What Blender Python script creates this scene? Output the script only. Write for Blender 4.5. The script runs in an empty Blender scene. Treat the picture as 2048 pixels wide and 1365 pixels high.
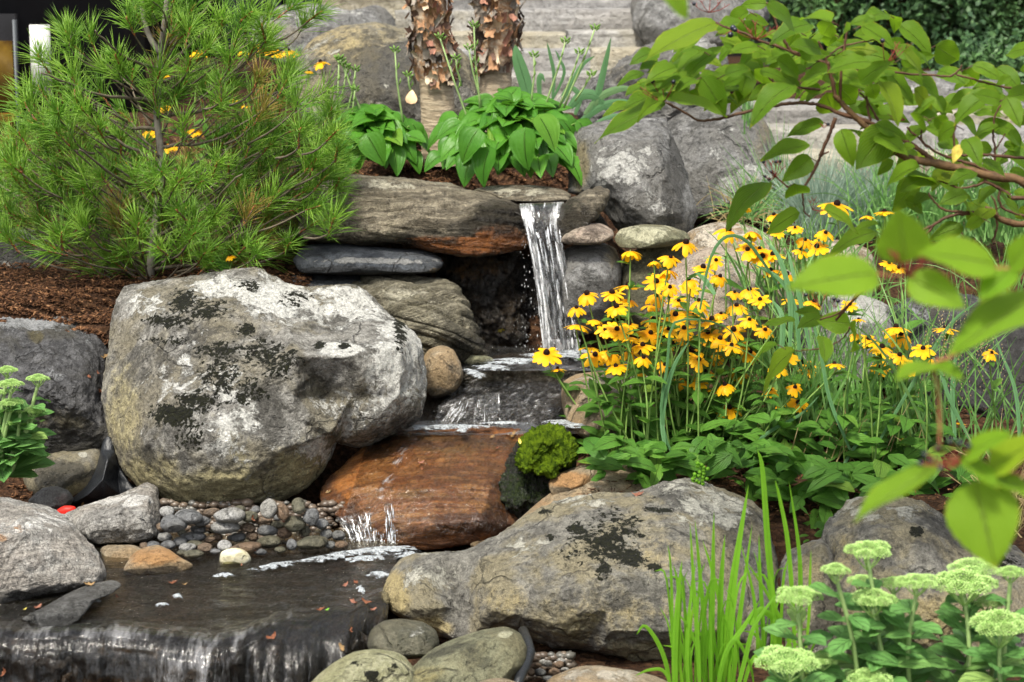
import bpy, math, random
import numpy as np
from mathutils import Vector, Matrix
from mathutils.geometry import delaunay_2d_cdt

S = bpy.context.scene
COL = S.collection
random.seed(7)
RNG = np.random.RandomState(7)

# ------------------------------------------------------------------ camera, light, exposure
CAM_H = 1.22
PITCH = math.radians(10.0)
FOCAL = 70.0
cd = bpy.data.cameras.new('camera')
cam = bpy.data.objects.new('camera', cd)
COL.objects.link(cam)
cam.location = (0, 0, CAM_H)
cam.rotation_euler = (math.pi / 2 - PITCH, 0, 0)
cd.lens = FOCAL
cd.sensor_width = 36.0
cd.clip_start = 0.05
cd.clip_end = 400.0
cd.dof.use_dof = True
cd.dof.focus_distance = 4.5
cd.dof.aperture_fstop = 6.5
S.camera = cam

SUN_EL, SUN_AZ = math.radians(60), math.radians(-28)      # azimuth measured from the camera's back towards its right
wd = bpy.data.worlds.new('World')
S.world = wd
wd.use_nodes = True
wt = wd.node_tree
bg = wt.nodes['Background']
sky = wt.nodes.new('ShaderNodeTexSky')
sky.sky_type = 'NISHITA'
sky.sun_disc = False
sky.sun_elevation = SUN_EL
sky.sun_rotation = math.radians(205)
sky.air_density = 1.0
sky.dust_density = 4.0
sky.ozone_density = 0.6
hs = wt.nodes.new('ShaderNodeHueSaturation')
hs.inputs['Saturation'].default_value = 0.32
wt.links.new(sky.outputs[0], hs.inputs['Color'])
wt.links.new(hs.outputs[0], bg.inputs['Color'])
bg.inputs['Strength'].default_value = 0.072
sl = bpy.data.lights.new('sun', 'SUN')
sl.energy = 1.5
sl.angle = math.radians(10)
sl.color = (1.0, 0.93, 0.80)
sun = bpy.data.objects.new('sun', sl)
COL.objects.link(sun)
# the light comes from the left, above and a little behind the camera
sdir = Vector((-0.42 * math.cos(SUN_EL), -0.9 * math.cos(SUN_EL), math.sin(SUN_EL)))
sun.rotation_euler = sdir.to_track_quat('Z', 'Y').to_euler()
S.view_settings.view_transform = 'Standard'
S.view_settings.look = 'None'
S.view_settings.gamma = 1.0
S.view_settings.exposure = 1.85
S.view_settings.use_curve_mapping = False
S.cycles.max_bounces = 7
S.cycles.transparent_max_bounces = 14
S.cycles.caustics_reflective = False
S.cycles.caustics_refractive = False

# ------------------------------------------------------------------ where a point of the place lies
KPX = 36.0 / FOCAL / 2048.0
CP, SP = math.cos(PITCH), math.sin(PITCH)


def P(px, py, d):
    """point at world depth y = d seen towards (px, py)"""
    x = (px - 1024.0) * KPX
    u = -(py - 682.5) * KPX
    vy = CP + u * SP
    vz = -SP + u * CP
    t = d / vy
    return (x * t, d, CAM_H + vz * t)


def PN(px, py, d):
    px, py, d = np.broadcast_arrays(np.asarray(px, float), np.asarray(py, float), np.asarray(d, float))
    x = (px - 1024.0) * KPX
    u = -(py - 682.5) * KPX
    vy = CP + u * SP
    vz = -SP + u * CP
    t = d / vy
    return np.stack([x * t, d, CAM_H + vz * t], -1)


def DZ(py, z):
    """depth at which height z is met towards row py"""
    u = -(py - 682.5) * KPX
    return (z - CAM_H) * (CP + u * SP) / (-SP + u * CP)


def PZ(px, py, z):
    return P(px, py, DZ(py, z))


def pxs(d):
    """metres per photo pixel at depth d"""
    return KPX * d


# ------------------------------------------------------------------ noise
_perm = RNG.permutation(256)
_perm = np.concatenate([_perm, _perm, _perm])
_g = RNG.normal(size=(256, 3))
_g /= np.linalg.norm(_g, axis=1)[:, None]


def perlin(p):
    p = np.asarray(p, float)
    i = np.floor(p).astype(int)
    f = p - i
    w = f * f * f * (f * (f * 6 - 15) + 10)
    i &= 255
    out = 0
    for dx in (0, 1):
        for dy in (0, 1):
            for dz in (0, 1):
                h = _perm[_perm[_perm[(i[:, 0] + dx) & 255] + ((i[:, 1] + dy) & 255)] + ((i[:, 2] + dz) & 255)]
                g = _g[h]
                dd = (f[:, 0] - dx) * g[:, 0] + (f[:, 1] - dy) * g[:, 1] + (f[:, 2] - dz) * g[:, 2]
                ww = (w[:, 0] if dx else 1 - w[:, 0]) * (w[:, 1] if dy else 1 - w[:, 1]) * (w[:, 2] if dz else 1 - w[:, 2])
                out = out + dd * ww
    return out


def fbm(p, oct=4, ridge=False, gain=0.5):
    a, s, t = 1.0, 0.0, 0.0
    p = np.asarray(p, float).copy()
    for k in range(oct):
        n = perlin(p + k * 17.3)
        if ridge:
            n = 0.5 - np.abs(n) * 1.6
        s = s + a * n
        t += a
        a *= gain
        p = p * 2.03
    return s / t


# ------------------------------------------------------------------ linking and tagging
def link(name, me, mat=None, parent=None, loc=None):
    o = bpy.data.objects.new(name, me)
    COL.objects.link(o)
    if mat is not None and me is not None and not me.materials:
        me.materials.append(mat)
    if parent is not None:
        o.parent = parent
    if loc is not None:
        o.location = loc
    return o


def tag(o, label=None, cat=None, group=None, kind=None):
    if label:
        o['label'] = label
    if cat:
        o['category'] = cat
    if group:
        o['group'] = group
    if kind:
        o['kind'] = kind
    return o


def empty(name, loc):
    o = bpy.data.objects.new(name, None)
    COL.objects.link(o)
    o.location = loc
    o.empty_display_size = 0.05
    return o


def mesh(name, vs, fs, smooth=True, origin=None, attrs=None):
    """mesh from numpy / lists; faces may be a mix of tris and quads"""
    vs = np.asarray(vs, float)
    if origin is not None:
        vs = vs - np.asarray(origin, float)
    me = bpy.data.meshes.new(name)
    fs = np.asarray(fs) if not isinstance(fs, np.ndarray) and len(set(len(f) for f in fs)) == 1 else fs
    if isinstance(fs, np.ndarray):
        nf, k = fs.shape
        me.vertices.add(len(vs))
        me.vertices.foreach_set('co', vs.ravel())
        me.loops.add(nf * k)
        me.loops.foreach_set('vertex_index', fs.ravel().astype(np.int32))
        me.polygons.add(nf)
        me.polygons.foreach_set('loop_start', np.arange(0, nf * k, k, dtype=np.int32))
        me.polygons.foreach_set('loop_total', np.full(nf, k, dtype=np.int32))
        me.update(calc_edges=True)
    else:
        me.from_pydata([tuple(v) for v in vs], [], [tuple(f) for f in fs])
    if smooth:
        me.polygons.foreach_set('use_smooth', np.ones(len(me.polygons), dtype=bool))
    if attrs:
        for k, v in attrs.items():
            a = me.attributes.new(k, 'FLOAT', 'POINT')
            a.data.foreach_set('value', np.asarray(v, dtype=np.float32))
    me.update()
    return me


class MB:
    """collects vertices and faces of one mesh"""
    def __init__(s):
        s.v, s.f, s.a = [], [], []

    def add(s, v, f, a=0.0):
        o = len(s.v)
        s.v.extend([tuple(q) for q in v])
        s.f.extend([tuple(i + o for i in q) for q in f])
        s.a.extend([a] * len(v))

    def tube(s, pts, rad, n=6, a=0.0):
        pts = [Vector(q) for q in pts]
        if not hasattr(rad, '__len__'):
            rad = [rad] * len(pts)
        vs, fs = [], []
        ref = Vector((0.31, 0.17, 0.93))
        for i, q in enumerate(pts):
            t = (pts[min(i + 1, len(pts) - 1)] - pts[max(i - 1, 0)])
            if t.length < 1e-9:
                t = Vector((0, 0, 1))
            t.normalize()
            e = t.cross(ref)
            if e.length < 1e-3:
                e = t.cross(Vector((1, 0, 0)))
            e.normalize()
            g = t.cross(e)
            for k in range(n):
                c = 2 * math.pi * k / n
                vs.append(q + (e * math.cos(c) + g * math.sin(c)) * rad[i])
        for i in range(len(pts) - 1):
            for k in range(n):
                k2 = (k + 1) % n
                fs.append((i * n + k, i * n + k2, (i + 1) * n + k2, (i + 1) * n + k))
        fs.append(tuple(range(n))[::-1])
        fs.append(tuple((len(pts) - 1) * n + k for k in range(n)))
        s.add(vs, fs, a)

    def build(s, name, mat, parent=None, smooth=True, attr=None, origin=None):
        me = mesh(name, np.array(s.v), s.f, smooth, origin, {attr: s.a} if attr else None)
        return link(name, me, mat, parent, loc=origin)


def spline(pts, n):
    """Catmull-Rom through 2D/3D points, n samples"""
    pts = np.asarray(pts, float)
    q = np.vstack([2 * pts[0] - pts[1], pts, 2 * pts[-1] - pts[-2]])
    t = np.linspace(0, len(pts) - 1 - 1e-9, n)
    i = t.astype(int)
    f = (t - i)[:, None]
    a, b, c, d = q[i], q[i + 1], q[i + 2], q[i + 3]
    return 0.5 * ((2 * b) + (-a + c) * f + (2 * a - 5 * b + 4 * c - d) * f * f + (-a + 3 * b - 3 * c + d) * f ** 3)


def closed(pts, n, tension=0.5):
    """closed outline resampled evenly, between a polygon and a Catmull-Rom curve"""
    pts = np.asarray(pts, float)
    m = len(pts)
    out = []
    for k in range(m):
        a, b, c, d = pts[k - 1], pts[k], pts[(k + 1) % m], pts[(k + 2) % m]
        for f in np.linspace(0, 1, 12, endpoint=False):
            cr = 0.5 * ((2 * b) + (-a + c) * f + (2 * a - 5 * b + 4 * c - d) * f * f + (-a + 3 * b - 3 * c + d) * f ** 3)
            li = b * (1 - f) + c * f
            out.append(cr * tension + li * (1 - tension))
    out = np.array(out)
    e = np.linalg.norm(np.roll(out, -1, 0) - out, axis=1)
    s = np.concatenate([[0], np.cumsum(e)])
    loop = np.vstack([out, out[:1]])
    t = np.linspace(0, s[-1], n, endpoint=False)
    return np.stack([np.interp(t, s, loop[:, k]) for k in range(pts.shape[1])], -1)


# ------------------------------------------------------------------ node helper
class NT:
    def __init__(s, name):
        s.m = bpy.data.materials.new(name)
        s.m.use_nodes = True
        s.t = s.m.node_tree
        s.b = s.t.nodes['Principled BSDF']
        s.out = s.t.nodes['Material Output']

    def n(s, typ, ins=None, **kw):
        nd = s.t.nodes.new('ShaderNode' + typ)
        for k, v in kw.items():
            setattr(nd, k, v)
        for k, v in (ins or {}).items():
            s.set(nd.inputs[k], v)
        return nd

    def set(s, inp, v):
        if isinstance(v, bpy.types.NodeSocket):
            s.t.links.new(v, inp)
        else:
            if inp.type == 'RGBA' and hasattr(v, '__len__') and len(v) == 3:
                v = (*v, 1)
            inp.default_value = v

    def math(s, op, a, b=0.0, c=None, clamp=False):
        nd = s.t.nodes.new('ShaderNodeMath')
        nd.operation = op
        nd.use_clamp = clamp
        s.set(nd.inputs[0], a)
        s.set(nd.inputs[1], b)
        if c is not None:
            s.set(nd.inputs[2], c)
        return nd.outputs[0]

    def mix(s, f, a, b, blend='MIX'):
        nd = s.t.nodes.new('ShaderNodeMix')
        nd.data_type = 'RGBA'
        nd.blend_type = blend
        s.set(nd.inputs[0], f)
        s.set(nd.inputs[6], a)
        s.set(nd.inputs[7], b)
        return nd.outputs[2]

    def noise(s, vec, scale, detail=4, rough=0.55, dist=0.0):
        nd = s.n('TexNoise', {'Scale': scale, 'Detail': detail, 'Roughness': rough, 'Distortion': dist})
        if vec is not None:
            s.set(nd.inputs['Vector'], vec)
        return nd.outputs['Fac']

    def smooth(s, v, lo, hi, a=0.0, b=1.0):
        nd = s.n('MapRange', interpolation_type='SMOOTHSTEP')
        s.set(nd.inputs[0], v)
        for i, q in enumerate((lo, hi, a, b)):
            s.set(nd.inputs[i + 1], q)
        return nd.outputs[0]

    def attr(s, name):
        return s.n('Attribute', attribute_name=name).outputs['Fac']

    def pos(s, scale=None, rot=None):
        g = s.n('NewGeometry').outputs['Position']
        if scale is None and rot is None:
            return g
        if rot is not None:
            g = s.n('Mapping', {'Vector': g, 'Rotation': rot}).outputs[0]
        if scale is not None:
            g = s.n('Mapping', {'Vector': g, 'Scale': scale}).outputs[0]
        return g

    def bump(s, h, dist, strength=1.0, normal=None):
        nd = s.n('Bump', {'Height': h, 'Distance': dist, 'Strength': strength})
        if normal is not None:
            s.set(nd.inputs['Normal'], normal)
        return nd.outputs[0]

    def go(s, **kw):
        for k, v in kw.items():
            s.set(s.b.inputs[k.replace('_', ' ')], v)
        return s.m


def rock_mat(name, c1, c2, c3, lichen=(0.55, 0.55, 0.5), lich=0.0, ochre=(0.30, 0.20, 0.07), strata=0.0, srot=(0, 0, 0), sscale=60,
             wet_all=0.0, bump=1.0, speck=0.35, rough=0.85, sband=0.5, stain=0.5, bigs=5.0, cracks=0.5, coat=0.0, mosscol=((0.003, 0.0035, 0.001), (0.017, 0.019, 0.003))):
    """weathered stone: c1 dark, c2 light, c3 a third tone in broad clouds; painted fields moss / light / dark / ochre / wet"""
    t = NT(name)
    p = t.pos()
    nL = t.noise(p, bigs, 4, 0.6, 0.4)
    nM = t.noise(p, 24, 10, 0.74, 0.3)
    nF = t.noise(p, 150, 6, 0.75)
    nG = t.noise(p, 480, 2, 0.6)
    base = t.mix(t.smooth(nM, 0.38, 0.62), c1, c2)
    base = t.mix(t.math('MULTIPLY', t.smooth(nL, 0.45, 0.58), 0.7), base, c3)
    sp = t.math('ADD', t.math('MULTIPLY', t.math('SUBTRACT', nF, 0.5), 5.5 * speck), t.math('MULTIPLY', t.math('SUBTRACT', nG, 0.5), 4.5 * speck))
    sv = t.math('ADD', sp, 1.0)
    hgt = t.math('ADD', t.math('MULTIPLY', nM, 1.5), t.math('MULTIPLY', nF, 0.5))
    if strata > 0:
        ps = t.pos(rot=srot)
        warp = t.n('VectorMath', {0: t.n('TexNoise', {'Vector': p, 'Scale': 3.5, 'Detail': 3}).outputs['Color'], 1: (0.5, 0.5, 0.5)}, operation='SUBTRACT').outputs[0]
        warp = t.n('VectorMath', {0: warp, 'Scale': 0.07}, operation='SCALE').outputs[0]
        ps = t.n('VectorMath', {0: ps, 1: warp}, operation='ADD').outputs[0]
        ps = t.n('Mapping', {'Vector': ps, 'Scale': (0.06, 0.06, 1.0)}).outputs[0]
        b1 = t.noise(ps, sscale, 5, 0.62)
        b2 = t.noise(ps, sscale * 3.1, 3, 0.6)
        bb = t.math('ADD', t.math('MULTIPLY', b1, 0.7), t.math('MULTIPLY', b2, 0.3))
        band = t.smooth(bb, 0.42, 0.57)
        base = t.mix(t.math('MULTIPLY', band, sband), base, t.mix(0.5, c1, (0.02, 0.015, 0.012)))
        hgt = t.math('ADD', hgt, t.math('MULTIPLY', bb, 2.6 * strata))
    # warm staining
    oc = t.smooth(t.math('ADD', t.attr('ochre'), t.math('MULTIPLY', t.math('SUBTRACT', nM, 0.5), 1.6)), 0.2, 0.7)
    base = t.mix(t.math('MULTIPLY', oc, 0.8), base, ochre)
    # dark stains; the dark field also paints shade on a few stones
    dk = t.math('ADD', t.attr('dark'), t.math('MULTIPLY', t.math('SUBTRACT', t.noise(p, 16, 11, 0.76, 0.2), 0.5), 2.4))
    dkm = t.smooth(dk, 0.18, 0.50)
    base = t.mix(t.math('MULTIPLY', dkm, 0.78), base, t.mix(0.3, (0.03, 0.028, 0.024), c1))
    # pale lichen crust with ragged edges; the light field also paints lit faces
    li = t.math('ADD', t.math('MULTIPLY', t.math('SUBTRACT', t.noise(p, 11, 12, 0.80, 0.35), 0.5), 3.0), t.math('ADD', t.attr('light'), lich - 0.42))
    lim = t.smooth(li, -0.03, 0.10)
    base = t.mix(t.math('MULTIPLY', lim, 0.82), base, lichen)
    dk2 = t.smooth(t.noise(p, 42, 9, 0.74, 0.5), 0.58, 0.63)
    base = t.mix(t.math('MULTIPLY', dk2, stain), base, (0.03, 0.028, 0.022))
    base = t.mix(1.0, base, t.n('CombineColor', {0: sv, 1: sv, 2: sv}).outputs[0], 'MULTIPLY')
    hgt = t.math('ADD', hgt, t.math('MULTIPLY', lim, 0.18))
    if cracks > 0:
        wv = t.n('VectorMath', {0: t.n('TexNoise', {'Vector': p, 'Scale': 9.0, 'Detail': 5}).outputs['Color'], 'Scale': 0.14}, operation='SCALE').outputs[0]
        cv = t.n('VectorMath', {0: p, 1: wv}, operation='ADD').outputs[0]
        vd = t.n('TexVoronoi', {'Vector': cv, 'Scale': 3.4}, feature='DISTANCE_TO_EDGE').outputs['Distance']
        cm = t.math('MULTIPLY', t.smooth(vd, 0.0, 0.016, 1.0, 0.0), t.smooth(t.noise(p, 6, 2, 0.5), 0.47, 0.56))
        base = t.mix(t.math('MULTIPLY', cm, cracks), base, (0.02, 0.018, 0.015))
        hgt = t.math('SUBTRACT', hgt, t.math('MULTIPLY', cm, 1.4 * cracks))
    # moss in broken clumps
    mo = t.math('ADD', t.math('MULTIPLY', t.attr('moss'), 1.2), t.math('ADD', t.math('MULTIPLY', t.math('SUBTRACT', t.noise(p, 85, 6, 0.7, 0.3), 0.5), 4.2), t.math('MULTIPLY', t.math('SUBTRACT', t.noise(p, 20, 5, 0.7, 0.3), 0.5), 2.2)))
    mo = t.math('MULTIPLY', mo, t.smooth(t.attr('moss'), 0.03, 0.2))
    mom = t.smooth(mo, 0.48, 0.56)
    mcol = t.mix(t.smooth(t.noise(p, 150, 4, 0.7), 0.35, 0.65), *mosscol)
    base = t.mix(mom, base, mcol)
    hgt = t.math('ADD', hgt, t.math('MULTIPLY', mom, t.math('ADD', 0.35, t.math('MULTIPLY', nG, 1.0))))
    hgt = t.math('ADD', hgt, t.math('MULTIPLY', t.smooth(t.noise(p, 60, 5, 0.6), 0.56, 0.66), -0.6))
    # wetness
    w = t.attr('wet') if wet_all == 0 else wet_all
    if wet_all == 0:
        w = t.smooth(t.math('ADD', w, t.math('MULTIPLY', t.math('SUBTRACT', nM, 0.5), 0.8)), 0.25, 0.6)
    dry = t.math('SUBTRACT', 1.0, t.math('MULTIPLY', w, 0.52))
    base = t.mix(1.0, base, t.n('CombineColor', {0: dry, 1: dry, 2: dry}).outputs[0], 'MULTIPLY')
    rg = t.math('SUBTRACT', rough, t.math('MULTIPLY', w, rough - 0.16))
    rg = t.math('MAXIMUM', rg, t.math('MULTIPLY', mom, 0.95))
    nrm = t.bump(hgt, 0.017 * bump)
    t.go(Base_Color=base, Roughness=rg, Normal=nrm, Specular_IOR_Level=0.35)
    if coat > 0:
        pf = t.n('Mapping', {'Vector': p, 'Scale': (1.0, 0.22, 0.22)}).outputs[0]
        fl = t.noise(pf, 95, 5, 0.65, 0.8)
        t.set(t.b.inputs['Coat Weight'], t.math('MULTIPLY', t.smooth(fl, 0.40, 0.55), coat))
        t.set(t.b.inputs['Coat Roughness'], 0.10)
        t.set(t.b.inputs['Coat Normal'], t.bump(fl, 0.02))
    return t.m


def plain(name, col, rough=0.8, var=0.25, scale=30, bump=0.002, spec=0.3, **kw):
    t = NT(name)
    p = t.pos()
    nz = t.noise(p, scale, 6, 0.65)
    a = tuple(c * (1 - var) for c in col)
    b = tuple(min(1, c * (1 + var)) for c in col)
    t.go(Base_Color=t.mix(t.smooth(nz, 0.3, 0.7), a, b), Roughness=rough, Specular_IOR_Level=spec)
    if bump:
        t.go(Normal=t.bump(nz, bump))
    for k, v in kw.items():
        t.set(t.b.inputs[k.replace('_', ' ')], v)
    return t.m


# ------------------------------------------------------------------ stones from an outline at their own depth
CH = ('moss', 'light', 'dark', 'ochre', 'wet')


def tin(pts, vals, q):
    """linear interpolation over the Delaunay triangles of the points, corners slightly rounded"""
    vv, ee, ff, *_ = delaunay_2d_cdt([Vector((a, b)) for a, b in pts], [], [], 0, 1e-6)
    vv = np.array([tuple(v) for v in vv])
    # match output vertices to input values
    idx = [int(np.argmin((pts[:, 0] - a) ** 2 + (pts[:, 1] - b) ** 2)) for a, b in vv]
    val = vals[idx]
    out = np.zeros(len(q))
    cnt = np.zeros(len(q))
    for f in ff:
        a, b, c = vv[f[0]], vv[f[1]], vv[f[2]]
        det = (b[1] - c[1]) * (a[0] - c[0]) + (c[0] - b[0]) * (a[1] - c[1])
        if abs(det) < 1e-9:
            continue
        l1 = ((b[1] - c[1]) * (q[:, 0] - c[0]) + (c[0] - b[0]) * (q[:, 1] - c[1])) / det
        l2 = ((c[1] - a[1]) * (q[:, 0] - c[0]) + (a[0] - c[0]) * (q[:, 1] - c[1])) / det
        l3 = 1 - l1 - l2
        m = (l1 > -1e-4) & (l2 > -1e-4) & (l3 > -1e-4)
        out[m] += l1[m] * val[f[0]] + l2[m] * val[f[1]] + l3[m] * val[f[2]]
        cnt[m] += 1
    return out / np.maximum(cnt, 1)


def rock(name, label, cat, outline, d, mat, th=0.12, tilt=0.0, cps=None, pw=2.4, amp=0.02, freq=4.0, facets=5, seed=0, paint=(), back=None,
         res=1.0, group=None, tension=0.55, fine=0.25, soft=None, center=None, lean=0.0, groove=None, parent=None):
    rs = np.random.RandomState(seed + 11)
    ol = np.asarray(outline, float)
    size = max(np.ptp(ol[:, 0]), np.ptp(ol[:, 1]))
    N = int(np.clip(size * 0.55 * res, 20, 300))
    M = int(np.clip(size * 0.22 * res, 7, 110))
    rim = closed(ol, N, tension)
    if center is None:
        x, y = rim[:, 0], rim[:, 1]
        x2, y2 = np.roll(x, -1), np.roll(y, -1)
        cr = x * y2 - x2 * y
        A = cr.sum() / 2
        c = np.array([((x + x2) * cr).sum() / (6 * A), ((y + y2) * cr).sum() / (6 * A)])
    else:
        c = np.array(center, float)
    yt, yb = rim[:, 1].min(), rim[:, 1].max()
    xl, xr = rim[:, 0].min(), rim[:, 0].max()
    xc0 = (xl + xr) / 2
    yc, hh = (yt + yb) / 2, (yb - yt) / 2
    back = back or th * 1.2
    sj = np.sin(np.linspace(0, math.pi / 2, M + 1)[1:])
    mb = max(4, M // 4)
    sb = np.sin(np.linspace(math.pi / 2, 0, mb + 1)[1:-1])
    pts2, side, ss = [c[None]], [np.array([1.0])], [np.array([0.0])]
    for s_ in sj:
        pts2.append(c + (rim - c) * s_); side.append(np.ones(N)); ss.append(np.full(N, s_))
    for s_ in sb:
        pts2.append(c + (rim - c) * s_); side.append(-np.ones(N)); ss.append(np.full(N, s_))
    pts2.append(c[None]); side.append(np.array([-1.0])); ss.append(np.array([0.0]))
    q = np.concatenate(pts2); side = np.concatenate(side); ss = np.concatenate(ss)
    rimd = d + tilt * (yc - q[:, 1]) / hh + lean * (q[:, 0] - xc0) / max(xr - xc0, 1)
    dome = np.clip(1 - ss ** pw, 0, 1) ** (1 / pw)
    dep = np.where(side > 0, rimd - th * dome, rimd + back * dome)
    if cps:
        cp = np.array(cps, float)
        sel = rim[::max(1, N // 40)]
        tp = np.vstack([sel, cp[:, :2]])
        tv = np.concatenate([np.zeros(len(sel)), cp[:, 2]])
        sf = soft if soft is not None else size * 0.007
        acc = 0
        k = [(0, 0), (1, 0), (-1, 0), (0, 1), (0, -1)]
        qi = c + (q - c) * 0.995
        for dx, dy in k:
            acc = acc + tin(tp, tv, qi + np.array([dx, dy]) * sf * (1 - ss[:, None]) ** 0.3)
        dep = dep + np.where(side > 0, acc / len(k), 0)
    v = PN(q[:, 0], q[:, 1], dep)
    cen = v.mean(0)
    # broad flat faces
    for k in range(facets):
        nn = rs.normal(size=3)
        nn[1] = -abs(nn[1]) - 1.1
        nn[2] += 0.35
        nn /= np.linalg.norm(nn)
        pr = (v - cen) @ nn
        h = pr.max() * rs.uniform(0.70, 0.92)
        ex = np.clip(pr - h, 0, None)
        v = v - (ex * 0.85)[:, None] * nn
    # faces
    fs = []
    rings = M + len(sb)
    i = np.arange(N)
    i2 = (i + 1) % N
    for r in range(rings - 1):
        a = 1 + r * N
        fs.append(np.stack([a + i, a + N + i, a + N + i2, a + i2], -1))
    quads = np.concatenate(fs)
    tri1 = np.stack([np.zeros(N, int), 1 + i, 1 + i2, 1 + i2], -1)
    last = 1 + rings * N
    a = 1 + (rings - 1) * N
    tri2 = np.stack([a + i, np.full(N, last), a + i2, a + i2], -1)
    # normals
    def normals(vv):
        nv = np.zeros_like(vv)
        fn = np.cross(vv[quads[:, 2]] - vv[quads[:, 0]], vv[quads[:, 3]] - vv[quads[:, 1]])
        for k in range(4):
            np.add.at(nv, quads[:, k], fn)
        l = np.linalg.norm(nv, axis=1)
        nv[l > 0] /= l[l > 0][:, None]
        nv[0] = (0, -1, 0); nv[-1] = (0, 1, 0)
        return nv
    nv = normals(v)
    if (nv[1:1 + N] * (v[1:1 + N] - cen)).sum() < 0:
        nv = -nv
        quads = quads[:, ::-1]; tri1 = tri1[:, ::-1]; tri2 = tri2[:, ::-1]
    off = rs.uniform(-50, 50, 3)
    dis = fbm(v * freq + off, 3) * amp * 1.6
    dis += (fbm(v * freq * 3.2 + off + 7, 4, ridge=True) - 0.25) * amp * fine * 1.6
    dis += fbm(v * freq * 11 + off + 3, 4, gain=0.7) * amp * fine * 1.3
    if groove:
        ga, gf, gdir, gw = groove      # strata standing proud and worn back
        gd = np.array(gdir, float); gd /= np.linalg.norm(gd)
        tt = (v @ gd) * gf + fbm(v * np.array([2.6, 2.6, 4.0]) + off, 3) * gw
        w1 = fbm(np.stack([tt * .35, v[:, 0] * 2, v[:, 1] * 2], -1) + off, 2)
        g1 = np.abs(np.sin((tt + w1 * 2.2) * math.pi * .5)) ** .6 - .7 + .5 * fbm(np.stack([tt * 2.2, v[:, 0] * 1.5, v[:, 1] * 1.5], -1), 2)
        g1 = g1 * (.55 + 1.6 * np.clip(fbm(v * 3 + off + 9, 2) + .25, 0, 1))
        dis += g1 * ga
    v = v + nv * dis[:, None]
    me = bpy.data.meshes.new(name)
    allf = np.vstack([quads])
    o = cen.copy()
    o[2] = v[:, 2].min()
    vl = v - o
    nq = len(allf)
    t1 = tri1[:, :3] if tri1[0, 2] == tri1[0, 3] else tri1[:, [1, 2, 3]]
    t2 = tri2[:, :3] if tri2[0, 2] == tri2[0, 3] else tri2[:, [1, 2, 3]]
    tt = np.vstack([t1, t2])
    loops = np.concatenate([allf.ravel(), tt.ravel()]).astype(np.int32)
    me.vertices.add(len(vl)); me.vertices.foreach_set('co', vl.ravel())
    me.loops.add(len(loops)); me.loops.foreach_set('vertex_index', loops)
    me.polygons.add(nq + len(tt))
    ls = np.concatenate([np.arange(nq) * 4, nq * 4 + np.arange(len(tt)) * 3]).astype(np.int32)
    lt = np.concatenate([np.full(nq, 4), np.full(len(tt), 3)]).astype(np.int32)
    me.polygons.foreach_set('loop_start', ls); me.polygons.foreach_set('loop_total', lt)
    me.update(calc_edges=True)
    me.polygons.foreach_set('use_smooth', np.ones(len(me.polygons), dtype=bool))
    fld = {k: np.zeros(len(v)) for k in CH}
    for (ch, px, py, rx, ry, st) in paint:
        g = st * np.exp(-(((q[:, 0] - px) / rx) ** 2 + ((q[:, 1] - py) / ry) ** 2) ** 1.3)
        fld[ch] = np.maximum(fld[ch], g) if st > 0 else fld[ch] + g
    for k in CH:
        at = me.attributes.new(k, 'FLOAT', 'POINT')
        at.data.foreach_set('value', fld[k].astype(np.float32))
    me.update()
    ob = link(name, me, mat, parent, loc=tuple(o))
    if parent is None:
        tag(ob, label, cat, group)
    return ob

# ================================================================== STONE MATERIALS
M = {}
M['boulder'] = rock_mat('boulder_stone', (0.12, 0.115, 0.10), (0.37, 0.36, 0.33), (0.22, 0.195, 0.13), lichen=(0.68, 0.68, 0.64), lich=0.10, ochre=(0.40, 0.35, 0.18), stain=0.6, speck=0.45)
M['dark'] = rock_mat('dark_stone', (0.045, 0.045, 0.048), (0.14, 0.14, 0.145), (0.07, 0.065, 0.05), lichen=(0.33, 0.34, 0.35), lich=0.0, stain=0.5, ochre=(0.10, 0.085, 0.04))
M['grey'] = rock_mat('grey_stone', (0.13, 0.13, 0.125), (0.29, 0.29, 0.285), (0.17, 0.165, 0.15), lichen=(0.50, 0.50, 0.47), lich=0.12, stain=0.5, ochre=(0.22, 0.18, 0.09))
M['fore'] = rock_mat('weathered_stone', (0.13, 0.125, 0.11), (0.28, 0.27, 0.235), (0.30, 0.26, 0.155), lichen=(0.52, 0.51, 0.44), lich=0.04, stain=0.4, ochre=(0.42, 0.34, 0.16), bigs=7)
M['granite'] = rock_mat('banded_granite', (0.30, 0.29, 0.27), (0.54, 0.53, 0.50), (0.42, 0.38, 0.33), lichen=(0.70, 0.69, 0.66), lich=0.10, strata=0.5, sscale=58, srot=(0.55, 0.35, 0.0), sband=0.5, cracks=0.2, ochre=(0.42, 0.25, 0.13), stain=0.35, speck=0.55)
M['tan'] = rock_mat('tan_stone', (0.28, 0.22, 0.14), (0.46, 0.38, 0.27), (0.36, 0.25, 0.13), lichen=(0.56, 0.51, 0.42), lich=-0.02, stain=0.3, ochre=(0.42, 0.22, 0.08), speck=0.3)
M['pink'] = rock_mat('pink_stone', (0.34, 0.26, 0.20), (0.50, 0.42, 0.34), (0.40, 0.34, 0.26), lichen=(0.60, 0.57, 0.50), lich=0.0, stain=0.25, ochre=(0.44, 0.26, 0.15))
M['striated'] = rock_mat('striated_stone', (0.16, 0.145, 0.095), (0.38, 0.35, 0.26), (0.24, 0.22, 0.15), lichen=(0.50, 0.47, 0.36), lich=0.0, strata=0.9, sscale=52, srot=(0.35, 0.38, 0.0), sband=0.8, cracks=0, stain=0.3, ochre=(0.20, 0.17, 0.07), bump=1.2)
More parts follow.
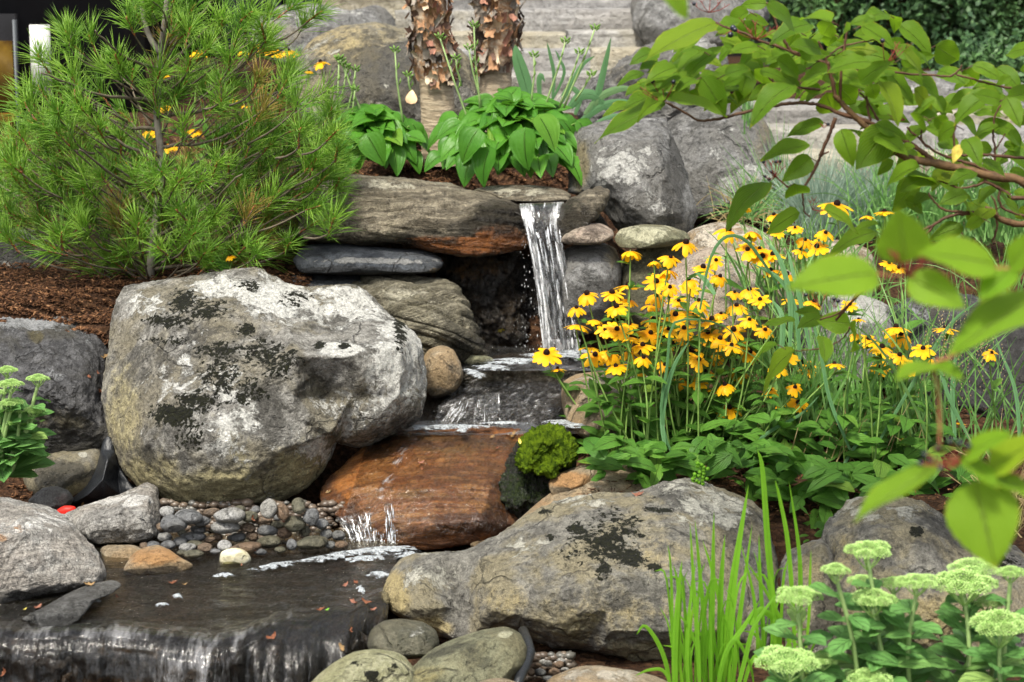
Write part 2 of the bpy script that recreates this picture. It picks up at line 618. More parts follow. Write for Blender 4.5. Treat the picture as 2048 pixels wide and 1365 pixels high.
M['ledge'] = rock_mat('ledge_stone', (0.17, 0.145, 0.10), (0.42, 0.37, 0.27), (0.26, 0.23, 0.16), lichen=(0.52, 0.49, 0.38), lich=0.02, strata=0.7, sscale=62, srot=(0.4, 0.10, 0.0), sband=0.8, stain=0.6, ochre=(0.50, 0.17, 0.04), bump=1.1, cracks=0.2)
M['slate'] = rock_mat('slate_stone', (0.055, 0.065, 0.08), (0.14, 0.155, 0.175), (0.10, 0.11, 0.12), lichen=(0.33, 0.33, 0.32), lich=-0.10, strata=0.35, sscale=50, sband=0.4, stain=0.3)
M['orange'] = rock_mat('iron_stained_stone', (0.52, 0.17, 0.04), (0.85, 0.40, 0.12), (0.66, 0.25, 0.06), lichen=(0.55, 0.40, 0.18), lich=-0.05, strata=0.5, sscale=70, sband=0.72, wet_all=0.72, coat=1.0, cracks=0, stain=0.5, srot=(0.75, 0.05, 0.0), speck=0.2, ochre=(0.42, 0.22, 0.06))
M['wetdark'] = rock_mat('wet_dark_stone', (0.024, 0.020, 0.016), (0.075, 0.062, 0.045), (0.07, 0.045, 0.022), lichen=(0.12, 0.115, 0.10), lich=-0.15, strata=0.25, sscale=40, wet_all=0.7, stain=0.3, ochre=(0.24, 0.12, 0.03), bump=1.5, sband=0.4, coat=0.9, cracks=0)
M['mossy'] = rock_mat('wet_mossy_stone', (0.03, 0.03, 0.02), (0.08, 0.075, 0.05), (0.05, 0.05, 0.03), lich=-0.3, wet_all=0.6, coat=0.5, cracks=0, bump=2.0, mosscol=((0.012, 0.03, 0.004), (0.06, 0.10, 0.012)))
M['olive'] = rock_mat('olive_stone', (0.14, 0.14, 0.085), (0.27, 0.27, 0.17), (0.20, 0.18, 0.10), lichen=(0.50, 0.49, 0.34), lich=-0.05, stain=0.25, ochre=(0.30, 0.26, 0.11))
M['limy'] = rock_mat('lichened_pale_stone', (0.30, 0.30, 0.16), (0.52, 0.51, 0.33), (0.38, 0.37, 0.20), lichen=(0.62, 0.62, 0.45), lich=0.02, stain=0.3, bump=1.4)
M['peb_grey'] = rock_mat('pebble_grey', (0.11, 0.115, 0.12), (0.22, 0.225, 0.23), (0.15, 0.15, 0.14), lich=-0.15, stain=0.2, wet_all=0.6, bump=0.35, speck=0.4, lichen=(0.4, 0.4, 0.4))
M['peb_pale'] = rock_mat('pebble_pale', (0.24, 0.24, 0.23), (0.38, 0.38, 0.37), (0.30, 0.29, 0.26), lich=-0.1, stain=0.3, wet_all=0.4, bump=0.4, speck=0.5)
M['peb_brown'] = rock_mat('pebble_brown', (0.13, 0.09, 0.06), (0.27, 0.20, 0.14), (0.20, 0.13, 0.08), lich=-0.15, stain=0.2, wet_all=0.6, bump=0.35)
M['peb_olive'] = rock_mat('pebble_olive', (0.08, 0.08, 0.055), (0.18, 0.17, 0.12), (0.12, 0.11, 0.07), lich=-0.2, stain=0.15, wet_all=0.6, bump=0.35)
M['white_peb'] = rock_mat('pebble_white', (0.62, 0.58, 0.40), (0.75, 0.73, 0.60), (0.66, 0.60, 0.36), lich=0.0, stain=0.1, bump=0.3, speck=0.1, ochre=(0.22, 0.20, 0.04), lichen=(0.8, 0.79, 0.7))
M['step'] = rock_mat('step_stone', (0.34, 0.33, 0.31), (0.56, 0.55, 0.52), (0.46, 0.43, 0.35), lichen=(0.70, 0.68, 0.62), lich=0.05, strata=0.3, sscale=14, sband=0.3, stain=0.2, ochre=(0.52, 0.40, 0.20), speck=0.15, bigs=3, cracks=0)
M['step_grey'] = rock_mat('step_stone_grey', (0.32, 0.315, 0.31), (0.52, 0.51, 0.50), (0.42, 0.40, 0.37), lichen=(0.60, 0.59, 0.55), lich=0.05, strata=0.3, sscale=14, sband=0.4, stain=0.25, speck=0.15, bigs=3, cracks=0)
M['step_buff'] = rock_mat('step_stone_buff', (0.42, 0.38, 0.28), (0.62, 0.58, 0.47), (0.50, 0.44, 0.32), lichen=(0.70, 0.67, 0.58), lich=0.0, strata=0.3, sscale=14, sband=0.3, stain=0.2, speck=0.15, bigs=3, cracks=0)
t = NT('moss_cushion')
p = t.pos()
nm = t.noise(p, 160, 6, 0.75)
t.go(Base_Color=t.mix(t.smooth(t.noise(p, 60, 5, 0.7), 0.35, 0.68), (0.04, 0.08, 0.004), (0.19, 0.30, 0.012)), Roughness=0.95, Specular_IOR_Level=0.1,
     Normal=t.bump(t.math('ADD', nm, t.noise(p, 420, 3, 0.8)), 0.012))
M['moss'] = t.m

# ================================================================== GROUND
GCP = []          # (x, y, z)


def gp(px, py, d, dz=0.0):
    x, y, z = P(px, py, d)
    GCP.append((x, y, z + dz))


for a in [(-100, 600, 5.0), (60, 590, 5.05), (200, 640, 4.95), (200, 560, 5.25), (60, 545, 5.4), (400, 555, 5.3), (560, 560, 5.25), (-200, 540, 5.6), (330, 540, 5.35), (480, 570, 5.15),
          (700, 350, 5.62), (900, 345, 5.72), (1050, 375, 5.6), (850, 305, 6.05), (1110, 345, 5.8), (980, 290, 6.3), (600, 400, 5.7), (1130, 372, 5.62),
          (300, 430, 6.2), (0, 420, 6.3), (500, 380, 6.4), (-300, 420, 6.5)]:
    gp(*a)
for a in [(1250, 935, 4.42), (1400, 940, 4.38), (1600, 960, 4.35), (1800, 980, 4.3), (2050, 980, 4.35), (1450, 830, 4.72), (1700, 800, 4.85), (1950, 800, 4.85), (1900, 900, 4.6),
          (1560, 700, 5.15), (1750, 700, 5.15), (2050, 720, 5.1), (1450, 455, 5.9), (1650, 470, 5.8), (1850, 470, 5.8), (2050, 480, 5.8), (1500, 400, 6.2), (1800, 400, 6.3), (2050, 400, 6.4), (1650, 560, 5.45), (1900, 590, 5.4), (1300, 860, 4.72),
          (1560, 1330, 3.72), (1700, 1365, 3.62), (2000, 1365, 3.6), (1600, 1100, 4.05), (1250, 1365, 3.6), (1120, 1340, 3.66), (1580, 1040, 4.15)]:
    gp(*a, -0.02)
for a in [(30, 1010, 4.5), (150, 1010, 4.52), (-150, 1000, 4.5), (220, 960, 4.62), (250, 940, 4.75)]:
    gp(*a, -0.02)
for px, py, d, z in [(400, 1050, 0, .0), (550, 1040, 0, .0), (480, 1090, 0, -.05), (650, 1060, 0, -.04), (700, 1130, 0, -.1), (400, 1160, 0, -.1), (200, 1160, 0, -.1), (0, 1160, 4.0, -.15), (850, 1110, 0, -.08),
                     (800, 980, 4.6, -.05), (950, 980, 4.6, -.05), (850, 860, 0, .09), (1050, 860, 0, .09), (950, 780, 0, .1), (1100, 760, 0, .1), (1000, 700, 0, .18), (1120, 700, 0, .18), (760, 900, 4.6, .05), (950, 700, 5.3, .15), (1180, 820, 4.9, .08),
                     (400, 1300, 3.3, -.5), (0, 1300, 3.3, -.5), (700, 1300, 3.3, -.5), (600, 1365, 3.0, -.55), (900, 1365, 3.3, -.3), (1200, 1365, 3.2, -.25), (1700, 1365, 3.2, -.2)]:
    dd = d if d else DZ(py, z)
    x = P(px, py, dd)[0]
    GCP.append((x, dd, z))
for x in (-4, -2.4, -1.2, 0, 1.2, 2.4, 4):
    GCP += [(x, 7.2, .78), (x, 8.2, .84), (x, 9.5, .86), (x, 12, .86), (x, 1.5, -.6), (x, 2.4, -.6)]
for x in (-4, 4):
    GCP += [(x, 4.0, .2), (x, 5.2, .45), (x, 6.0, .6)]
GC = np.array(GCP)


def ground_z(x, y):
    x = np.atleast_1d(np.asarray(x, float)); y = np.atleast_1d(np.asarray(y, float))
    num = np.zeros(len(x)); den = np.zeros(len(x))
    for cx, cy, cz in GC:
        w = 1.0 / ((x - cx) ** 2 + (y - cy) ** 2 + 0.003) ** 2
        num += w * cz; den += w
    return num / den


def axis(lo, hi, step, far):
    core = list(np.arange(lo, hi, step))
    out = []
    s, v = step, lo
    while v > -far:
        s *= 1.35
        v -= s
        out.append(v)
    out = out[::-1] + core
    s, v = step, hi
    while v < far:
        s *= 1.35
        v += s
        out.append(v)
    return np.array(out)


gx, gy = axis(-2.7, 2.7, 0.02, 150), axis(2.9, 7.6, 0.02, 180)
X, Y = np.meshgrid(gx, gy)
xf, yf = X.ravel(), Y.ravel()
zf = ground_z(np.clip(xf, -6, 6), np.clip(yf, 0, 14))
q = np.stack([xf, yf, zf * 0], -1)
near = ((np.abs(xf) < 3) & (yf > 2.8) & (yf < 8)).astype(float)
zf = zf + near * (fbm(q * 6, 4) * 0.03 + fbm(q * 40, 3) * 0.012)
nx, ny = len(gx), len(gy)
ii, jj = np.meshgrid(np.arange(nx - 1), np.arange(ny - 1))
b = (jj * nx + ii).ravel()
me = mesh('ground', np.stack([xf, yf, zf], -1), np.stack([b, b + 1, b + nx + 1, b + nx], -1))
t = NT('bark_mulch_soil')
p = t.pos()
ps = t.n('Mapping', {'Vector': p, 'Scale': (1, 1.0, 1.0), 'Rotation': (0, 0, 0.5)}).outputs[0]
v1 = t.n('TexVoronoi', {'Vector': ps, 'Scale': 70.0, 'Randomness': 1.0})
nn = t.noise(p, 50, 6, 0.7)
c = t.mix(t.smooth(nn, 0.3, 0.7), (0.022, 0.012, 0.007), (0.085, 0.042, 0.022))
c = t.mix(t.math('MULTIPLY', t.smooth(v1.outputs['Color'], 0.55, 0.9), 0.6), c, (0.15, 0.08, 0.04))
t.go(Base_Color=c, Roughness=0.95, Specular_IOR_Level=0.15, Normal=t.bump(t.math('ADD', nn, v1.outputs['Distance']), 0.02))
M['ground'] = t.m
tag(link('ground', me, t.m), kind='structure')

# ================================================================== STONES
R = rock
BIG = [(232, 600), (250, 575), (330, 562), (400, 546), (440, 538), (480, 533), (520, 537), (545, 553), (575, 568), (620, 574), (680, 568), (715, 572), (745, 595), (775, 622), (810, 648), (838, 680), (848, 730), (852, 800), (835, 838), (795, 862), (770, 872),
       (735, 888), (712, 891), (690, 886), (672, 884), (664, 905), (648, 935), (625, 965), (600, 985), (552, 1000), (505, 1016), (440, 1024), (370, 1018), (325, 1000), (275, 972), (240, 930), (222, 880), (212, 830), (203, 788), (209, 725), (218, 670), (224, 630)]
R('boulder', 'huge pale boulder with dark moss patches and white lichen, beside the orange slab', 'boulder', BIG, 4.72, M['boulder'], th=0.09, tilt=0.20, pw=3.0,
  cps=[(470, 620, -0.12), (560, 640, -0.13), (600, 712, -0.23), (690, 712, -0.22), (800, 692, -0.16), (655, 640, -0.01), (720, 620, -0.01), (700, 800, -0.11), (640, 790, -0.08), (590, 800, -0.18), (660, 868, -0.13), (740, 850, -0.10), (800, 790, -0.12),
       (520, 760, -0.21), (430, 720, -0.18), (330, 640, -0.12), (350, 780, -0.18), (260, 760, -0.08), (290, 880, -0.13), (420, 880, -0.19), (560, 900, -0.16), (480, 960, -0.12), (380, 960, -0.11), (640, 905, -0.07)],
  amp=0.012, freq=5, facets=0, seed=3, fine=0.65, tension=0.4, center=(500, 790),
  paint=[('moss', 365, 605, 30, 26, .85), ('moss', 335, 640, 44, 13, .9), ('moss', 410, 620, 60, 24, .55), ('moss', 330, 680, 56, 10, .55), ('moss', 490, 660, 18, 16, .8), ('moss', 455, 700, 66, 16, .62), ('moss', 520, 705, 66, 30, .58), ('moss', 440, 750, 44, 50, .62),
         ('moss', 350, 830, 46, 24, .9), ('moss', 400, 805, 44, 22, .75), ('moss', 480, 780, 60, 30, .52), ('moss', 590, 600, 34, 16, .55), ('moss', 800, 660, 14, 44, .85), ('moss', 640, 693, 12, 6, 1.1), ('moss', 560, 730, 46, 30, .5), ('moss', 380, 870, 30, 40, .4), ('moss', 500, 570, 30, 12, .5), ('moss', 690, 695, 14, 5, .9),
         ('light', 680, 700, 40, 14, 1.1), ('light', 560, 600, 90, 60, .60), ('light', 690, 610, 140, 50, .52), ('light', 800, 720, 60, 130, .62), ('light', 450, 575, 90, 30, .6), ('light', 300, 610, 60, 30, .4), ('light', 400, 760, 110, 70, .38), ('light', 480, 850, 60, 100, .5), ('light', 570, 880, 70, 40, .42), ('light', 740, 820, 110, 60, .45), ('light', 630, 900, 60, 30, .5),  # lichen, and painted brightness on the lit top and right edge
         ('dark', 640, 765, 60, 50, .34), ('dark', 540, 830, 36, 100, .6), ('dark', 300, 730, 80, 60, .45), ('dark', 330, 900, 90, 50, .42), ('dark', 680, 640, 70, 30, .34), ('dark', 840, 850, 60, 30, .8), ('dark', 420, 690, 90, 40, .4),  # dark stains; the blob on the lower right facet is painted shade
         ('ochre', 245, 820, 44, 120, .6), ('ochre', 450, 985, 240, 50, .85), ('ochre', 600, 945, 80, 60, .75), ('ochre', 300, 950, 80, 50, .7), ('ochre', 470, 900, 60, 60, .35), ('wet', 820, 850, 50, 20, .9), ('wet', 560, 1015, 80, 14, .9)])
R('boulder', 'dark grey boulder at the left edge behind the small green sedum', 'boulder',
  [(-90, 620), (0, 608), (50, 622), (110, 624), (165, 642), (210, 660), (226, 700), (226, 760), (222, 830), (232, 890), (205, 925), (140, 938), (60, 940), (-90, 930)], 4.86, M['dark'], th=0.14, tilt=0.22,
  cps=[(40, 660, -.06), (130, 680, -.09), (100, 850, -.05), (60, 800, -.10), (180, 760, -.06), (170, 850, -.02), (0, 700, -.1)], amp=0.02, seed=5, fine=0.6,
  paint=[('light', 40, 640, 120, 26, .7), ('light', 120, 720, 60, 60, .35), ('ochre', 72, 672, 18, 14, 1), ('ochre', 100, 870, 110, 50, .55), ('dark', 60, 900, 140, 50, .5)])
R('stone', 'dark brownish stone below the dark boulder, next to the black pond liner', 'stone', [(50, 945), (70, 915), (115, 903), (160, 897), (200, 895), (208, 930), (195, 975), (150, 1000), (95, 1000), (58, 980)], 4.68, M['fore'], th=0.10, tilt=.05,
  amp=0.012, seed=6, paint=[('dark', 120, 950, 60, 30, .7), ('ochre', 150, 980, 50, 30, .6), ('light', 165, 909, 9, 4, 1.4)])
R('stone', 'small grey stone half hidden behind the banded pale granite boulder', 'stone', [(56, 1002), (85, 975), (115, 972), (140, 982), (150, 1000), (130, 1025), (80, 1030)], 4.55, M['grey'], th=0.07, amp=0.008, seed=7)
R('stone', 'angular light grey block between the granite boulder and the pebbles', 'stone',
  [(122, 1040), (160, 1018), (215, 998), (262, 980), (298, 966), (313, 978), (320, 1030), (318, 1075), (296, 1083), (240, 1088), (190, 1088), (150, 1075)], 4.40, M['granite'], th=0.07, tilt=.10, tension=.25,
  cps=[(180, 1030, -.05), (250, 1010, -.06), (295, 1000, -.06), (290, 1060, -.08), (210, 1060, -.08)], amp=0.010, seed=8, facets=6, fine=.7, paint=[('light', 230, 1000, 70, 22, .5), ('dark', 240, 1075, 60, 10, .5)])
R('boulder', 'pale banded granite boulder at the left edge of the lower pool', 'boulder',
  [(-110, 985), (0, 994), (55, 1004), (105, 1020), (140, 1040), (170, 1075), (200, 1110), (214, 1150), (200, 1172), (150, 1185), (95, 1192), (45, 1205), (0, 1235), (-110, 1240)], 4.10, M['granite'], th=0.16, tilt=.16,
  cps=[(40, 1040, -.08), (110, 1070, -.08), (150, 1140, -.05), (60, 1150, -.09), (0, 1100, -.1)], amp=0.014, seed=9, facets=6, fine=.7, res=1.1,
  paint=[('ochre', 36, 1062, 12, 8, 1), ('ochre', 0, 1078, 18, 8, .9), ('dark', 30, 1195, 120, 14, .6), ('light', 60, 1050, 90, 30, .4), ('wet', 100, 1190, 160, 10, .8)])
R('stone', 'long grey wet stone tongue lying in the shallow pool by the granite boulder', 'stone',
  [(45, 1238), (70, 1225), (130, 1190), (180, 1168), (225, 1160), (243, 1170), (225, 1188), (190, 1205), (158, 1240), (115, 1258), (70, 1250)], 3.80, M['grey'], th=0.035, tilt=.10, amp=0.006, seed=10, paint=[('wet', 150, 1210, 160, 60, .8), ('dark', 120, 1240, 80, 12, .6)])
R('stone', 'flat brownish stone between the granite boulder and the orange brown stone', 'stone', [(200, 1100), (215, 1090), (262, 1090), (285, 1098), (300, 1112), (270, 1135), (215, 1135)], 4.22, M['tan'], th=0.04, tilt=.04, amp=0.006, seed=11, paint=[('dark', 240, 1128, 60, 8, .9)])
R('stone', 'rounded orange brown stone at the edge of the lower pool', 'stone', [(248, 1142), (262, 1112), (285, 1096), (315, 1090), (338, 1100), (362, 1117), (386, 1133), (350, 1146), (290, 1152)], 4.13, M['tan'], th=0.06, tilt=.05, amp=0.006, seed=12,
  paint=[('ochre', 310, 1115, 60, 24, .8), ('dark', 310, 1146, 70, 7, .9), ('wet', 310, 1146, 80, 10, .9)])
R('pebble', 'bright creamy white pebble standing in the lower pool', 'pebble', [(438, 1122), (441, 1105), (455, 1098), (478, 1096), (496, 1106), (503, 1120), (494, 1132), (462, 1137), (442, 1134)], 4.17, M['white_peb'], th=0.045, amp=0.003, seed=13, facets=2,
  paint=[('ochre', 460, 1131, 30, 7, 1.2)])
# the stained slab and the ledges of the stream
R('rock_slab', 'broad orange brown slab with water running over it below the big boulder', 'rock slab',
  [(640, 992), (655, 962), (690, 925), (725, 893), (760, 876), (820, 862), (900, 857), (980, 855), (1045, 858), (1075, 880), (1060, 930), (1045, 980), (1065, 1020), (1035, 1050), (985, 1078), (930, 1090), (860, 1100), (790, 1096), (735, 1078), (690, 1045), (655, 1020)], 4.52, M['orange'], th=0.03, tilt=.20, pw=4,
  cps=[(700, 975, -.05), (780, 975, -.09), (880, 975, -.11), (980, 965, -.10), (1030, 960, -.06), (760, 1040, -.06), (860, 1050, -.09), (960, 1040, -.08), (850, 900, -.035), (950, 890, -.035)], amp=0.007, freq=6, seed=14, facets=0, fine=.5, res=1.15, tension=.5,
  groove=(0.0022, 110, (0.05, 0.8, 1), 1.6),
  paint=[('dark', 1000, 1050, 120, 36, .75), ('dark', 850, 1085, 200, 14, .7), ('dark', 690, 1040, 30, 50, .8), ('ochre', 920, 890, 140, 22, .65), ('dark', 940, 885, 110, 12, .42), ('ochre', 830, 990, 120, 14, .5), ('dark', 655, 975, 20, 50, .7), ('dark', 900, 860, 150, 8, .6)])
R('rock_slab', 'dark wet ledge under the foot of the waterfall', 'rock slab',
  [(845, 800), (870, 775), (905, 745), (935, 722), (1000, 712), (1100, 708), (1200, 712), (1240, 760), (1200, 830), (1130, 862), (1020, 868), (900, 868), (850, 862), (838, 835)], 4.98, M['wetdark'], th=0.03, tilt=.20, pw=4,
  cps=[(960, 775, -.04), (1050, 765, -.05), (1140, 775, -.05), (920, 820, -.05), (1000, 830, -.07), (1100, 830, -.07)], amp=0.010, seed=15, facets=0, fine=.9, groove=(0.006, 60, (0.1, 0.6, 1), 2.0),
  paint=[('ochre', 1050, 738, 50, 10, .5), ('ochre', 1130, 730, 60, 8, .7), ('light', 1000, 780, 100, 30, .2)])
R('stone', 'round tan stone wedged between the big boulder and the upper ledge', 'stone', [(843, 770), (842, 725), (858, 700), (884, 691), (908, 700), (922, 728), (926, 755), (912, 780), (885, 796), (856, 797)], 4.93, M['tan'], th=0.09, tilt=.03, amp=0.006, seed=16, facets=5,
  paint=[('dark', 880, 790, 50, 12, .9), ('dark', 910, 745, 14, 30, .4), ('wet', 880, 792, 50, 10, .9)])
R('stone', 'flat little stone at the edge of the upper pool beside the round tan stone', 'stone', [(918, 722), (930, 711), (955, 710), (980, 715), (990, 724), (975, 733), (940, 732)], 5.06, M['olive'], th=0.03, amp=0.004, seed=17, paint=[('wet', 950, 730, 50, 10, .9)])
R('boulder', 'beige boulder at the foot of the yellow flowers beside the ledge', 'boulder', [(1122, 800), (1124, 765), (1150, 750), (1195, 745), (1250, 742), (1310, 750), (1360, 775), (1375, 830), (1350, 880), (1290, 900), (1215, 893), (1165, 875), (1135, 845)], 4.80, M['tan'], th=0.13, tilt=.10,
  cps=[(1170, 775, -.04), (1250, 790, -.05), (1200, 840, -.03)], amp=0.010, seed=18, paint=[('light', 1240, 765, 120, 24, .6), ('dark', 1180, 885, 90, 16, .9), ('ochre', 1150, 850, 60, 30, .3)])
R('stone', 'dark wet stone carrying the bright green moss cushion', 'stone', [(1008, 950), (1020, 915), (1040, 885), (1085, 868), (1125, 875), (1152, 905), (1148, 950), (1122, 985), (1095, 1030), (1062, 1058), (1020, 1052), (1000, 1000)], 4.46, M['mossy'], th=0.08, tilt=.08, amp=0.016, freq=9, seed=19, fine=1.2, res=1.4,
  paint=[('moss', 1050, 980, 60, 50, .75), ('moss', 1130, 930, 30, 60, .9), ('moss', 1030, 1020, 50, 30, .5)])
mc = R('moss_cushion', 'bright green cushion of moss on the dark stone beside the orange slab', 'moss', [(1030, 930), (1036, 900), (1044, 878), (1062, 862), (1092, 853), (1118, 857), (1138, 874), (1150, 892), (1150, 915), (1138, 930), (1120, 938), (1108, 952), (1082, 950), (1064, 940), (1046, 948)], 4.40, M['moss'], th=0.055, tilt=.07, pw=2.6,
       cps=[(1085, 885, .0), (1100, 905, .03), (1125, 890, .0), (1060, 910, -.005)], amp=0.014, freq=11, seed=20, fine=1.4, res=2.4, facets=0)
R('stone', 'small orange stone tucked under the rudbeckia leaves beside the moss', 'stone', [(1096, 968), (1110, 950), (1150, 935), (1200, 925), (1215, 945), (1190, 965), (1140, 985), (1105, 990)], 4.36, M['tan'], th=0.05, tilt=.04, amp=0.006, seed=21, paint=[('ochre', 1140, 960, 60, 20, .9), ('dark', 1120, 982, 30, 8, .6)])
R('boulder', 'long tan sloping stone behind the grey foreground boulder', 'boulder', [(925, 1105), (985, 1085), (1020, 1060), (1055, 1025), (1100, 988), (1150, 960), (1200, 935), (1290, 925), (1340, 980), (1250, 1060), (1100, 1120), (980, 1140)], 4.28, M['tan'], th=0.06, tilt=.14, amp=0.010, seed=22,
  paint=[('ochre', 1080, 1010, 60, 16, .5), ('light', 1150, 980, 60, 20, .3)])
R('boulder', 'great grey foreground boulder with a black moss patch and a pale golden left end', 'boulder',
  [(757, 1195), (768, 1160), (788, 1130), (820, 1112), (870, 1106), (925, 1106), (985, 1080), (1040, 1042), (1090, 1010), (1140, 992), (1205, 985), (1270, 990), (1310, 975), (1345, 962), (1390, 958), (1435, 980), (1490, 1000), (1528, 1030), (1542, 1075), (1556, 1140), (1560, 1230), (1535, 1310), (1470, 1350), (1390, 1352),
   (1300, 1335), (1200, 1312), (1110, 1300), (1060, 1280), (1000, 1262), (950, 1268), (905, 1286), (860, 1268), (815, 1245), (780, 1225)], 3.98, M['fore'], th=0.10, tilt=.18, pw=3.0, lean=-.0,
  cps=[(840, 1150, -.03), (850, 1215, -.05), (910, 1170, .03), (925, 1215, .02), (1000, 1150, -.09), (1150, 1080, -.11), (1330, 1040, -.09), (1420, 1050, -.07), (1400, 1150, -.14), (1230, 1180, -.17), (1100, 1220, -.14), (1400, 1270, -.15), (1250, 1270, -.16), (980, 1220, -.07), (1500, 1200, -.06)], amp=0.014, freq=4, seed=23, facets=3, fine=.6, center=(1150, 1165),
  paint=[('moss', 1215, 1090, 42, 36, .85), ('moss', 1260, 1115, 34, 24, .8), ('moss', 1180, 1075, 40, 14, .75), ('moss', 1155, 1055, 20, 12, .85), ('moss', 1310, 1135, 14, 12, 1.0), ('moss', 1100, 1075, 10, 6, 1.0), ('moss', 1205, 1130, 16, 26, .8), ('moss', 1090, 1022, 14, 7, 1), ('moss', 1330, 1022, 18, 5, .9), ('moss', 1230, 1060, 70, 44, .42), ('moss', 1300, 1020, 14, 6, .8), ('moss', 1160, 1110, 60, 40, .25),
         ('light', 1420, 1020, 80, 50, .6), ('light', 1370, 980, 60, 16, .6), ('light', 1200, 1000, 100, 14, .4), ('dark', 1480, 1060, 70, 80, .35), ('dark', 1180, 1190, 170, 50, .30), ('dark', 1330, 1000, 60, 16, .4), ('dark', 1380, 1180, 60, 40, .25), ('light', 1060, 1100, 80, 50, .35),
         ('ochre', 1250, 1240, 260, 70, .42), ('ochre', 1000, 1210, 80, 50, .4), ('ochre', 1320, 1100, 60, 60, .4), ('ochre', 1430, 1300, 120, 60, .4), ('ochre', 785, 1195, 34, 54, 1.2), ('ochre', 850, 1255, 60, 22, 1.0), ('light', 850, 1140, 70, 40, .5), ('dark', 905, 1180, 16, 50, .3)])
R('boulder', 'brown grey boulder with a deep crack behind the sedum heads at the right', 'boulder',
  [(1640, 1105), (1650, 1060), (1672, 1030), (1700, 1000), (1750, 990), (1800, 992), (1850, 1004), (1885, 1030), (1930, 1055), (1990, 1075), (2050, 1110), (2120, 1150), (2140, 1420), (1700, 1420), (1680, 1330), (1660, 1260), (1640, 1180)], 3.92, M['fore'], th=0.16, tilt=.18, amp=0.02, seed=25, fine=.6,
  cps=[(1750, 1060, -.08), (1850, 1090, -.10), (1900, 1200, -.12), (1740, 1200, -.10), (2000, 1200, -.08)],
  paint=[('light', 1760, 1020, 90, 30, .45), ('dark', 1900, 1060, 80, 60, .5), ('ochre', 1850, 1250, 200, 90, .6), ('ochre', 1690, 1120, 40, 80, .5), ('moss', 1835, 1063, 14, 10, 1.1), ('moss', 2010, 1120, 30, 14, .8), ('dark', 1760, 1090, 60, 50, .4)])
R('boulder', 'mottled brown stone between the green blades and the cracked boulder', 'boulder',
  [(1560, 1150), (1568, 1110), (1600, 1088), (1645, 1075), (1668, 1100), (1680, 1160), (1700, 1240), (1708, 1330), (1690, 1420), (1600, 1420), (1575, 1300)], 3.86, M['fore'], th=0.12, tilt=.1, amp=0.014, seed=26, fine=.6,
  paint=[('ochre', 1620, 1140, 40, 40, .5), ('dark', 1660, 1240, 50, 70, .7), ('light', 1600, 1110, 30, 20, .5), ('dark', 1620, 1100, 40, 20, .3)])
# bottom foreground
R('stone', 'smooth grey round stone at the foot of the golden end of the foreground boulder', 'stone', [(735, 1292), (742, 1262), (768, 1243), (805, 1239), (845, 1245), (872, 1262), (880, 1290), (860, 1315), (800, 1320), (750, 1312)], 3.60, M['peb_olive'], th=0.09, tilt=.03, amp=0.004, seed=27, facets=2,
  paint=[('light', 810, 1265, 60, 18, .5)])
R('stone', 'pale lime green lichened stone at the bottom edge with tiny moss tufts', 'stone', [(600, 1400), (632, 1358), (668, 1325), (705, 1303), (745, 1296), (785, 1300), (812, 1314), (830, 1340), (835, 1400), (820, 1440), (620, 1440)], 3.42, M['limy'], th=0.10, tilt=.05, amp=0.010, seed=28,
  paint=[('moss', 745, 1350, 16, 12, 1.2), ('moss', 712, 1328, 9, 7, 1.1), ('moss', 790, 1335, 14, 10, .6)])
R('stone', 'olive grey oblong stone at the bottom centre leaning on the black hose', 'stone', [(795, 1370), (830, 1330), (860, 1300), (905, 1278), (960, 1262), (1010, 1254), (1040, 1268), (1054, 1295), (1052, 1330), (1030, 1360), (1000, 1420), (820, 1430)], 3.48, M['olive'], th=0.11, tilt=.06, amp=0.008, seed=29,
  paint=[('dark', 930, 1300, 90, 26, .45), ('light', 1010, 1268, 16, 8, 1), ('light', 1000, 1320, 40, 20, .4), ('ochre', 850, 1350, 50, 30, .5)])
R('stone', 'long buff stone lying along the bottom edge under the foreground boulder', 'stone', [(1070, 1385), (1105, 1350), (1150, 1334), (1200, 1331), (1260, 1342), (1310, 1355), (1345, 1375), (1350, 1430), (1080, 1430)], 3.44, M['tan'], th=0.09, tilt=.05, amp=0.008, seed=30, paint=[('light', 1200, 1350, 120, 20, .5), ('dark', 1120, 1360, 30, 12, .3)])
R('stone', 'low buff stone cut off by the bottom edge, between olive stone and gravel', 'stone', [(930, 1380), (960, 1360), (1000, 1354), (1035, 1362), (1050, 1390), (1000, 1430), (930, 1430)], 3.30, M['tan'], th=0.06, amp=0.006, seed=31)
# around the waterfall
R('rock_slab', 'long brown layered slab, orange and wet at its end beside the waterfall', 'rock slab',
  [(590, 420), (620, 380), (665, 358), (700, 349), (760, 355), (830, 360), (895, 368), (940, 380), (985, 393), (1030, 404), (1052, 415), (1062, 445), (1064, 480), (1050, 497), (1005, 508), (950, 513), (890, 508), (845, 500), (800, 490), (740, 488), (660, 486), (600, 480)], 5.38, M['ledge'], th=0.13, tilt=.08, pw=3,
  cps=[(700, 420, -.03), (850, 430, -.05), (980, 440, -.05), (760, 470, -.02), (900, 480, -.02), (850, 385, -.0)], amp=0.010, seed=32, fine=.6, tension=.4, facets=4, groove=(0.006, 60, (0.12, 0.15, 1), 1.6),
  paint=[('ochre', 930, 492, 110, 16, 1.3), ('ochre', 1010, 480, 60, 30, 1.1), ('dark', 1010, 430, 60, 36, .9), ('dark', 950, 455, 60, 16, .8), ('wet', 1000, 460, 90, 60, 1.0), ('wet', 900, 492, 110, 18, 1.0), ('dark', 850, 470, 60, 10, .6), ('light', 800, 370, 200, 12, .4), ('dark', 790, 484, 120, 6, .5), ('ochre', 860, 485, 60, 14, .8)])
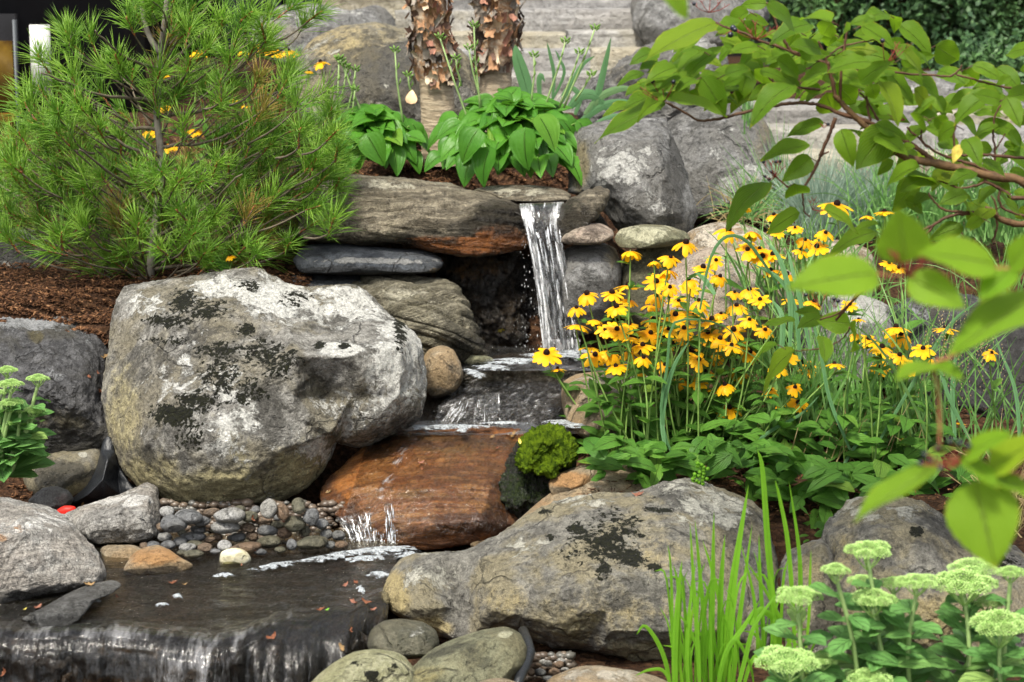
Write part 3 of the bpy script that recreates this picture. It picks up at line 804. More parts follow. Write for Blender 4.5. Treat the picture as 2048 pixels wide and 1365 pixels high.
R('rock_slab', 'flat pale cap stone lying above the waterfall lip', 'rock slab', [(945, 383), (970, 374), (1020, 370), (1075, 372), (1120, 378), (1142, 390), (1136, 402), (1090, 407), (1040, 404), (985, 396)], 5.42, M['ledge'], th=0.06, tilt=.06, amp=0.004, seed=33, tension=.4, facets=2,
  paint=[('light', 1040, 382, 100, 14, .6), ('dark', 1060, 405, 80, 5, 1)])
R('stone', 'dark rock at the right lip of the waterfall, slanting up to the grey stone', 'stone', [(1113, 440), (1125, 408), (1165, 385), (1200, 373), (1222, 380), (1216, 405), (1195, 435), (1160, 462), (1132, 482), (1115, 475)], 5.26, M['ledge'], th=0.08, tilt=.06, amp=0.010, seed=34, groove=(0.005, 60, (0.6, 0.1, 0.8), 1.5),
  paint=[('dark', 1130, 450, 46, 40, 1.1), ('wet', 1130, 440, 50, 50, 1.1), ('dark', 1170, 430, 50, 30, .6)])
R('rock_slab', 'blue grey slate slab under the brown layered slab', 'rock slab', [(585, 520), (610, 492), (660, 487), (720, 492), (790, 495), (845, 500), (878, 512), (888, 528), (872, 545), (830, 549), (740, 550), (650, 548), (600, 545)], 5.28, M['slate'], th=0.11, tilt=.07, amp=0.006, seed=35, tension=.4, facets=2,
  cps=[(700, 520, -.02), (820, 520, -.02)], paint=[('light', 740, 522, 160, 8, .8), ('dark', 740, 542, 170, 9, 1.0), ('ochre', 872, 545, 14, 10, .9)])
R('rock_slab', 'thin grey slab under the slate, running behind the striated boulder', 'rock slab', [(560, 580), (580, 552), (640, 545), (720, 548), (780, 556), (790, 575), (740, 590), (640, 598), (580, 600)], 5.26, M['slate'], th=0.08, tilt=.05, amp=0.006, seed=36, paint=[('light', 650, 575, 100, 10, .5), ('dark', 700, 556, 100, 5, .8)])
R('boulder', 'striated olive grey boulder with wavy grooves left of the waterfall', 'boulder', [(690, 575), (725, 555), (765, 547), (830, 550), (880, 556), (915, 570), (935, 595), (948, 640), (968, 690), (972, 722), (920, 730), (850, 725), (790, 700), (740, 640)], 5.16, M['striated'], th=0.12, tilt=.10,
  cps=[(780, 580, -.05), (880, 600, -.06), (840, 660, -.06), (920, 680, -.02)], amp=0.010, seed=37, fine=.6, facets=4, res=1.4, groove=(0.012, 62, (0.30, 0.25, 1), 2.2),
  paint=[('dark', 930, 680, 60, 60, .6), ('wet', 950, 700, 60, 40, .8), ('light', 800, 580, 80, 26, .4), ('light', 850, 630, 60, 40, .3)])
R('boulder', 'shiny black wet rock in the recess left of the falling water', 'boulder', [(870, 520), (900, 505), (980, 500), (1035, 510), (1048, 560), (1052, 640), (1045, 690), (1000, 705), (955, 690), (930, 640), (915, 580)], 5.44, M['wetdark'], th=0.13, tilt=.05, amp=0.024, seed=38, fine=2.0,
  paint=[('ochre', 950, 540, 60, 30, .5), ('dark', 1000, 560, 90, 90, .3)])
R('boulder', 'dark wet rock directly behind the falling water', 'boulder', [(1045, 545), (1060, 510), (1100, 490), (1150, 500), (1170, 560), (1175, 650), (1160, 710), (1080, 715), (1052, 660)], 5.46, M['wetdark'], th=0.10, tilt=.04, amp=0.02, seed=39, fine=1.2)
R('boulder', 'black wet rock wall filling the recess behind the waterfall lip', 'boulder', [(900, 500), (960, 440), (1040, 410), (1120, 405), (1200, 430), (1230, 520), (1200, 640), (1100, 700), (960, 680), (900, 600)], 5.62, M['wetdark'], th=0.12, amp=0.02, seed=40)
R('stone', 'small oval pinkish grey stone resting right of the waterfall', 'stone', [(1122, 485), (1135, 462), (1165, 449), (1200, 447), (1224, 460), (1228, 474), (1205, 486), (1165, 490)], 5.22, M['pink'], th=0.07, tilt=.03, amp=0.005, seed=41, paint=[('dark', 1150, 484, 50, 8, .7), ('dark', 1175, 465, 50, 20, .4)])
R('boulder', 'round grey boulder just right of the falling water, above the flowers', 'boulder', [(1110, 560), (1118, 510), (1145, 490), (1195, 484), (1230, 498), (1243, 540), (1240, 600), (1215, 650), (1160, 670), (1120, 640)], 5.28, M['grey'], th=0.14, tilt=.05, amp=0.008, seed=42, facets=2, paint=[('dark', 1190, 600, 90, 50, .6), ('ochre', 1225, 510, 20, 30, .6)])
R('stone', 'flat pale oval stone on the low wall right of the pinkish stone', 'stone', [(1228, 478), (1240, 458), (1280, 450), (1330, 452), (1370, 464), (1380, 480), (1340, 492), (1280, 498), (1240, 495)], 5.24, M['olive'], th=0.07, tilt=.03, amp=0.006, seed=43, paint=[('light', 1300, 465, 80, 20, .7)])
R('boulder', 'dark olive boulder in the low wall behind the topmost left flowers', 'boulder', [(1236, 560), (1245, 515), (1280, 494), (1340, 480), (1400, 478), (1420, 540), (1400, 620), (1340, 670), (1270, 670), (1240, 630)], 5.32, M['olive'], th=0.13, tilt=.05, amp=0.010, seed=44, paint=[('dark', 1290, 600, 90, 80, .8), ('light', 1370, 500, 50, 24, .4)])
R('boulder', 'smooth beige boulder on top of the low wall behind the flowers', 'boulder', [(1345, 500), (1385, 462), (1440, 446), (1490, 452), (1540, 472), (1575, 500), (1570, 540), (1500, 560), (1400, 550)], 5.34, M['tan'], th=0.12, tilt=.08, amp=0.008, seed=45, paint=[('light', 1450, 470, 120, 30, .6), ('ochre', 1380, 500, 30, 30, .3)])
R('boulder', 'rosy pale boulder seen through the densest flowers', 'boulder', [(1325, 600), (1335, 550), (1375, 510), (1430, 492), (1500, 500), (1560, 530), (1600, 560), (1610, 620), (1570, 670), (1480, 690), (1380, 680), (1335, 650)], 5.16, M['pink'], th=0.14, tilt=.10, amp=0.010, seed=46, paint=[('light', 1450, 540, 140, 60, .3)])
R('boulder', 'pale buff boulder behind the blue grass at the right of the low wall', 'boulder', [(1560, 560), (1575, 510), (1620, 485), (1680, 480), (1740, 500), (1760, 560), (1740, 610), (1640, 620), (1580, 600)], 5.42, M['tan'], th=0.12, tilt=.08, amp=0.010, seed=47, paint=[('light', 1650, 510, 120, 40, .6)])
R('boulder', 'light grey rough boulder behind the right cluster of flowers', 'boulder', [(1590, 640), (1620, 605), (1680, 588), (1740, 590), (1785, 612), (1800, 660), (1790, 740), (1700, 770), (1620, 740), (1585, 690)], 5.02, M['grey'], th=0.12, tilt=.12, amp=0.014, seed=48, paint=[('light', 1700, 610, 100, 40, .7)])
R('boulder', 'large near black boulder at the right behind the fine grass', 'boulder', [(1770, 660), (1790, 610), (1840, 588), (1920, 590), (2000, 605), (2120, 640), (2140, 900), (2000, 920), (1880, 890), (1800, 820), (1770, 740)], 4.95, M['dark'], th=0.14, tilt=.14, amp=0.02, seed=49, fine=.6, paint=[('light', 1840, 610, 60, 30, .5), ('dark', 1960, 720, 200, 90, .6), ('dark', 1950, 830, 200, 110, .9)])
R('boulder', 'tall upright grey stone with lichen blotches at the end of the hosta bed', 'boulder',
  [(1133, 385), (1138, 330), (1142, 285), (1152, 258), (1185, 246), (1240, 238), (1300, 236), (1332, 240), (1350, 280), (1372, 350), (1395, 430), (1375, 478), (1310, 480), (1240, 462), (1215, 430), (1190, 400), (1160, 392)], 5.56, M['grey'], th=0.08, tilt=.12, tension=.3, pw=3.2,
  cps=[(1190, 270, -.08), (1200, 350, -.10), (1310, 290, -.13), (1340, 400, -.13), (1260, 400, -.11), (1160, 330, -.03), (1300, 450, -.08)], amp=0.012, seed=50, fine=.6, facets=2,
  paint=[('ochre', 1160, 330, 26, 60, .75), ('light', 1240, 330, 70, 60, .42), ('light', 1300, 400, 60, 40, .3), ('dark', 1245, 367, 16, 14, 1.1), ('dark', 1220, 320, 20, 12, .8), ('dark', 1260, 430, 60, 30, .5), ('dark', 1350, 360, 20, 90, .8)])  # stains and lichen; the dark strip down the right side is painted shade
R('boulder', 'broad grey boulder behind the upright stone and the single reed blades', 'boulder', [(1320, 300), (1335, 240), (1390, 212), (1450, 205), (1510, 222), (1545, 262), (1565, 330), (1560, 400), (1500, 435), (1400, 445), (1350, 420)], 6.05, M['grey'], th=0.18, tilt=.12, amp=0.02, seed=51,
  paint=[('light', 1500, 390, 60, 60, .7), ('light', 1400, 300, 60, 80, .15), ('ochre', 1530, 270, 30, 60, .5), ('dark', 1400, 260, 100, 60, .4)])
R('boulder', 'mottled brown boulder behind the strappy leaves right of the birch', 'boulder', [(1150, 230), (1175, 175), (1230, 130), (1290, 95), (1350, 78), (1410, 85), (1450, 120), (1440, 200), (1400, 250), (1280, 262), (1190, 255)], 6.75, M['grey'], th=0.2, tilt=.12, amp=0.03, seed=52, fine=.7,
  paint=[('dark', 1290, 170, 120, 60, .55), ('light', 1390, 105, 40, 26, .6), ('ochre', 1240, 150, 60, 40, .4)])
R('boulder', 'large brown dome of a boulder behind the left birch trunk', 'boulder', [(580, 170), (592, 120), (625, 82), (680, 60), (750, 50), (830, 58), (895, 75), (940, 115), (958, 180), (950, 250), (860, 270), (720, 262), (610, 240)], 6.7, M['fore'], th=0.25, tilt=.16, amp=0.02, seed=53,
  paint=[('dark', 780, 150, 160, 80, .85), ('ochre', 690, 90, 120, 50, .6), ('light', 880, 170, 60, 50, .3), ('light', 640, 100, 60, 40, .3)])
R('boulder', 'far grey rough boulder in front of the dark building', 'boulder', [(500, 90), (515, 45), (560, 12), (640, 5), (700, 18), (755, 12), (785, 35), (790, 75), (700, 110), (560, 130)], 7.9, M['grey'], th=0.25, tilt=.1, amp=0.03, seed=54, paint=[('light', 640, 20, 120, 20, .4), ('ochre', 560, 60, 60, 40, .4)])
R('boulder', 'grey pitted boulder beside the top of the stone steps', 'boulder', [(1262, 60), (1262, 10), (1275, -30), (1400, -40), (1500, -20), (1540, 20), (1520, 70), (1420, 110), (1300, 95)], 8.0, M['grey'], th=0.25, tilt=.1, amp=0.03, seed=55, paint=[('dark', 1320, 80, 80, 30, .6)])
R('boulder', 'grey lilac boulder far right beneath the hedge', 'boulder', [(1700, 250), (1720, 190), (1800, 155), (1900, 150), (1980, 165), (2060, 175), (2140, 200), (2140, 270), (1950, 280), (1800, 280)], 7.2, M['grey'], th=0.25, tilt=.1, amp=0.03, seed=56, paint=[('light', 1800, 190, 60, 30, .3)])
R('stone', 'shaded grey rock at the left edge beneath the pine', 'stone', [(-80, 520), (-40, 470), (40, 455), (100, 470), (135, 510), (130, 545), (40, 560), (-60, 560)], 5.6, M['grey'], th=0.12, amp=0.01, seed=57, paint=[('dark', 40, 510, 120, 50, .7)])  # dark field puts the shade into its grey

# stone steps: each block of every course is a block of its own
random.seed(5)


def block(px0, px1, py0, py1, d, depth, label, seed, mat=None, lean=0.0):
    """hewn step block between two photo columns and rows at depth d"""
    a, b_ = P(px0, py1, d), P(px1, py0, d)
    x0, x1, z0, z1 = a[0], b_[0], a[2], b_[2]
    nx_, nz_, ny_ = max(8, int((x1 - x0) / 0.018)), max(4, int((z1 - z0) / 0.012)), 14
    vs, fs = [], []
    # front, top and sides from one folded strip profile
    prof = [(0.0, z0 - 0.03)] + [(0.0, z0 + (z1 - z0) * k / nz_) for k in range(1, nz_)] + [(0.006, z1 - 0.003), (0.02, z1)] + [(depth * k / ny_, z1) for k in range(1, ny_ + 1)] + [(depth, z0 - 0.03)]
    prof = np.array(prof)
    xs = np.linspace(x0, x1, nx_ + 1)
    Pn, Xn = len(prof), len(xs)
    XX, PPi = np.meshgrid(xs, np.arange(Pn))
    v = np.stack([XX.ravel(), d + prof[PPi.ravel(), 0], prof[PPi.ravel(), 1]], -1)
    rs = np.random.RandomState(seed)
    off = rs.uniform(-30, 30, 3)
    n1 = fbm(v * np.array([2, 2, 14]) + off, 3) * 0.014 + fbm(v * 22 + off, 3) * 0.004
    top = (PPi.ravel() > nz_)
    v[:, 1] += np.where(top, 0, n1 * 1.6)
    v[:, 2] += np.where(top, fbm(v * 5 + off, 4) * 0.012, 0) + lean * (v[:, 0] - x0)
    ends = (XX.ravel() == xs[0]) | (XX.ravel() == xs[-1])
    v[ends, 0] += fbm(v[ends] * 14 + off, 2) * 0.03
    fs = [[p_ * Xn + i, p_ * Xn + i + 1, (p_ + 1) * Xn + i + 1, (p_ + 1) * Xn + i] for p_ in range(Pn - 1) for i in range(Xn - 1)]
    fs.append([p_ * Xn for p_ in range(Pn)][::-1] if False else [p_ * Xn for p_ in range(Pn - 1, -1, -1)][::-1])
    fs.append([p_ * Xn + Xn - 1 for p_ in range(Pn)][::-1])
    o = np.array([(x0 + x1) / 2, d + depth / 2, z0 - 0.03])
    me = mesh('step_block', v, fs, False, o)
    for k in CH:
        me.attributes.new(k, 'FLOAT', 'POINT')
    ob = link('step_block', me, mat or (M['step'], M['step_grey'], M['step_buff'])[seed % 3], loc=tuple(o))
    tag(ob, label, 'stone step', 'hewn pale blocks of the garden steps')
    return ob


block(860, 1262, -10, 20, 8.55, .6, 'topmost long step block at the upper edge, behind the birch trunks', 1)
block(640, 858, -14, 24, 8.6, .6, 'topmost step block left of the birches', 2)
block(788, 1000, 22, 66, 8.2, .55, 'second course step block with yellowish face between the birch trunks', 3)
block(1002, 1296, 18, 62, 8.2, .55, 'second course step block with clean right end beside the pitted boulder', 4)
block(760, 1130, 66, 104, 7.95, .5, 'third course step block behind both birch trunks', 5)
block(1132, 1370, 62, 100, 7.95, .5, 'third course step block right of the birches', 6)
block(820, 1180, 100, 150, 7.7, .5, 'fourth course step block behind the hosta flower stalks', 7)
block(1182, 1440, 98, 146, 7.7, .5, 'fourth course step block reaching under the dogwood leaves', 8)
block(850, 1270, 148, 215, 7.45, .5, 'lowest step block behind the hostas', 9)
block(1510, 1860, 214, 258, 6.9, .5, 'white terrace block behind the dogwood, upper course left', 10)
block(1862, 2200, 222, 262, 6.9, .5, 'white terrace block behind the dogwood, upper course right', 11)
block(1540, 1760, 258, 312, 6.65, .45, 'white terrace block behind the dogwood, middle course left', 12)
block(1762, 2180, 260, 318, 6.65, .45, 'white terrace block behind the dogwood, middle course right', 13)
block(1560, 1900, 312, 372, 6.4, .4, 'white terrace block behind the blue grass, lower course left', 14)
block(1902, 2180, 318, 378, 6.4, .4, 'white terrace block at the right edge, lower course', 15)

# pebbles of the bank: (px, py, half width, half height, tint)
PEB = [(334, 1024, 15, 12, 'pale'), (348, 1048, 28, 19, 'grey'), (377, 1034, 30, 16, 'grey'), (402, 1042, 20, 12, 'grey'), (424, 1025, 18, 8, 'brown'), (459, 1032, 34, 15, 'pale'), (452, 1054, 29, 14, 'pale'), (396, 1059, 17, 9, 'grey'), (387, 1074, 26, 11, 'grey'),
       (330, 1074, 15, 10, 'pale'), (361, 1084, 14, 10, 'grey'), (498, 1034, 18, 12, 'olive'), (496, 1056, 17, 10, 'brown'), (537, 1018, 17, 20, 'pale'), (565, 1024, 13, 17, 'brown'), (597, 1012, 15, 17, 'olive'), (622, 1034, 17, 18, 'grey'), (590, 1048, 23, 16, 'olive'),
       (527, 1041, 18, 8, 'brown'), (534, 1062, 22, 11, 'grey'), (504, 1072, 12, 11, 'brown'), (477, 1075, 16, 10, 'grey'), (569, 1067, 16, 12, 'brown'), (555, 1050, 15, 8, 'olive'), (539, 1084, 25, 13, 'olive'), (449, 1092, 15, 12, 'pale'), (410, 1096, 16, 11, 'brown'),
       (375, 1096, 18, 9, 'pale'), (387, 1109, 20, 9, 'olive'), (492, 1096, 32, 12, 'brown'), (625, 1086, 34, 13, 'olive'), (652, 1069, 13, 11, 'grey'), (676, 1071, 14, 10, 'grey'), (336, 1091, 16, 10, 'grey'), (307, 1091, 13, 9, 'grey'), (288, 1092, 9, 7, 'brown'),
       (584, 1090, 12, 13, 'grey'), (418, 1079, 13, 8, 'brown'), (436, 1074, 11, 8, 'brown'), (609, 1061, 12, 12, 'olive'), (682, 1090, 14, 8, 'brown'), (390, 1089, 18, 7, 'olive'), (643, 1048, 14, 10, 'grey'), (430, 1060, 10, 7, 'olive'), (364, 1066, 11, 7, 'olive'),
       (462, 1076, 8, 6, 'grey'), (556, 1036, 9, 7, 'grey'), (610, 1072, 10, 7, 'brown'), (512, 1020, 10, 8, 'grey'), (480, 1018, 12, 7, 'olive'), (660, 1090, 12, 7, 'grey'), (322, 1054, 10, 9, 'brown'), (430, 1103, 12, 6, 'grey'), (365, 1106, 12, 6, 'olive'), (520, 1104, 14, 6, 'grey'), (560, 1100, 12, 7, 'olive')]
WORD = {'grey': 'grey', 'pale': 'pale grey', 'brown': 'reddish brown', 'olive': 'dark olive'}


ORD = 'first second third fourth fifth sixth seventh eighth ninth tenth eleventh twelfth thirteenth fourteenth fifteenth sixteenth seventeenth eighteenth nineteenth twentieth twenty-first twenty-second twenty-third twenty-fourth'.split()
ROWN = ('topmost row', 'second row', 'third row', 'row at the waterline')


def prow(y):
    return 0 if y < 1040 else 1 if y < 1063 else 2 if y < 1086 else 3


PR = [sorted([q[0] for q in PEB if prow(q[1]) == r_]) for r_ in range(4)]


def near_of(px, py):
    r_ = prow(py)
    return ORD[PR[r_].index(px)] + ' from the left', ROWN[r_]


for k, (px, py, rx, ry, tint) in enumerate(PEB):
    rs = np.random.RandomState(100 + k)
    ang = np.linspace(0, 2 * math.pi, 11, endpoint=False)
    e = rs.uniform(.93, 1.07, 11)
    rot = rs.uniform(-.25, .25)
    ex, ey = np.cos(ang) * rx * e, np.sin(ang) * ry * e
    ol = np.stack([px + ex * math.cos(rot) - ey * math.sin(rot), py + ex * math.sin(rot) * .5 + ey], -1)
    z = 0.07 * max(0, (1075 - py) / 60) + 0.012
    d = DZ(py + ry, z) + 0.005
    shape = 'flat' if rx > ry * 1.9 else 'round' if rx < ry * 1.25 else 'oval'
    sz = 'large' if rx > 24 else 'small' if rx < 13 else 'medium'
    a, b_ = near_of(px, py)
    R('pebble', f'{sz} {shape} {WORD[tint]} bank pebble, {a} in the {b_}', 'pebble', ol, d, M['peb_' + tint], th=pxs(4.3) * rx * .9, back=pxs(4.3) * rx * .9, amp=0.0022, freq=14, facets=1, seed=200 + k, res=1.6, group='river pebbles on the bank under the big boulder', tension=1.0, pw=2.0,
      tilt=pxs(4.3) * ry * .6, paint=[('light', px - rx * .2, py - ry * .5, rx * .6, ry * .4, .25)] if k % 3 == 0 else [])
for k, (px, py, rx, ry) in enumerate([(1072, 1332, 12, 8), (1095, 1328, 11, 8), (1118, 1330, 12, 8), (1082, 1345, 13, 9), (1108, 1345, 12, 9), (1130, 1340, 10, 7), (1070, 1358, 14, 7), (1096, 1358, 11, 7), (1062, 1345, 9, 8), (1122, 1322, 8, 6)]):
    rs = np.random.RandomState(500 + k)
    ang = np.linspace(0, 2 * math.pi, 8, endpoint=False)
    e = rs.uniform(.8, 1.15, 8)
    ol = np.stack([px + np.cos(ang) * rx * e, py + np.sin(ang) * ry * e], -1)
    tint = ('brown', 'pale', 'brown', 'grey')[k % 4]
    R('pebble', f'{WORD[tint]} little stone in the gap right of the black hose, {ORD[sorted([1072, 1095, 1118, 1082, 1108, 1130, 1070, 1096, 1062, 1122]).index(px)]} from the left', 'pebble', ol, 3.62 - (py - 1330) * .002, M['peb_' + tint], th=.018, back=.02, amp=0.002, facets=3, seed=520 + k, res=1.6,
      group='little stones beside the black hose')

# ================================================================== WATER
def water_mat(name, tint=(0.75, 0.72, 0.62), ripple=40, stretch=(1, 1, 1), bdist=0.004, murk=0.25, murkcol=(0.03, 0.025, 0.015)):
    t = NT(name)
    p = t.n('Mapping', {'Vector': t.pos(), 'Scale': stretch}).outputs[0]
    n = t.math('ADD', t.noise(p, ripple, 5, 0.6, 0.6), t.math('MULTIPLY', t.noise(p, ripple * 0.22, 3, 0.5), 2.0))
    nb = t.bump(n, bdist)
    fr = t.n('Fresnel', {'IOR': 1.45, 'Normal': nb}).outputs[0]
    tr = t.n('BsdfTransparent', {'Color': (*tint, 1)}).outputs[0]
    df = t.n('BsdfDiffuse', {'Color': (*murkcol, 1)}).outputs[0]
    m1 = t.n('MixShader', {0: murk, 1: tr, 2: df}).outputs[0]
    gl = t.n('BsdfGlossy', {'Color': (1, 1, 1, 1), 'Roughness': 0.07, 'Normal': nb}).outputs[0]
    mx = t.n('MixShader', {0: t.math('MULTIPLY', fr, 0.85, clamp=True), 1: m1, 2: gl}).outputs[0]
    t.t.links.new(mx, t.out.inputs['Surface'])
    return t.m


def fall_mat(name, su=30.0, sv=4.0, lo=0.47, hi=0.66, white=0.8, seed=0.0, fade='foam', gain=1.0):
    """water coming down: clear film with torn white streaks that run along the flow (fu across, fv down)"""
    t = NT(name)
    v = t.n('CombineXYZ', {0: t.math('MULTIPLY', t.attr('fu'), su), 1: t.math('MULTIPLY', t.attr('fv'), sv), 2: seed}).outputs[0]
    n1 = t.noise(v, 1.0, 5, 0.6, 0.35)
    v2 = t.n('CombineXYZ', {0: t.math('MULTIPLY', t.attr('fu'), su * 3.2), 1: t.math('MULTIPLY', t.attr('fv'), sv * 2.6), 2: seed + 5}).outputs[0]
    n2 = t.noise(v2, 1.0, 4, 0.6, 0.3)
    st = t.math('ADD', t.math('MULTIPLY', n1, 0.62), t.math('MULTIPLY', n2, 0.38))
    st = t.math('ADD', st, t.math('MULTIPLY', t.attr(fade), 0.22))
    mask = t.math('MULTIPLY', t.smooth(st, lo, hi), gain, clamp=True)
    nb = t.bump(st, 0.012)
    fr = t.n('Fresnel', {'IOR': 1.36, 'Normal': nb}).outputs[0]
    tr = t.n('BsdfTransparent', {'Color': (0.94, 0.95, 0.95, 1)}).outputs[0]
    gl = t.n('BsdfGlossy', {'Color': (1, 1, 1, 1), 'Roughness': 0.12, 'Normal': nb}).outputs[0]
    clear = t.n('MixShader', {0: t.math('MULTIPLY', fr, 1.4, clamp=True), 1: tr, 2: gl}).outputs[0]
    df = t.n('BsdfDiffuse', {'Color': (white, white * 1.0, white * 1.01, 1), 'Normal': nb}).outputs[0]
    tl = t.n('BsdfTranslucent', {'Color': (white, white, white, 1)}).outputs[0]
    wh = t.n('MixShader', {0: 0.35, 1: df, 2: tl}).outputs[0]
    wh = t.n('MixShader', {0: 0.3, 1: wh, 2: gl}).outputs[0]
    mx = t.n('MixShader', {0: mask, 1: clear, 2: wh}).outputs[0]
    t.t.links.new(mx, t.out.inputs['Surface'])
    return t.m


M['pool'] = water_mat('pool_water', tint=(0.72, 0.66, 0.52), ripple=40, stretch=(1, 2.6, 1), bdist=0.011, murk=0.10, murkcol=(0.03, 0.025, 0.012))
M['film'] = water_mat('film_water', tint=(0.92, 0.9, 0.86), ripple=70, stretch=(1.6, 0.5, 0.5), bdist=0.005, murk=0.0)
M['fall'] = fall_mat('falling_water', su=9, sv=5.5, lo=0.50, hi=0.68, gain=0.85)
M['curtain'] = fall_mat('sheeting_water', su=38, sv=7, lo=0.55, hi=0.80, seed=3, gain=0.34)
M['trickle'] = fall_mat('trickling_water', su=12, sv=7, lo=0.50, hi=0.72, seed=8, gain=0.75)
t = NT('white_water')
nz = t.noise(t.pos(), 120, 3, 0.6)
tr = t.n('BsdfTransparent').outputs[0]
pr = t.n('BsdfDiffuse', {'Color': (0.85, 0.87, 0.88, 1)}).outputs[0]
g2 = t.n('BsdfGlossy', {'Roughness': 0.15}).outputs[0]
a = t.n('MixShader', {0: 0.45, 1: pr, 2: g2}).outputs[0]
a = t.n('MixShader', {0: t.smooth(nz, 0.25, 0.6, 0.12, 0.8), 1: tr, 2: a}).outputs[0]
t.t.links.new(a, t.out.inputs['Surface'])
M['white_water'] = t.m
t = NT('foam_bubbles')
vo = t.n('TexVoronoi', {'Vector': t.pos(), 'Scale': 260.0}).outputs['Distance']
fo = t.noise(t.pos(), 60, 6, 0.7)
hole = t.smooth(t.math('ADD', t.math('MULTIPLY', t.math('SUBTRACT', fo, 0.5), 2.4), t.attr('foam')), 0.05, 0.45)
b0 = t.t.nodes['Principled BSDF']
t.go(Base_Color=t.mix(t.smooth(vo, 0.1, 0.6), (0.20, 0.23, 0.25), (0.50, 0.54, 0.57)), Roughness=0.4, Normal=t.bump(vo, 0.006), Alpha=hole)
M['foam'] = t.m


def sheet(name, fn, nu, nv, mat, attrs=None, kind=None, parent=None, noisef=None):
    """grid surface fn(u, v) -> (n, 3), u and v in 0..1"""
    U, V = np.meshgrid(np.linspace(0, 1, nu), np.linspace(0, 1, nv))
    U, V = U.ravel(), V.ravel()
    v = fn(U, V)
    i, j = np.meshgrid(np.arange(nu - 1), np.arange(nv - 1))
    b_ = (j * nu + i).ravel()
    f = np.stack([b_, b_ + nu, b_ + nu + 1, b_ + 1], -1)
    at = {k: g(U, V) for k, g in (attrs or {}).items()}
    me = mesh(name, v, f, True, None, at)
    o = link(name, me, mat, parent)
    if kind:
        o['kind'] = kind
    return o


# --- lower pool and the ledge it spills over
LIPX = [-160, 0, 60, 150, 258, 330, 414, 469, 547, 620, 700, 745, 790]
LIPY = [1262, 1268, 1271, 1269, 1265, 1277, 1285, 1279, 1250, 1237, 1222, 1206, 1190]


def lip(u):
    px = -150 + u * 930
    py = np.interp(px, LIPX, LIPY) + fbm(np.stack([np.ravel(px) / 60., np.ravel(px) * 0, np.ravel(px) * 0 + 2], -1), 3).reshape(np.shape(px)) * 22
    return px, py


def ledge_pt(u, s, drop0=0.0, outset=0.0):
    """s: metres along the surface from the pool edge; negative lies back over the pool"""
    px, py = lip(u)
    d = DZ(py, 0.0)
    x = (px - 1024) * KPX * d / (CP - (py - 682.5) * KPX * SP)
    r = np.interp(px, [-200, 500, 560, 700, 800], [0.045, 0.05, 0.16, 0.12, 0.08])
    arc = r * math.pi / 2
    th = np.clip(s / r, 0, math.pi / 2)
    yy = d - np.where(s < 0, s, 0) - r * np.sin(th)
    zz = -r * (1 - np.cos(th)) - np.where(s > arc, s - arc, 0) + drop0
    yy = yy - np.where(s > arc, (s - arc) * 0.12, 0)
    yy = yy - outset * np.sin(th)
    zz = zz + outset * np.cos(th) * (s > -0.02)
    return np.stack([x * (1 + 0 * s), yy, zz], -1)


def rocky(u, v):
    s = -0.72 + v * 1.35
    p_ = ledge_pt(u, s)
    n = fbm(p_ * 5 + 3, 4) * 0.05 + fbm(p_ * 14, 4, ridge=True) * 0.022
    sunk = np.where(s < 0, -0.012 - 0.03 * np.clip(-s / 0.2, 0, 1), -0.012)
    p_[:, 2] += sunk + np.where(s < 0.02, n * 0.5, n)
    px, _ = lip(u)
    step = np.exp(-((s - 0.13) / 0.02) ** 2) * np.interp(px, [200, 260, 480, 540], [0, 1, 1, 0]) * 0.02
    p_[:, 1] -= np.where(s > 0.05, n * 1.6, 0) + step
    return p_


def zeros(u, v):
    return np.zeros(len(u))


o = sheet('stream_bed', rocky, 420, 240, M['wetdark'],
          {'moss': zeros, 'light': zeros, 'dark': lambda u, v: 0.25 * (v > .5), 'wet': zeros,
           'ochre': lambda u, v: np.clip(np.exp(-(((-150 + u * 930) - 700) / 70) ** 2 - ((v - .12) / .07) ** 2) * 0.9 + np.where(v > .60, .5 * np.interp(-150 + u * 930, [400, 560], [1, 0]), .2), 0, 1)}, kind='structure')


def pool_top(u, v):
    s = -0.72 + v * 0.72
    p_ = ledge_pt(u, s)
    p_[:, 2] += 0.004 + fbm(p_ * 14, 3) * 0.003
    return p_


def pool_fall(u, v):
    s = -0.06 + v * 0.62
    p_ = ledge_pt(u, s, 0.006, 0.006)
    wob = fbm(np.stack([u * 40, v * 2, u * 0], -1), 3) * 0.02
    p_[:, 1] -= np.clip(s, 0, .2) / .2 * (0.020 + wob) + np.where(s > .05, fbm(p_ * 5 + 3, 4) * 0.05, 0)
    return p_


sheet('pool_water', pool_top, 300, 120, M['pool'], kind='structure')
sheet('spilling_water', pool_fall, 360, 160, M['curtain'],
      {'fu': lambda u, v: u, 'fv': lambda u, v: v, 'foam': lambda u, v: np.exp(-((v - .12) / .06) ** 2) * np.interp(-150 + u * 930, [-150, 20, 120, 260, 480, 520, 600, 700], [.1, .3, .6, .8, .9, .4, .2, 0]) * (.6 + 2.2 * fbm(np.stack([u * 14, u * 0, v * 3], -1), 3)) + np.where(v > .14, 3.2 * fbm(np.stack([u * 5 + 3, u * 0, v * 2.5], -1), 3) - .35, 0) + np.interp(-150 + u * 930, [0, 250, 400, 560, 780], [.1, .25, .2, 0.05, -.5])}, kind='structure')


def flat_pool(name, quad, z, mat):
    """quad of photo points (left near, right near, right far, left far) at height z"""
    A, B, C_, D_ = [np.array(PZ(px, py, z)) for px, py in quad]

    def fn(u, v):
        u, v = u[:, None], v[:, None]
        p_ = (A * (1 - u) + B * u) * (1 - v) + (D_ * (1 - u) + C_ * u) * v
        p_[:, 2] += fbm(p_ * 16, 3) * 0.003
        return p_
    return sheet(name, fn, 160, 60, mat, kind='structure')


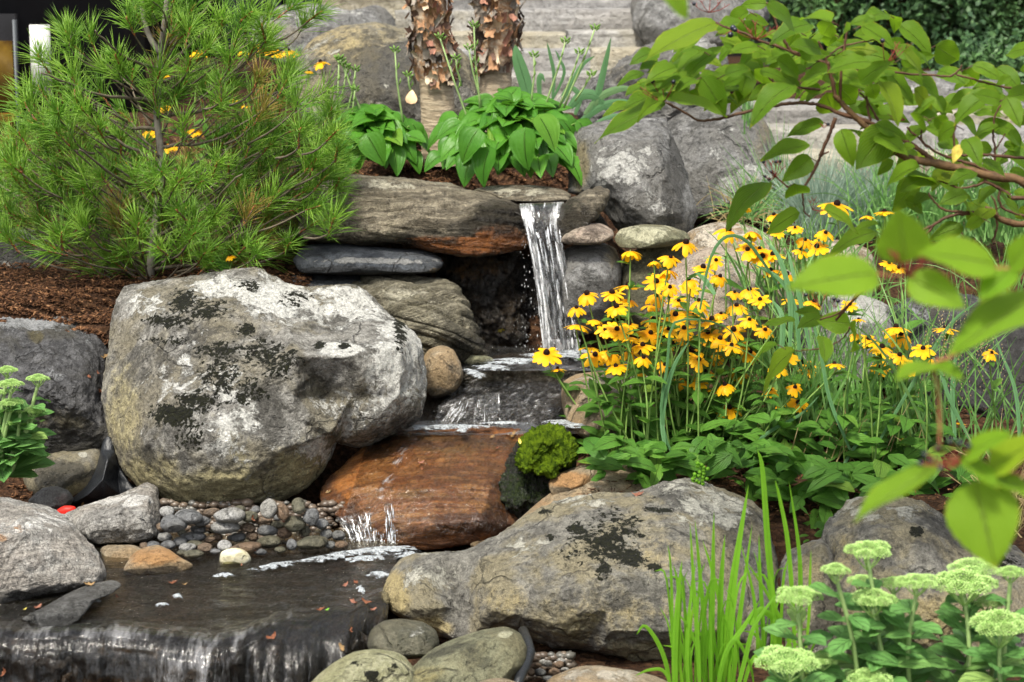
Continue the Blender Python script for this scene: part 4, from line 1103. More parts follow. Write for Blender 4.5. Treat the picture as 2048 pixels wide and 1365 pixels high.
flat_pool('pool_water', [(770, 872), (1180, 868), (1230, 842), (800, 842)], 0.172, M['pool'])
flat_pool('pool_water', [(895, 742), (1260, 742), (1300, 690), (930, 690)], 0.268, M['pool'])

# --- the waterfall
LE = [(1038, 408), (1046, 440), (1056, 480), (1066, 530), (1072, 575), (1078, 620), (1083, 665), (1086, 708)]
RE = [(1128, 404), (1122, 430), (1124, 470), (1132, 520), (1141, 570), (1150, 620), (1156, 665), (1160, 710)]
LS, RS = spline(LE, 80), spline(RE, 80)


def fall_pt(u, v, out=0.0):
    k = np.clip(v, 0, 1) * 79
    Lx, Ly = np.interp(k, np.arange(80), LS[:, 0]), np.interp(k, np.arange(80), LS[:, 1])
    Rx, Ry = np.interp(k, np.arange(80), RS[:, 0]), np.interp(k, np.arange(80), RS[:, 1])
    px = Lx * (1 - u) + Rx * u
    py = Ly * (1 - u) + Ry * u
    d = 5.30 - 0.14 * np.sqrt(np.clip(v, 0, 1)) - out
    return PN(px, py, d)


wf = empty('waterfall', tuple(fall_pt(np.array([.5]), np.array([1.0]))[0]))
tag(wf, 'narrow white waterfall pouring over the slab lip into the upper pool', 'waterfall')
WO = np.array(wf.location)
for k, (out, sd) in enumerate([(0.0, 1.0), (0.018, 9.0), (-0.02, 17.0)]):
    mt = M['fall'] if k == 0 else fall_mat('falling_water_%s' % 'bc'[k - 1], su=7 + 4 * k, sv=5 + k, lo=0.53, hi=0.72, seed=sd, gain=0.7)

    def fn(u, v, out=out, sd=sd):
        p_ = fall_pt(u, v, out)
        w = fbm(np.stack([u * 7 + sd, v * 1.6, u * 0 + sd], -1), 3)
        p_[:, 1] += w * 0.03 * np.clip(v * 3, 0.2, 1)
        p_[:, 0] += fbm(np.stack([u * 5 + sd, v * 3, u * 0 + 3], -1), 2) * 0.008
        return p_ - WO
    sheet('water_sheet', fn, 60, 120, mt, {'fu': lambda u, v: u, 'fv': lambda u, v: v, 'foam': lambda u, v: 0.16 - 0.55 * np.exp(-((u - .5) / .16) ** 2) * (v < .45) + 0.30 * np.exp(-((u - .12) / .12) ** 2) + 0.3 * np.exp(-((u - .85) / .1) ** 2) * (v < .6) + .25 * (v > .9)}, parent=wf)
mb = MB()
rs = np.random.RandomState(4)
for k in range(130):
    u0 = rs.beta(.8, .8) if k % 2 else rs.choice([.08, .2, .62, .85]) + rs.normal() * .05
    v0 = rs.uniform(-.02, .9)
    L = rs.uniform(.03, .22)
    vv = np.linspace(v0, min(1, v0 + L), 7)
    uu = u0 + np.cumsum(rs.normal(size=7)) * .006
    c = fall_pt(uu, vv, rs.uniform(-.01, .035)) - WO
    w = rs.uniform(.0008, .0032) * np.sin(np.linspace(0.15, math.pi - .1, 7)) ** .7
    vs = []
    for i in range(7):
        vs += [c[i] + (-w[i], 0, 0), c[i] + (w[i], 0, 0), c[i] + (0, -w[i] * .8, 0)]
    fs = []
    for i in range(6):
        a = i * 3
        fs += [(a, a + 2, a + 5, a + 3), (a + 2, a + 1, a + 4, a + 5)]
    mb.add(vs, fs)


def drop(mb, c, r, st=1.0):
    c = np.array(c)
    vs = [c + np.array(q) * r * np.array([1, 1, st]) for q in ((0, 0, 1), (1, 0, 0), (0, 1, 0), (-1, 0, 0), (0, -1, 0), (0, 0, -1))]
    mb.add(vs, [(0, 1, 2), (0, 2, 3), (0, 3, 4), (0, 4, 1), (5, 2, 1), (5, 3, 2), (5, 4, 3), (5, 1, 4)])


for k in range(150):           # drops flying off at the sides and the foot
    if k < 60:
        px, py = rs.uniform(1040, 1075), rs.uniform(450, 700)
    else:
        px, py = rs.normal(1115, 50), 712 - abs(rs.normal()) * 26
    drop(mb, np.array(P(px, py, 5.14 + rs.uniform(-.05, .05))) - WO, rs.uniform(.0005, .0014), rs.uniform(1, 4))
so = mb.build('strands', M['white_water'], wf)
so['kind'] = 'stuff'


def small_fall(name, label, L, Rr, d0, d1, mat, n=60, seed=0, boil=0):
    Ls, Rs_ = spline(L, 40), spline(Rr, 40)

    def pt(u, v, out=0.0):
        k = np.clip(v, 0, 1) * 39
        px = np.interp(k, np.arange(40), Ls[:, 0]) * (1 - u) + np.interp(k, np.arange(40), Rs_[:, 0]) * u
        py = np.interp(k, np.arange(40), Ls[:, 1]) * (1 - u) + np.interp(k, np.arange(40), Rs_[:, 1]) * u
        return PN(px, py, d0 + (d1 - d0) * v - out)
    o0 = pt(np.array([.5]), np.array([1.0]))[0]
    e = empty(name, tuple(o0))
    tag(e, label, 'waterfall', 'small falls of the stream')
    sheet('water_sheet', lambda u, v: pt(u, v) - o0, 40, 40, mat, {'fu': lambda u, v: u, 'fv': lambda u, v: v, 'foam': lambda u, v: 0.1 + .1 * v}, parent=e)
    mb = MB()
    rs = np.random.RandomState(seed)
    for k in range(n):
        u0, v0 = rs.uniform(0, 1), rs.uniform(0, .8)
        vv = np.linspace(v0, min(1, v0 + rs.uniform(.1, .4)), 5)
        c = pt(np.full(5, u0), vv, .004) - o0
        w = rs.uniform(.0003, .0012) * np.array([.3, 1, 1, .8, .3])
        vs = []
        for i in range(5):
            vs += [c[i] + (-w[i], 0, 0), c[i] + (w[i], 0, 0), c[i] + (0, -w[i], 0)]
        mb.add(vs, [q for i in range(4) for q in ((i * 3, i * 3 + 2, i * 3 + 5, i * 3 + 3), (i * 3 + 2, i * 3 + 1, i * 3 + 4, i * 3 + 5))])
    for k in range(boil):
        c = pt(np.array([rs.uniform(-.3, 1.1)]), np.array([1.0]))[0] - o0
        drop(mb, c + (0, -.01, abs(rs.normal()) * .02), rs.uniform(.0008, .002), 1.2)
    s_ = mb.build('strands', M['white_water'], e)
    s_['kind'] = 'stuff'


small_fall('small_waterfall', 'small white splash falling off the left end of the orange slab', [(672, 1035), (690, 1060), (705, 1095)], [(800, 1015), (792, 1055), (790, 1100)], 4.36, 4.31, M['trickle'], 90, 3, 140)
small_fall('small_waterfall', 'thin double trickle over the middle of the orange slab face', [(768, 1008), (772, 1050), (776, 1098)], [(786, 1006), (790, 1050), (792, 1098)], 4.34, 4.30, M['trickle'], 26, 5, 10)
small_fall('small_waterfall', 'little white chute at the left end of the dark upper ledge', [(912, 800), (898, 822), (876, 852)], [(942, 798), (930, 825), (912, 854)], 4.84, 4.76, M['trickle'], 30, 7, 10)
small_fall('small_waterfall', 'second faint trickle over the dark upper ledge', [(955, 790), (950, 820), (945, 855)], [(1000, 785), (1000, 820), (1010, 856)], 4.83, 4.76, M['trickle'], 10, 9, 4)

# --- the thin film that runs over the slabs, draped on the stone itself
def drape(name, fn, ob, mat, nu, nv, off=0.004, foam_f=None, flow=None):
    U, V = np.meshgrid(np.linspace(0, 1, nu), np.linspace(0, 1, nv))
    U, V = U.ravel(), V.ravel()
    px, py = fn(U, V)
    o0 = Vector((0, 0, CAM_H)) - ob.location
    pts, last = [], 4.5
    for a, b_ in zip(px, py):
        dr = (Vector(P(a, b_, 4.0)) - Vector((0, 0, CAM_H))).normalized()
        ok, loc, nor, i_ = ob.ray_cast(o0, dr)
        if ok:
            q = loc + ob.location + nor * off
            last = q.y
        else:
            q = Vector(P(a, b_, last))
        pts.append(tuple(q))
    i, j = np.meshgrid(np.arange(nu - 1), np.arange(nv - 1))
    k = (j * nu + i).ravel()
    fu, fv = flow(U, V) if flow else (U, V)
    me = mesh(name, np.array(pts), np.stack([k, k + nu, k + nu + 1, k + 1], -1), True, None, {'fu': fu, 'fv': fv, 'foam': foam_f(U, V) if foam_f else U * 0})
    o = link(name, me, mat)
    o['kind'] = 'structure'
    return o


bpy.context.view_layer.update()
SLAB = next(o for o in bpy.data.objects if o.get('label', '').startswith('broad orange brown slab'))
LEDG = next(o for o in bpy.data.objects if o.get('label', '').startswith('dark wet ledge'))
M['slabfilm'] = fall_mat('slab_film', su=26, sv=7, lo=0.57, hi=0.80, seed=11, gain=0.5)
M['ledgefilm'] = fall_mat('ledge_film', su=22, sv=10, lo=0.54, hi=0.74, seed=21, gain=0.7)
drape('running_water', lambda u, v: (700 + u * 330 + (1 - v) * (40 - 30 * u) - 20 * v, 872 + v * (205 - 30 * abs(u - .4))), SLAB, M['slabfilm'], 90, 70, flow=lambda u, v: (u + v * .35, v),
      foam_f=lambda u, v: 0.9 * np.exp(-((u - .27 + .16 * v) / .035) ** 2) * (fbm(np.stack([u * 6, v * 14, u * 0], -1), 2) > .02) + .25 * (v > .8) - .1)
drape('running_water', lambda u, v: (900 - 35 * v + u * (250 + 20 * v), 745 + v * 105), LEDG, M['ledgefilm'], 90, 60, flow=lambda u, v: (u * 1.2 + v * .7, v), foam_f=lambda u, v: .25 * np.exp(-((v - .75) / .25) ** 2) + .2 * np.exp(-((u - .15) / .12) ** 2))

# --- foam drifting on the pools
random.seed(9)
fm = MB()
fat = []


def foam(px, py, rx, ry, z, rot=0.0, seed=0):
    rs = np.random.RandomState(seed)
    d = DZ(py, z)
    if not 2 < d < 7:
        return
    n, m = 26, 6
    vs, fs, at = [], [], []
    ph = rs.uniform(0, 6, 4)
    for j in range(m + 1):
        s_ = j / m
        for i in range(n):
            a = 2 * math.pi * i / n
            w = 1 + .22 * math.sin(2 * a + ph[0]) + .14 * math.sin(5 * a + ph[1]) + .10 * math.sin(9 * a + ph[2])
            dx, dy = rx * s_ * w * math.cos(a), ry * s_ * w * math.sin(a)
            q = PZ(px + dx * math.cos(rot) - dy * math.sin(rot), py + dx * math.sin(rot) + dy * math.cos(rot), z)
            vs.append((q[0], q[1], z + .005 * (1 - s_ ** 2) + rs.uniform(0, .002) * (1 - s_)))
            at.append(.50 - .46 * s_ ** 2)
    for j in range(m):
        for i in range(n):
            fs.append((j * n + i, j * n + (i + 1) % n, (j + 1) * n + (i + 1) % n, (j + 1) * n + i))
    o_ = len(fm.v)
    fm.v.extend(vs)
    fm.f.extend([tuple(k + o_ for k in f) for f in fs])
    fm.a.extend(at)


FO = [(550, 1133, 50, 7, 0, -.12), (690, 1110, 84, 9, 0, -.13), (770, 1102, 66, 10, 0, 0), (820, 1112, 40, 7, 0, .1), (730, 1118, 50, 5, 0, -.1), (450, 1152, 20, 5, 0, 0), (355, 1194, 13, 5, 0, -.2), (325, 1212, 15, 5, 0, -.1), (758, 1150, 30, 6, 0, -.05), (722, 1180, 9, 8, 0, 0), (640, 1120, 30, 4, 0, -.1),
      (905, 855, 66, 5, .178, -.03), (840, 856, 24, 5, .178, 0), (925, 861, 18, 4, .178, 0), (1150, 852, 60, 5, .178, .1), (1120, 845, 40, 3, .178, 0), (1010, 848, 40, 2, .178, 0),
      (1110, 712, 60, 8, .274, 0), (1150, 706, 40, 7, .274, 0), (1040, 722, 60, 5, .274, 0), (985, 736, 40, 6, .274, .1), (950, 748, 22, 8, .274, .2), (1010, 728, 40, 4, .274, 0), (1190, 718, 40, 5, .274, 0), (110, 1235, 14, 6, 0.0, 0), (185, 1205, 20, 4, 0, -.3)]
for k, (px, py, rx, ry, z, rot) in enumerate(FO):
    foam(px, py, rx, ry, z + .010, rot, k)
me = mesh('foam', np.array(fm.v), fm.f, True, None, {'foam': fm.a})
tag(link('foam', me, M['foam']), kind='stuff')

# ================================================================== LINER, HOSE, RED CAP
M['rubber'] = plain('black_rubber', (0.012, 0.014, 0.017), 0.42, 0.3, 25, 0.006, spec=0.5)
M['red'] = plain('red_plastic', (0.75, 0.03, 0.02), 0.5, 0.05, 30, 0)
for nm in ('rubber', 'red'):
    pass
R('pond_liner', 'folded black rubber pond liner showing between the dark boulder and the big boulder', 'liner',
  [(206, 885), (216, 872), (226, 882), (236, 930), (262, 968), (300, 992), (270, 1010), (200, 1010), (150, 1016), (112, 1022), (140, 1000), (172, 972), (192, 940)], 4.60, M['rubber'], th=0.02, tilt=.03, pw=2.0,
  cps=[(215, 920, -.05), (205, 960, -.06), (175, 990, -.05), (235, 960, .02), (150, 1005, -.03), (240, 990, .02)], amp=0.004, freq=5, facets=0, seed=60, tension=.4, fine=.1)
R('plastic_cap', 'small bright red plastic piece peeping out under the black liner', 'plastic piece', [(112, 1022), (128, 1012), (150, 1013), (152, 1022), (135, 1036), (118, 1036)], 4.46, M['red'], th=0.02, amp=0.0005, facets=0, seed=61)
mb = MB()
mb.tube([P(*q) for q in [(1046, 1262, 3.62), (1055, 1285, 3.55), (1060, 1305, 3.5), (1052, 1330, 3.46), (1040, 1355, 3.42), (1030, 1390, 3.38)]], pxs(3.5) * 11, 10)
hb = mb.build('hose', M['rubber'], origin=P(1052, 1330, 3.46) if False else None)
tag(hb, 'black rubber hose curving down beside the olive grey stone', 'hose')

# gravel between the pebbles
rs = np.random.RandomState(12)
mb = MB()
bb_ = MB()
bv = []
for j in range(5):
    for i in range(7):
        e_, a_ = math.pi * (j + .5) / 5, 2 * math.pi * i / 7
        bv.append((math.sin(e_) * math.cos(a_), math.sin(e_) * math.sin(a_), math.cos(e_)))
bf = [(j * 7 + i, j * 7 + (i + 1) % 7, (j + 1) * 7 + (i + 1) % 7, (j + 1) * 7 + i) for j in range(4) for i in range(7)] + [tuple(range(7))[::-1], tuple(28 + i for i in range(7))]
bv = np.array(bv)
tn_ = []
for k in range(900):
    if k < 760:
        px, py = rs.uniform(280, 720), rs.uniform(1008, 1112)
        z = 0.07 * max(0, (1075 - py) / 60) - .012
    else:
        px, py, z = rs.uniform(1050, 1140), rs.uniform(1315, 1365), -.12
    q = np.array(PZ(px, py, z)) if k < 760 else np.array(P(px, py, 3.64))
    r = rs.uniform(.004, .013) * np.array([1.2, 1.0, .75])
    mb.add(bv * r * rs.uniform(.85, 1.15, (35, 1)) + q + (0, .02, 0), bf, rs.random())
t = NT('gravel')
g_ = t.attr('tone')
t.go(Base_Color=t.mix(t.smooth(g_, .1, .9), t.mix(t.smooth(g_, .3, .35), (0.07, 0.05, 0.035), (0.10, 0.10, 0.095)), t.mix(t.smooth(g_, .6, .62), (0.065, 0.06, 0.045), (0.12, 0.09, 0.065))), Roughness=0.4)
tag(mb.build('gravel', t.m, attr='tone'), 'small wet gravel filling the gaps between the pebbles', 'gravel', kind='stuff')

# ================================================================== WHERE THINGS LIE: first surface met towards a photo point
def hit(px, py):
    dg = bpy.context.view_layer
    v = Vector(P(px, py, 4.0)) - Vector((0, 0, CAM_H))
    ok, loc, nor, idx, ob, mt = S.ray_cast(bpy.context.evaluated_depsgraph_get(), Vector((0, 0, CAM_H)), v.normalized())
    return (loc, nor, ob) if ok else (Vector(P(px, py, 4.5)), Vector((0, -.5, .8)), None)


M['dead'] = []
for nm, c in (('rust', (0.13, 0.045, 0.02)), ('ochre', (0.22, 0.14, 0.06)), ('pink', (0.19, 0.08, 0.05)), ('yellow', (0.62, 0.50, 0.10)), ('green', (0.16, 0.35, 0.04))):
    M['dead_' + nm] = plain('dry_leaf_' + nm, c, 0.7, 0.35, 60, 0.002)


def crumpled(seed, lobes=5):
    """a curled dry leaf with lobed edge, one unit long"""
    rs = np.random.RandomState(seed)
    n, m = 22, 4
    vs, fs = [(0, 0, 0)], []
    for j in range(1, m + 1):
        for i in range(n):
            a = 2 * math.pi * i / n
            r = .5 * (1 - .35 * abs(math.sin(a * lobes / 2 + .3)) ** 2) * (1.15 if abs(math.cos(a)) > .8 else .75)
            x, y = r * math.cos(a) * j / m, r * math.sin(a) * j / m
            z = .9 * x * x + .5 * y * y + .10 * math.sin(7 * x + seed) * math.cos(9 * y)
            vs.append((x, y, z))
    for i in range(n):
        fs.append((0, 1 + i, 1 + (i + 1) % n))
    for j in range(m - 1):
        for i in range(n):
            a, b_ = 1 + j * n + i, 1 + j * n + (i + 1) % n
            fs.append((a, a + n, b_ + n, b_))
    return mesh('fallen_leaf', np.array(vs), fs)


bpy.context.view_layer.update()
LV = [(345, 1168, 26, 'rust', 'brown crumpled leaf on the pool just below the white pebble'), (370, 1171, 14, 'ochre', 'tan leaf scrap floating beside the brown crumpled leaf below the white pebble'), (75, 1218, 28, 'pink', 'salmon leaf lying on the wet stone tongue, left end'),
      (50, 1221, 12, 'yellow', 'yellow green leaf scrap at the left end of the stone tongue'), (205, 1198, 22, 'ochre', 'cream leaf scrap caught by the right end of the stone tongue'), (235, 1196, 16, 'pink', 'pale pink leaf scrap on the water at the tip of the stone tongue'),
      (180, 1172, 30, 'ochre', 'long tan leaf between the granite boulder and the stone tongue'), (545, 1276, 30, 'rust', 'bright rust leaf stuck on the black spillway rock'), (640, 1222, 24, 'rust', 'rust leaf floating near the right side of the lower pool'),
      (654, 1222, 14, 'green', 'small fresh green leaf floating in the lower pool'), (690, 1174, 24, 'pink', 'salmon leaf beside the golden end of the foreground boulder, upper'), (712, 1168, 22, 'rust', 'rust leaf by the foam at the golden end of the foreground boulder'), (708, 1208, 30, 'pink', 'salmon leaf heap piece at the corner of the spillway, left'),
      (732, 1206, 28, 'rust', 'rust leaf heap piece at the corner of the spillway, middle'), (745, 1222, 22, 'pink', 'salmon leaf at the corner of the spillway, right'), (700, 1262, 16, 'rust', 'dark rust leaf on the black rock below the spillway corner'),
      (10, 1345, 24, 'rust', 'orange leaf on the falling water at the bottom left corner'), (685, 1296, 26, 'ochre', 'tan twisted leaf hanging on the black rock by the lime green stone'), (842, 928, 20, 'pink', 'salmon leaf standing on the orange slab'), (845, 940, 14, 'rust', 'rust leaf scrap beside the salmon leaf on the orange slab'),
      (993, 898, 14, 'rust', 'small rust leaf on the upper right of the orange slab'), (985, 875, 14, 'ochre', 'tan leaf scrap on the middle pool edge'), (1040, 882, 16, 'yellow', 'yellow leaf against the moss cushion'), (1025, 872, 22, 'ochre', 'tan leaf left of the moss cushion'), (660, 985, 20, 'ochre', 'pale tan leaf at the left rim of the orange slab'),
      (1000, 660, 26, 'yellow', 'yellow leaf lying on the black rock beside the falling water'), (1275, 992, 30, 'pink', 'orange oak leaf on top of the grey foreground boulder'), (178, 755, 16, 'rust', 'rust leaf caught between the dark boulder and the big boulder, lower left'), (195, 748, 14, 'rust', 'rust leaf caught between the dark boulder and the big boulder, upper middle'),
      (198, 782, 18, 'rust', 'rust leaf lowest in the gap beside the big boulder'), (208, 715, 22, 'ochre', 'tan curled leaf highest in the gap beside the big boulder'), (504, 1038, 16, 'rust', 'little rust leaf among the pebbles under the big boulder'), (570, 1045, 12, 'pink', 'salmon leaf scrap between dark olive pebbles'), (484, 1133, 12, 'rust', 'rust scrap at the foot of the white pebble'),
      (165, 1005, 16, 'ochre', 'tan leaf lying on the black liner'), (1083, 1290, 14, 'ochre', 'dry tan leaf hanging under the foreground boulder')]
LM = [crumpled(3), crumpled(8, 4), crumpled(12, 6), crumpled(20, 3)]
LMM = {}
for k, (px, py, w, tint, label) in enumerate(LV):
    loc, nor, ob = hit(px, py)
    key = (k % 4, tint)
    if key not in LMM:
        me = LM[k % 4].copy()
        me.materials.append(M['dead_' + tint])
        LMM[key] = me
    o = link('fallen_leaf', LMM[key])
    sc = w * pxs(loc.y) * .75
    up = (nor + Vector((0, -.25, .25))).normalized()
    rs = random.Random(k)
    e = up.cross(Vector((math.cos(rs.uniform(0, 6)), math.sin(rs.uniform(0, 6)), .1))).normalized()
    m_ = Matrix((e, up.cross(e), up)).transposed().to_4x4()
    o.matrix_world = Matrix.Translation(loc + nor * 0.002 + up * sc * .02) @ m_ @ Matrix.Diagonal((sc, sc * .8, sc, 1))
    tag(o, label, 'leaf', 'dead leaves lying on stones and water')

# bark chips of the mulch beds
rs = np.random.RandomState(3)
vs, fs = [], []
beds = [(-150, 560, 620, 700, 9000), (640, 320, 1150, 400, 2600), (1150, 850, 2048, 1050, 1800), (1380, 400, 2048, 520, 1200), (20, 985, 140, 1020, 300)]
cnt = 0
for (x0, y0, x1, y1, n) in beds:
    px, py = rs.uniform(x0, x1, n), rs.uniform(y0 - 40, y1, n)
    # walk each view ray to the ground
    d = np.full(n, 3.6)
    live = np.ones(n, bool)
    for dd in np.arange(3.8, 7.2, 0.04):
        q = PN(px, py, np.full(n, dd))
        g = ground_z(q[:, 0], q[:, 1]) if live.any() else 0
        below = live & (q[:, 2] < g)
        d[below] = dd
        live &= ~below
    ok = ~live
    q = PN(px, py, d)[ok]
    q[:, 0] += rs.normal(size=len(q)) * .01
    g = ground_z(q[:, 0], q[:, 1])
    for (x, y, z), gg in zip(q, g):
        L, W_, T = rs.uniform(.006, .028), rs.uniform(.0015, .005), rs.uniform(.0008, .002)
        a, tl = rs.uniform(0, math.pi), rs.normal() * .25
        dx = np.array([math.cos(a) * math.cos(tl), math.sin(a) * math.cos(tl), math.sin(tl)]) * L / 2
        dy = np.array([-math.sin(a), math.cos(a), rs.normal() * .2]) * W_ / 2
        dz = np.array([0, 0, T])
        c = np.array([x, y, gg + rs.uniform(.002, .02)])
        o_ = len(vs)
        vs += [c - dx - dy, c + dx - dy * .6, c + dx + dy, c - dx + dy * .7, c - dx - dy + dz, c + dx - dy * .6 + dz, c + dx + dy + dz, c - dx + dy * .7 + dz]
        fs += [(o_ + 4, o_ + 5, o_ + 6, o_ + 7), (o_, o_ + 1, o_ + 5, o_ + 4), (o_ + 1, o_ + 2, o_ + 6, o_ + 5), (o_ + 2, o_ + 3, o_ + 7, o_ + 6), (o_ + 3, o_, o_ + 4, o_ + 7)]
t = NT('bark_chip')
pp = t.n('Mapping', {'Vector': t.pos(), 'Scale': (1, 1, 1)}).outputs[0]
wn = t.n('TexNoise', {'Vector': pp, 'Scale': 85.0, 'Detail': 3.0}).outputs['Fac']
t.go(Base_Color=t.mix(t.smooth(wn, 0.35, 0.62), (0.035, 0.017, 0.010), t.mix(t.smooth(wn, 0.58, 0.70), (0.15, 0.070, 0.032), (0.36, 0.20, 0.10))), Roughness=0.9, Specular_IOR_Level=0.2)
tag(link('bark_mulch', mesh('bark_mulch', np.array(vs), np.array(fs), False), t.m), kind='stuff')

# ================================================================== LEAVES AND STEMS
def leaf_mat(name, c1, c2, vein=None, nv=9.0, sl=0.55, rough=0.52, trans=0.35, tcol=None, vw=0.5, edge=None, spec=0.2, hue=0.35):
    """leaf: attributes fu (-1..1 across) and fv (0..1 along) carry the veins; each leaf object differs a little in tone"""
    t = NT(name)
    fu, fv = t.attr('fu'), t.attr('fv')
    rnd = t.n('ObjectInfo').outputs['Random']
    p = t.pos()
    n = t.noise(p, 25, 4, 0.6)
    c = t.mix(t.math('ADD', t.math('MULTIPLY', t.math('SUBTRACT', n, 0.25), 0.9), t.math('MULTIPLY', rnd, hue * 2.2), clamp=True), c1, c2)
    c = t.mix(t.math('MULTIPLY', t.smooth(rnd, 0.90, 1.0), 0.45), c, (c2[0] * 1.9, c2[1] * 1.05, c2[2]))
    a = t.math('ABSOLUTE', fu)
    ph = t.math('MULTIPLY', t.math('SUBTRACT', fv, t.math('MULTIPLY', a, sl)), nv)
    w = t.math('ABSOLUTE', t.math('SUBTRACT', t.math('FRACT', ph), 0.5))
    vn = t.smooth(w, 0.38, 0.48)
    mid = t.smooth(a, 0.0, 0.07, 1.0, 0.0)
    vm = t.math('MAXIMUM', t.math('MULTIPLY', vn, vw), mid)
    if vein:
        c = t.mix(t.math('MULTIPLY', vm, 0.65), c, vein)
    if edge:
        e = t.smooth(t.math('ADD', t.math('MAXIMUM', a, fv), t.math('MULTIPLY', t.math('SUBTRACT', t.noise(p, 40, 5, 0.7), 0.5), 0.35)), 0.93, 1.05)
        c = t.mix(e, c, edge)
    spot = t.smooth(t.noise(p, 90, 3, 0.6), 0.70, 0.76)
    c = t.mix(t.math('MULTIPLY', spot, 0.5), c, (0.16, 0.12, 0.03))
    h = t.math('ADD', t.math('MULTIPLY', vm, -1.0), t.math('MULTIPLY', n, 0.5))
    nb = t.bump(h, 0.005)
    t.go(Base_Color=c, Roughness=rough, Normal=nb, Specular_IOR_Level=spec)
    tl = t.n('BsdfTranslucent', {'Normal': nb}).outputs[0]
    tn = t.t.nodes[-1]
    t.set(tn.inputs['Color'], t.mix(0.75, c, tcol or tuple(min(1, q * 1.9) for q in c2)))
    mx = t.n('MixShader', {0: trans, 1: t.b.outputs[0], 2: tl}).outputs[0]
    t.t.links.new(mx, t.out.inputs['Surface'])
    return t.m


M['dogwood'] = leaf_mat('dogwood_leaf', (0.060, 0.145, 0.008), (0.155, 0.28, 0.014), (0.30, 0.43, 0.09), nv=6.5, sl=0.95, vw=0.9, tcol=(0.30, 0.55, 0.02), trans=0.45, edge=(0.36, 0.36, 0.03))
M['dogwood_near'] = leaf_mat('sun_tinted_dogwood_leaf', (0.14, 0.30, 0.014), (0.23, 0.41, 0.02), (0.42, 0.60, 0.13), nv=6.5, sl=0.95, vw=0.9, tcol=(0.42, 0.72, 0.04), trans=0.5, edge=(0.45, 0.48, 0.03))  # brighter copy of the dogwood leaf, sunlight put into its colours
M['hosta'] = leaf_mat('hosta_leaf', (0.035, 0.13, 0.014), (0.085, 0.235, 0.024), (0.15, 0.32, 0.06), nv=0.01, sl=0, tcol=(0.16, 0.42, 0.03), trans=0.25, rough=0.36, vw=0)
M['rud'] = leaf_mat('coneflower_leaf', (0.034, 0.115, 0.014), (0.11, 0.26, 0.034), (0.18, 0.32, 0.08), nv=5, sl=0.8, tcol=(0.10, 0.28, 0.03), trans=0.25, rough=0.45)
M['sedum'] = leaf_mat('sedum_leaf', (0.075, 0.20, 0.05), (0.15, 0.32, 0.085), (0.22, 0.40, 0.14), nv=3, sl=0.6, tcol=(0.25, 0.5, 0.1), trans=0.25, rough=0.5)
M['blade'] = leaf_mat('bright_blade', (0.065, 0.20, 0.010), (0.14, 0.35, 0.02), (0.22, 0.45, 0.04), nv=0.01, sl=0, tcol=(0.3, 0.7, 0.02), trans=0.4)
M['strap'] = leaf_mat('strappy_blade', (0.04, 0.13, 0.05), (0.09, 0.21, 0.09), (0.15, 0.3, 0.12), nv=0.01, sl=0, tcol=(0.15, 0.35, 0.08), trans=0.3)


def leaf_mesh(name, L, W, shape='ovate', nu=7, nv=12, fold=0.25, droop=0.35, wave=0.0, ribs=0, seed=0, serr=0.0, tip=1.0, twist=0.0):
    """blade from its base at the origin along +Y, upper side +Z"""
    rs = random.Random(seed)
    ph = rs.uniform(0, 6)
    vs, fu, fv = [], [], []
    for j in range(nv + 1):
        t_ = j / nv
        if shape == 'ovate':
            w = (math.sin(math.pi * min(1, t_ ** 0.72)) ** 0.8) * (1 - 0.15 * t_)
            if t_ > .86:
                w = w * (1 - (t_ - .86) / .14 * .35)
        elif shape == 'cordate':
            w = max(0, math.sin(math.pi * t_ ** 0.58)) ** 0.75 * (1 - .1 * t_)
        elif shape == 'lance':
            w = math.sin(math.pi * t_ ** 0.85) ** 0.9
        elif shape == 'spoon':
            w = math.sin(math.pi * t_ ** 1.5) ** 0.7
        elif shape == 'petal':
            w = min(1, (t_ * 3.2) ** .7 + .25) * (1 if t_ < .72 else math.sqrt(max(0, 1 - ((t_ - .72) / .28) ** 2)) * .95 + .05)
        else:
            w = (1 - t_ ** 2.2) * (0.6 + .4 * min(1, t_ * 3))
        w = max(w, 0.012) * W / 2
        zc = -droop * L * t_ * t_
        yc = L * (t_ - droop * droop * .35 * t_ ** 3)
        for i in range(nu):
            u = -1 + 2 * i / (nu - 1)
            ww = w * (1 + serr * (1 if j % 2 else -1) * (abs(u) > .9))
            x = u * ww
            z = zc + abs(u) ** 1.2 * ww * fold + wave * L * math.sin(t_ * 11 + ph + (2 if u > 0 else 0)) * abs(u) ** 2 * .5
            if ribs:
                z += .022 * L * math.cos(u * math.pi * ribs) * math.sin(math.pi * t_)
            y = yc
            if shape == 'cordate' and j < 3:
                y -= abs(u) * .10 * L * (1 - j / 3)
            ca = math.cos(twist * t_); sa = math.sin(twist * t_)
            vs.append((x * ca - (z - zc) * sa, y, zc + x * sa + (z - zc) * ca))
            fu.append(u); fv.append(t_)
    fs = [(j * nu + i, j * nu + i + 1, (j + 1) * nu + i + 1, (j + 1) * nu + i) for j in range(nv) for i in range(nu - 1)]
    return mesh(name, np.array(vs), fs, True, None, {'fu': fu, 'fv': fv})


def orient(base, direc, up, sx=1.0, sy=1.0, sz=None):
    y = Vector(direc).normalized()
    z = Vector(up) - y * Vector(up).dot(y)
    if z.length < 1e-4:
        z = Vector((0, -1, 0)) - y * Vector((0, -1, 0)).dot(y)
    z.normalize()
    x = y.cross(z)
    m_ = Matrix((x, y, z)).transposed().to_4x4()
    return Matrix.Translation(base) @ m_ @ Matrix.Diagonal((sx, sy, sz if sz is not None else sy, 1))


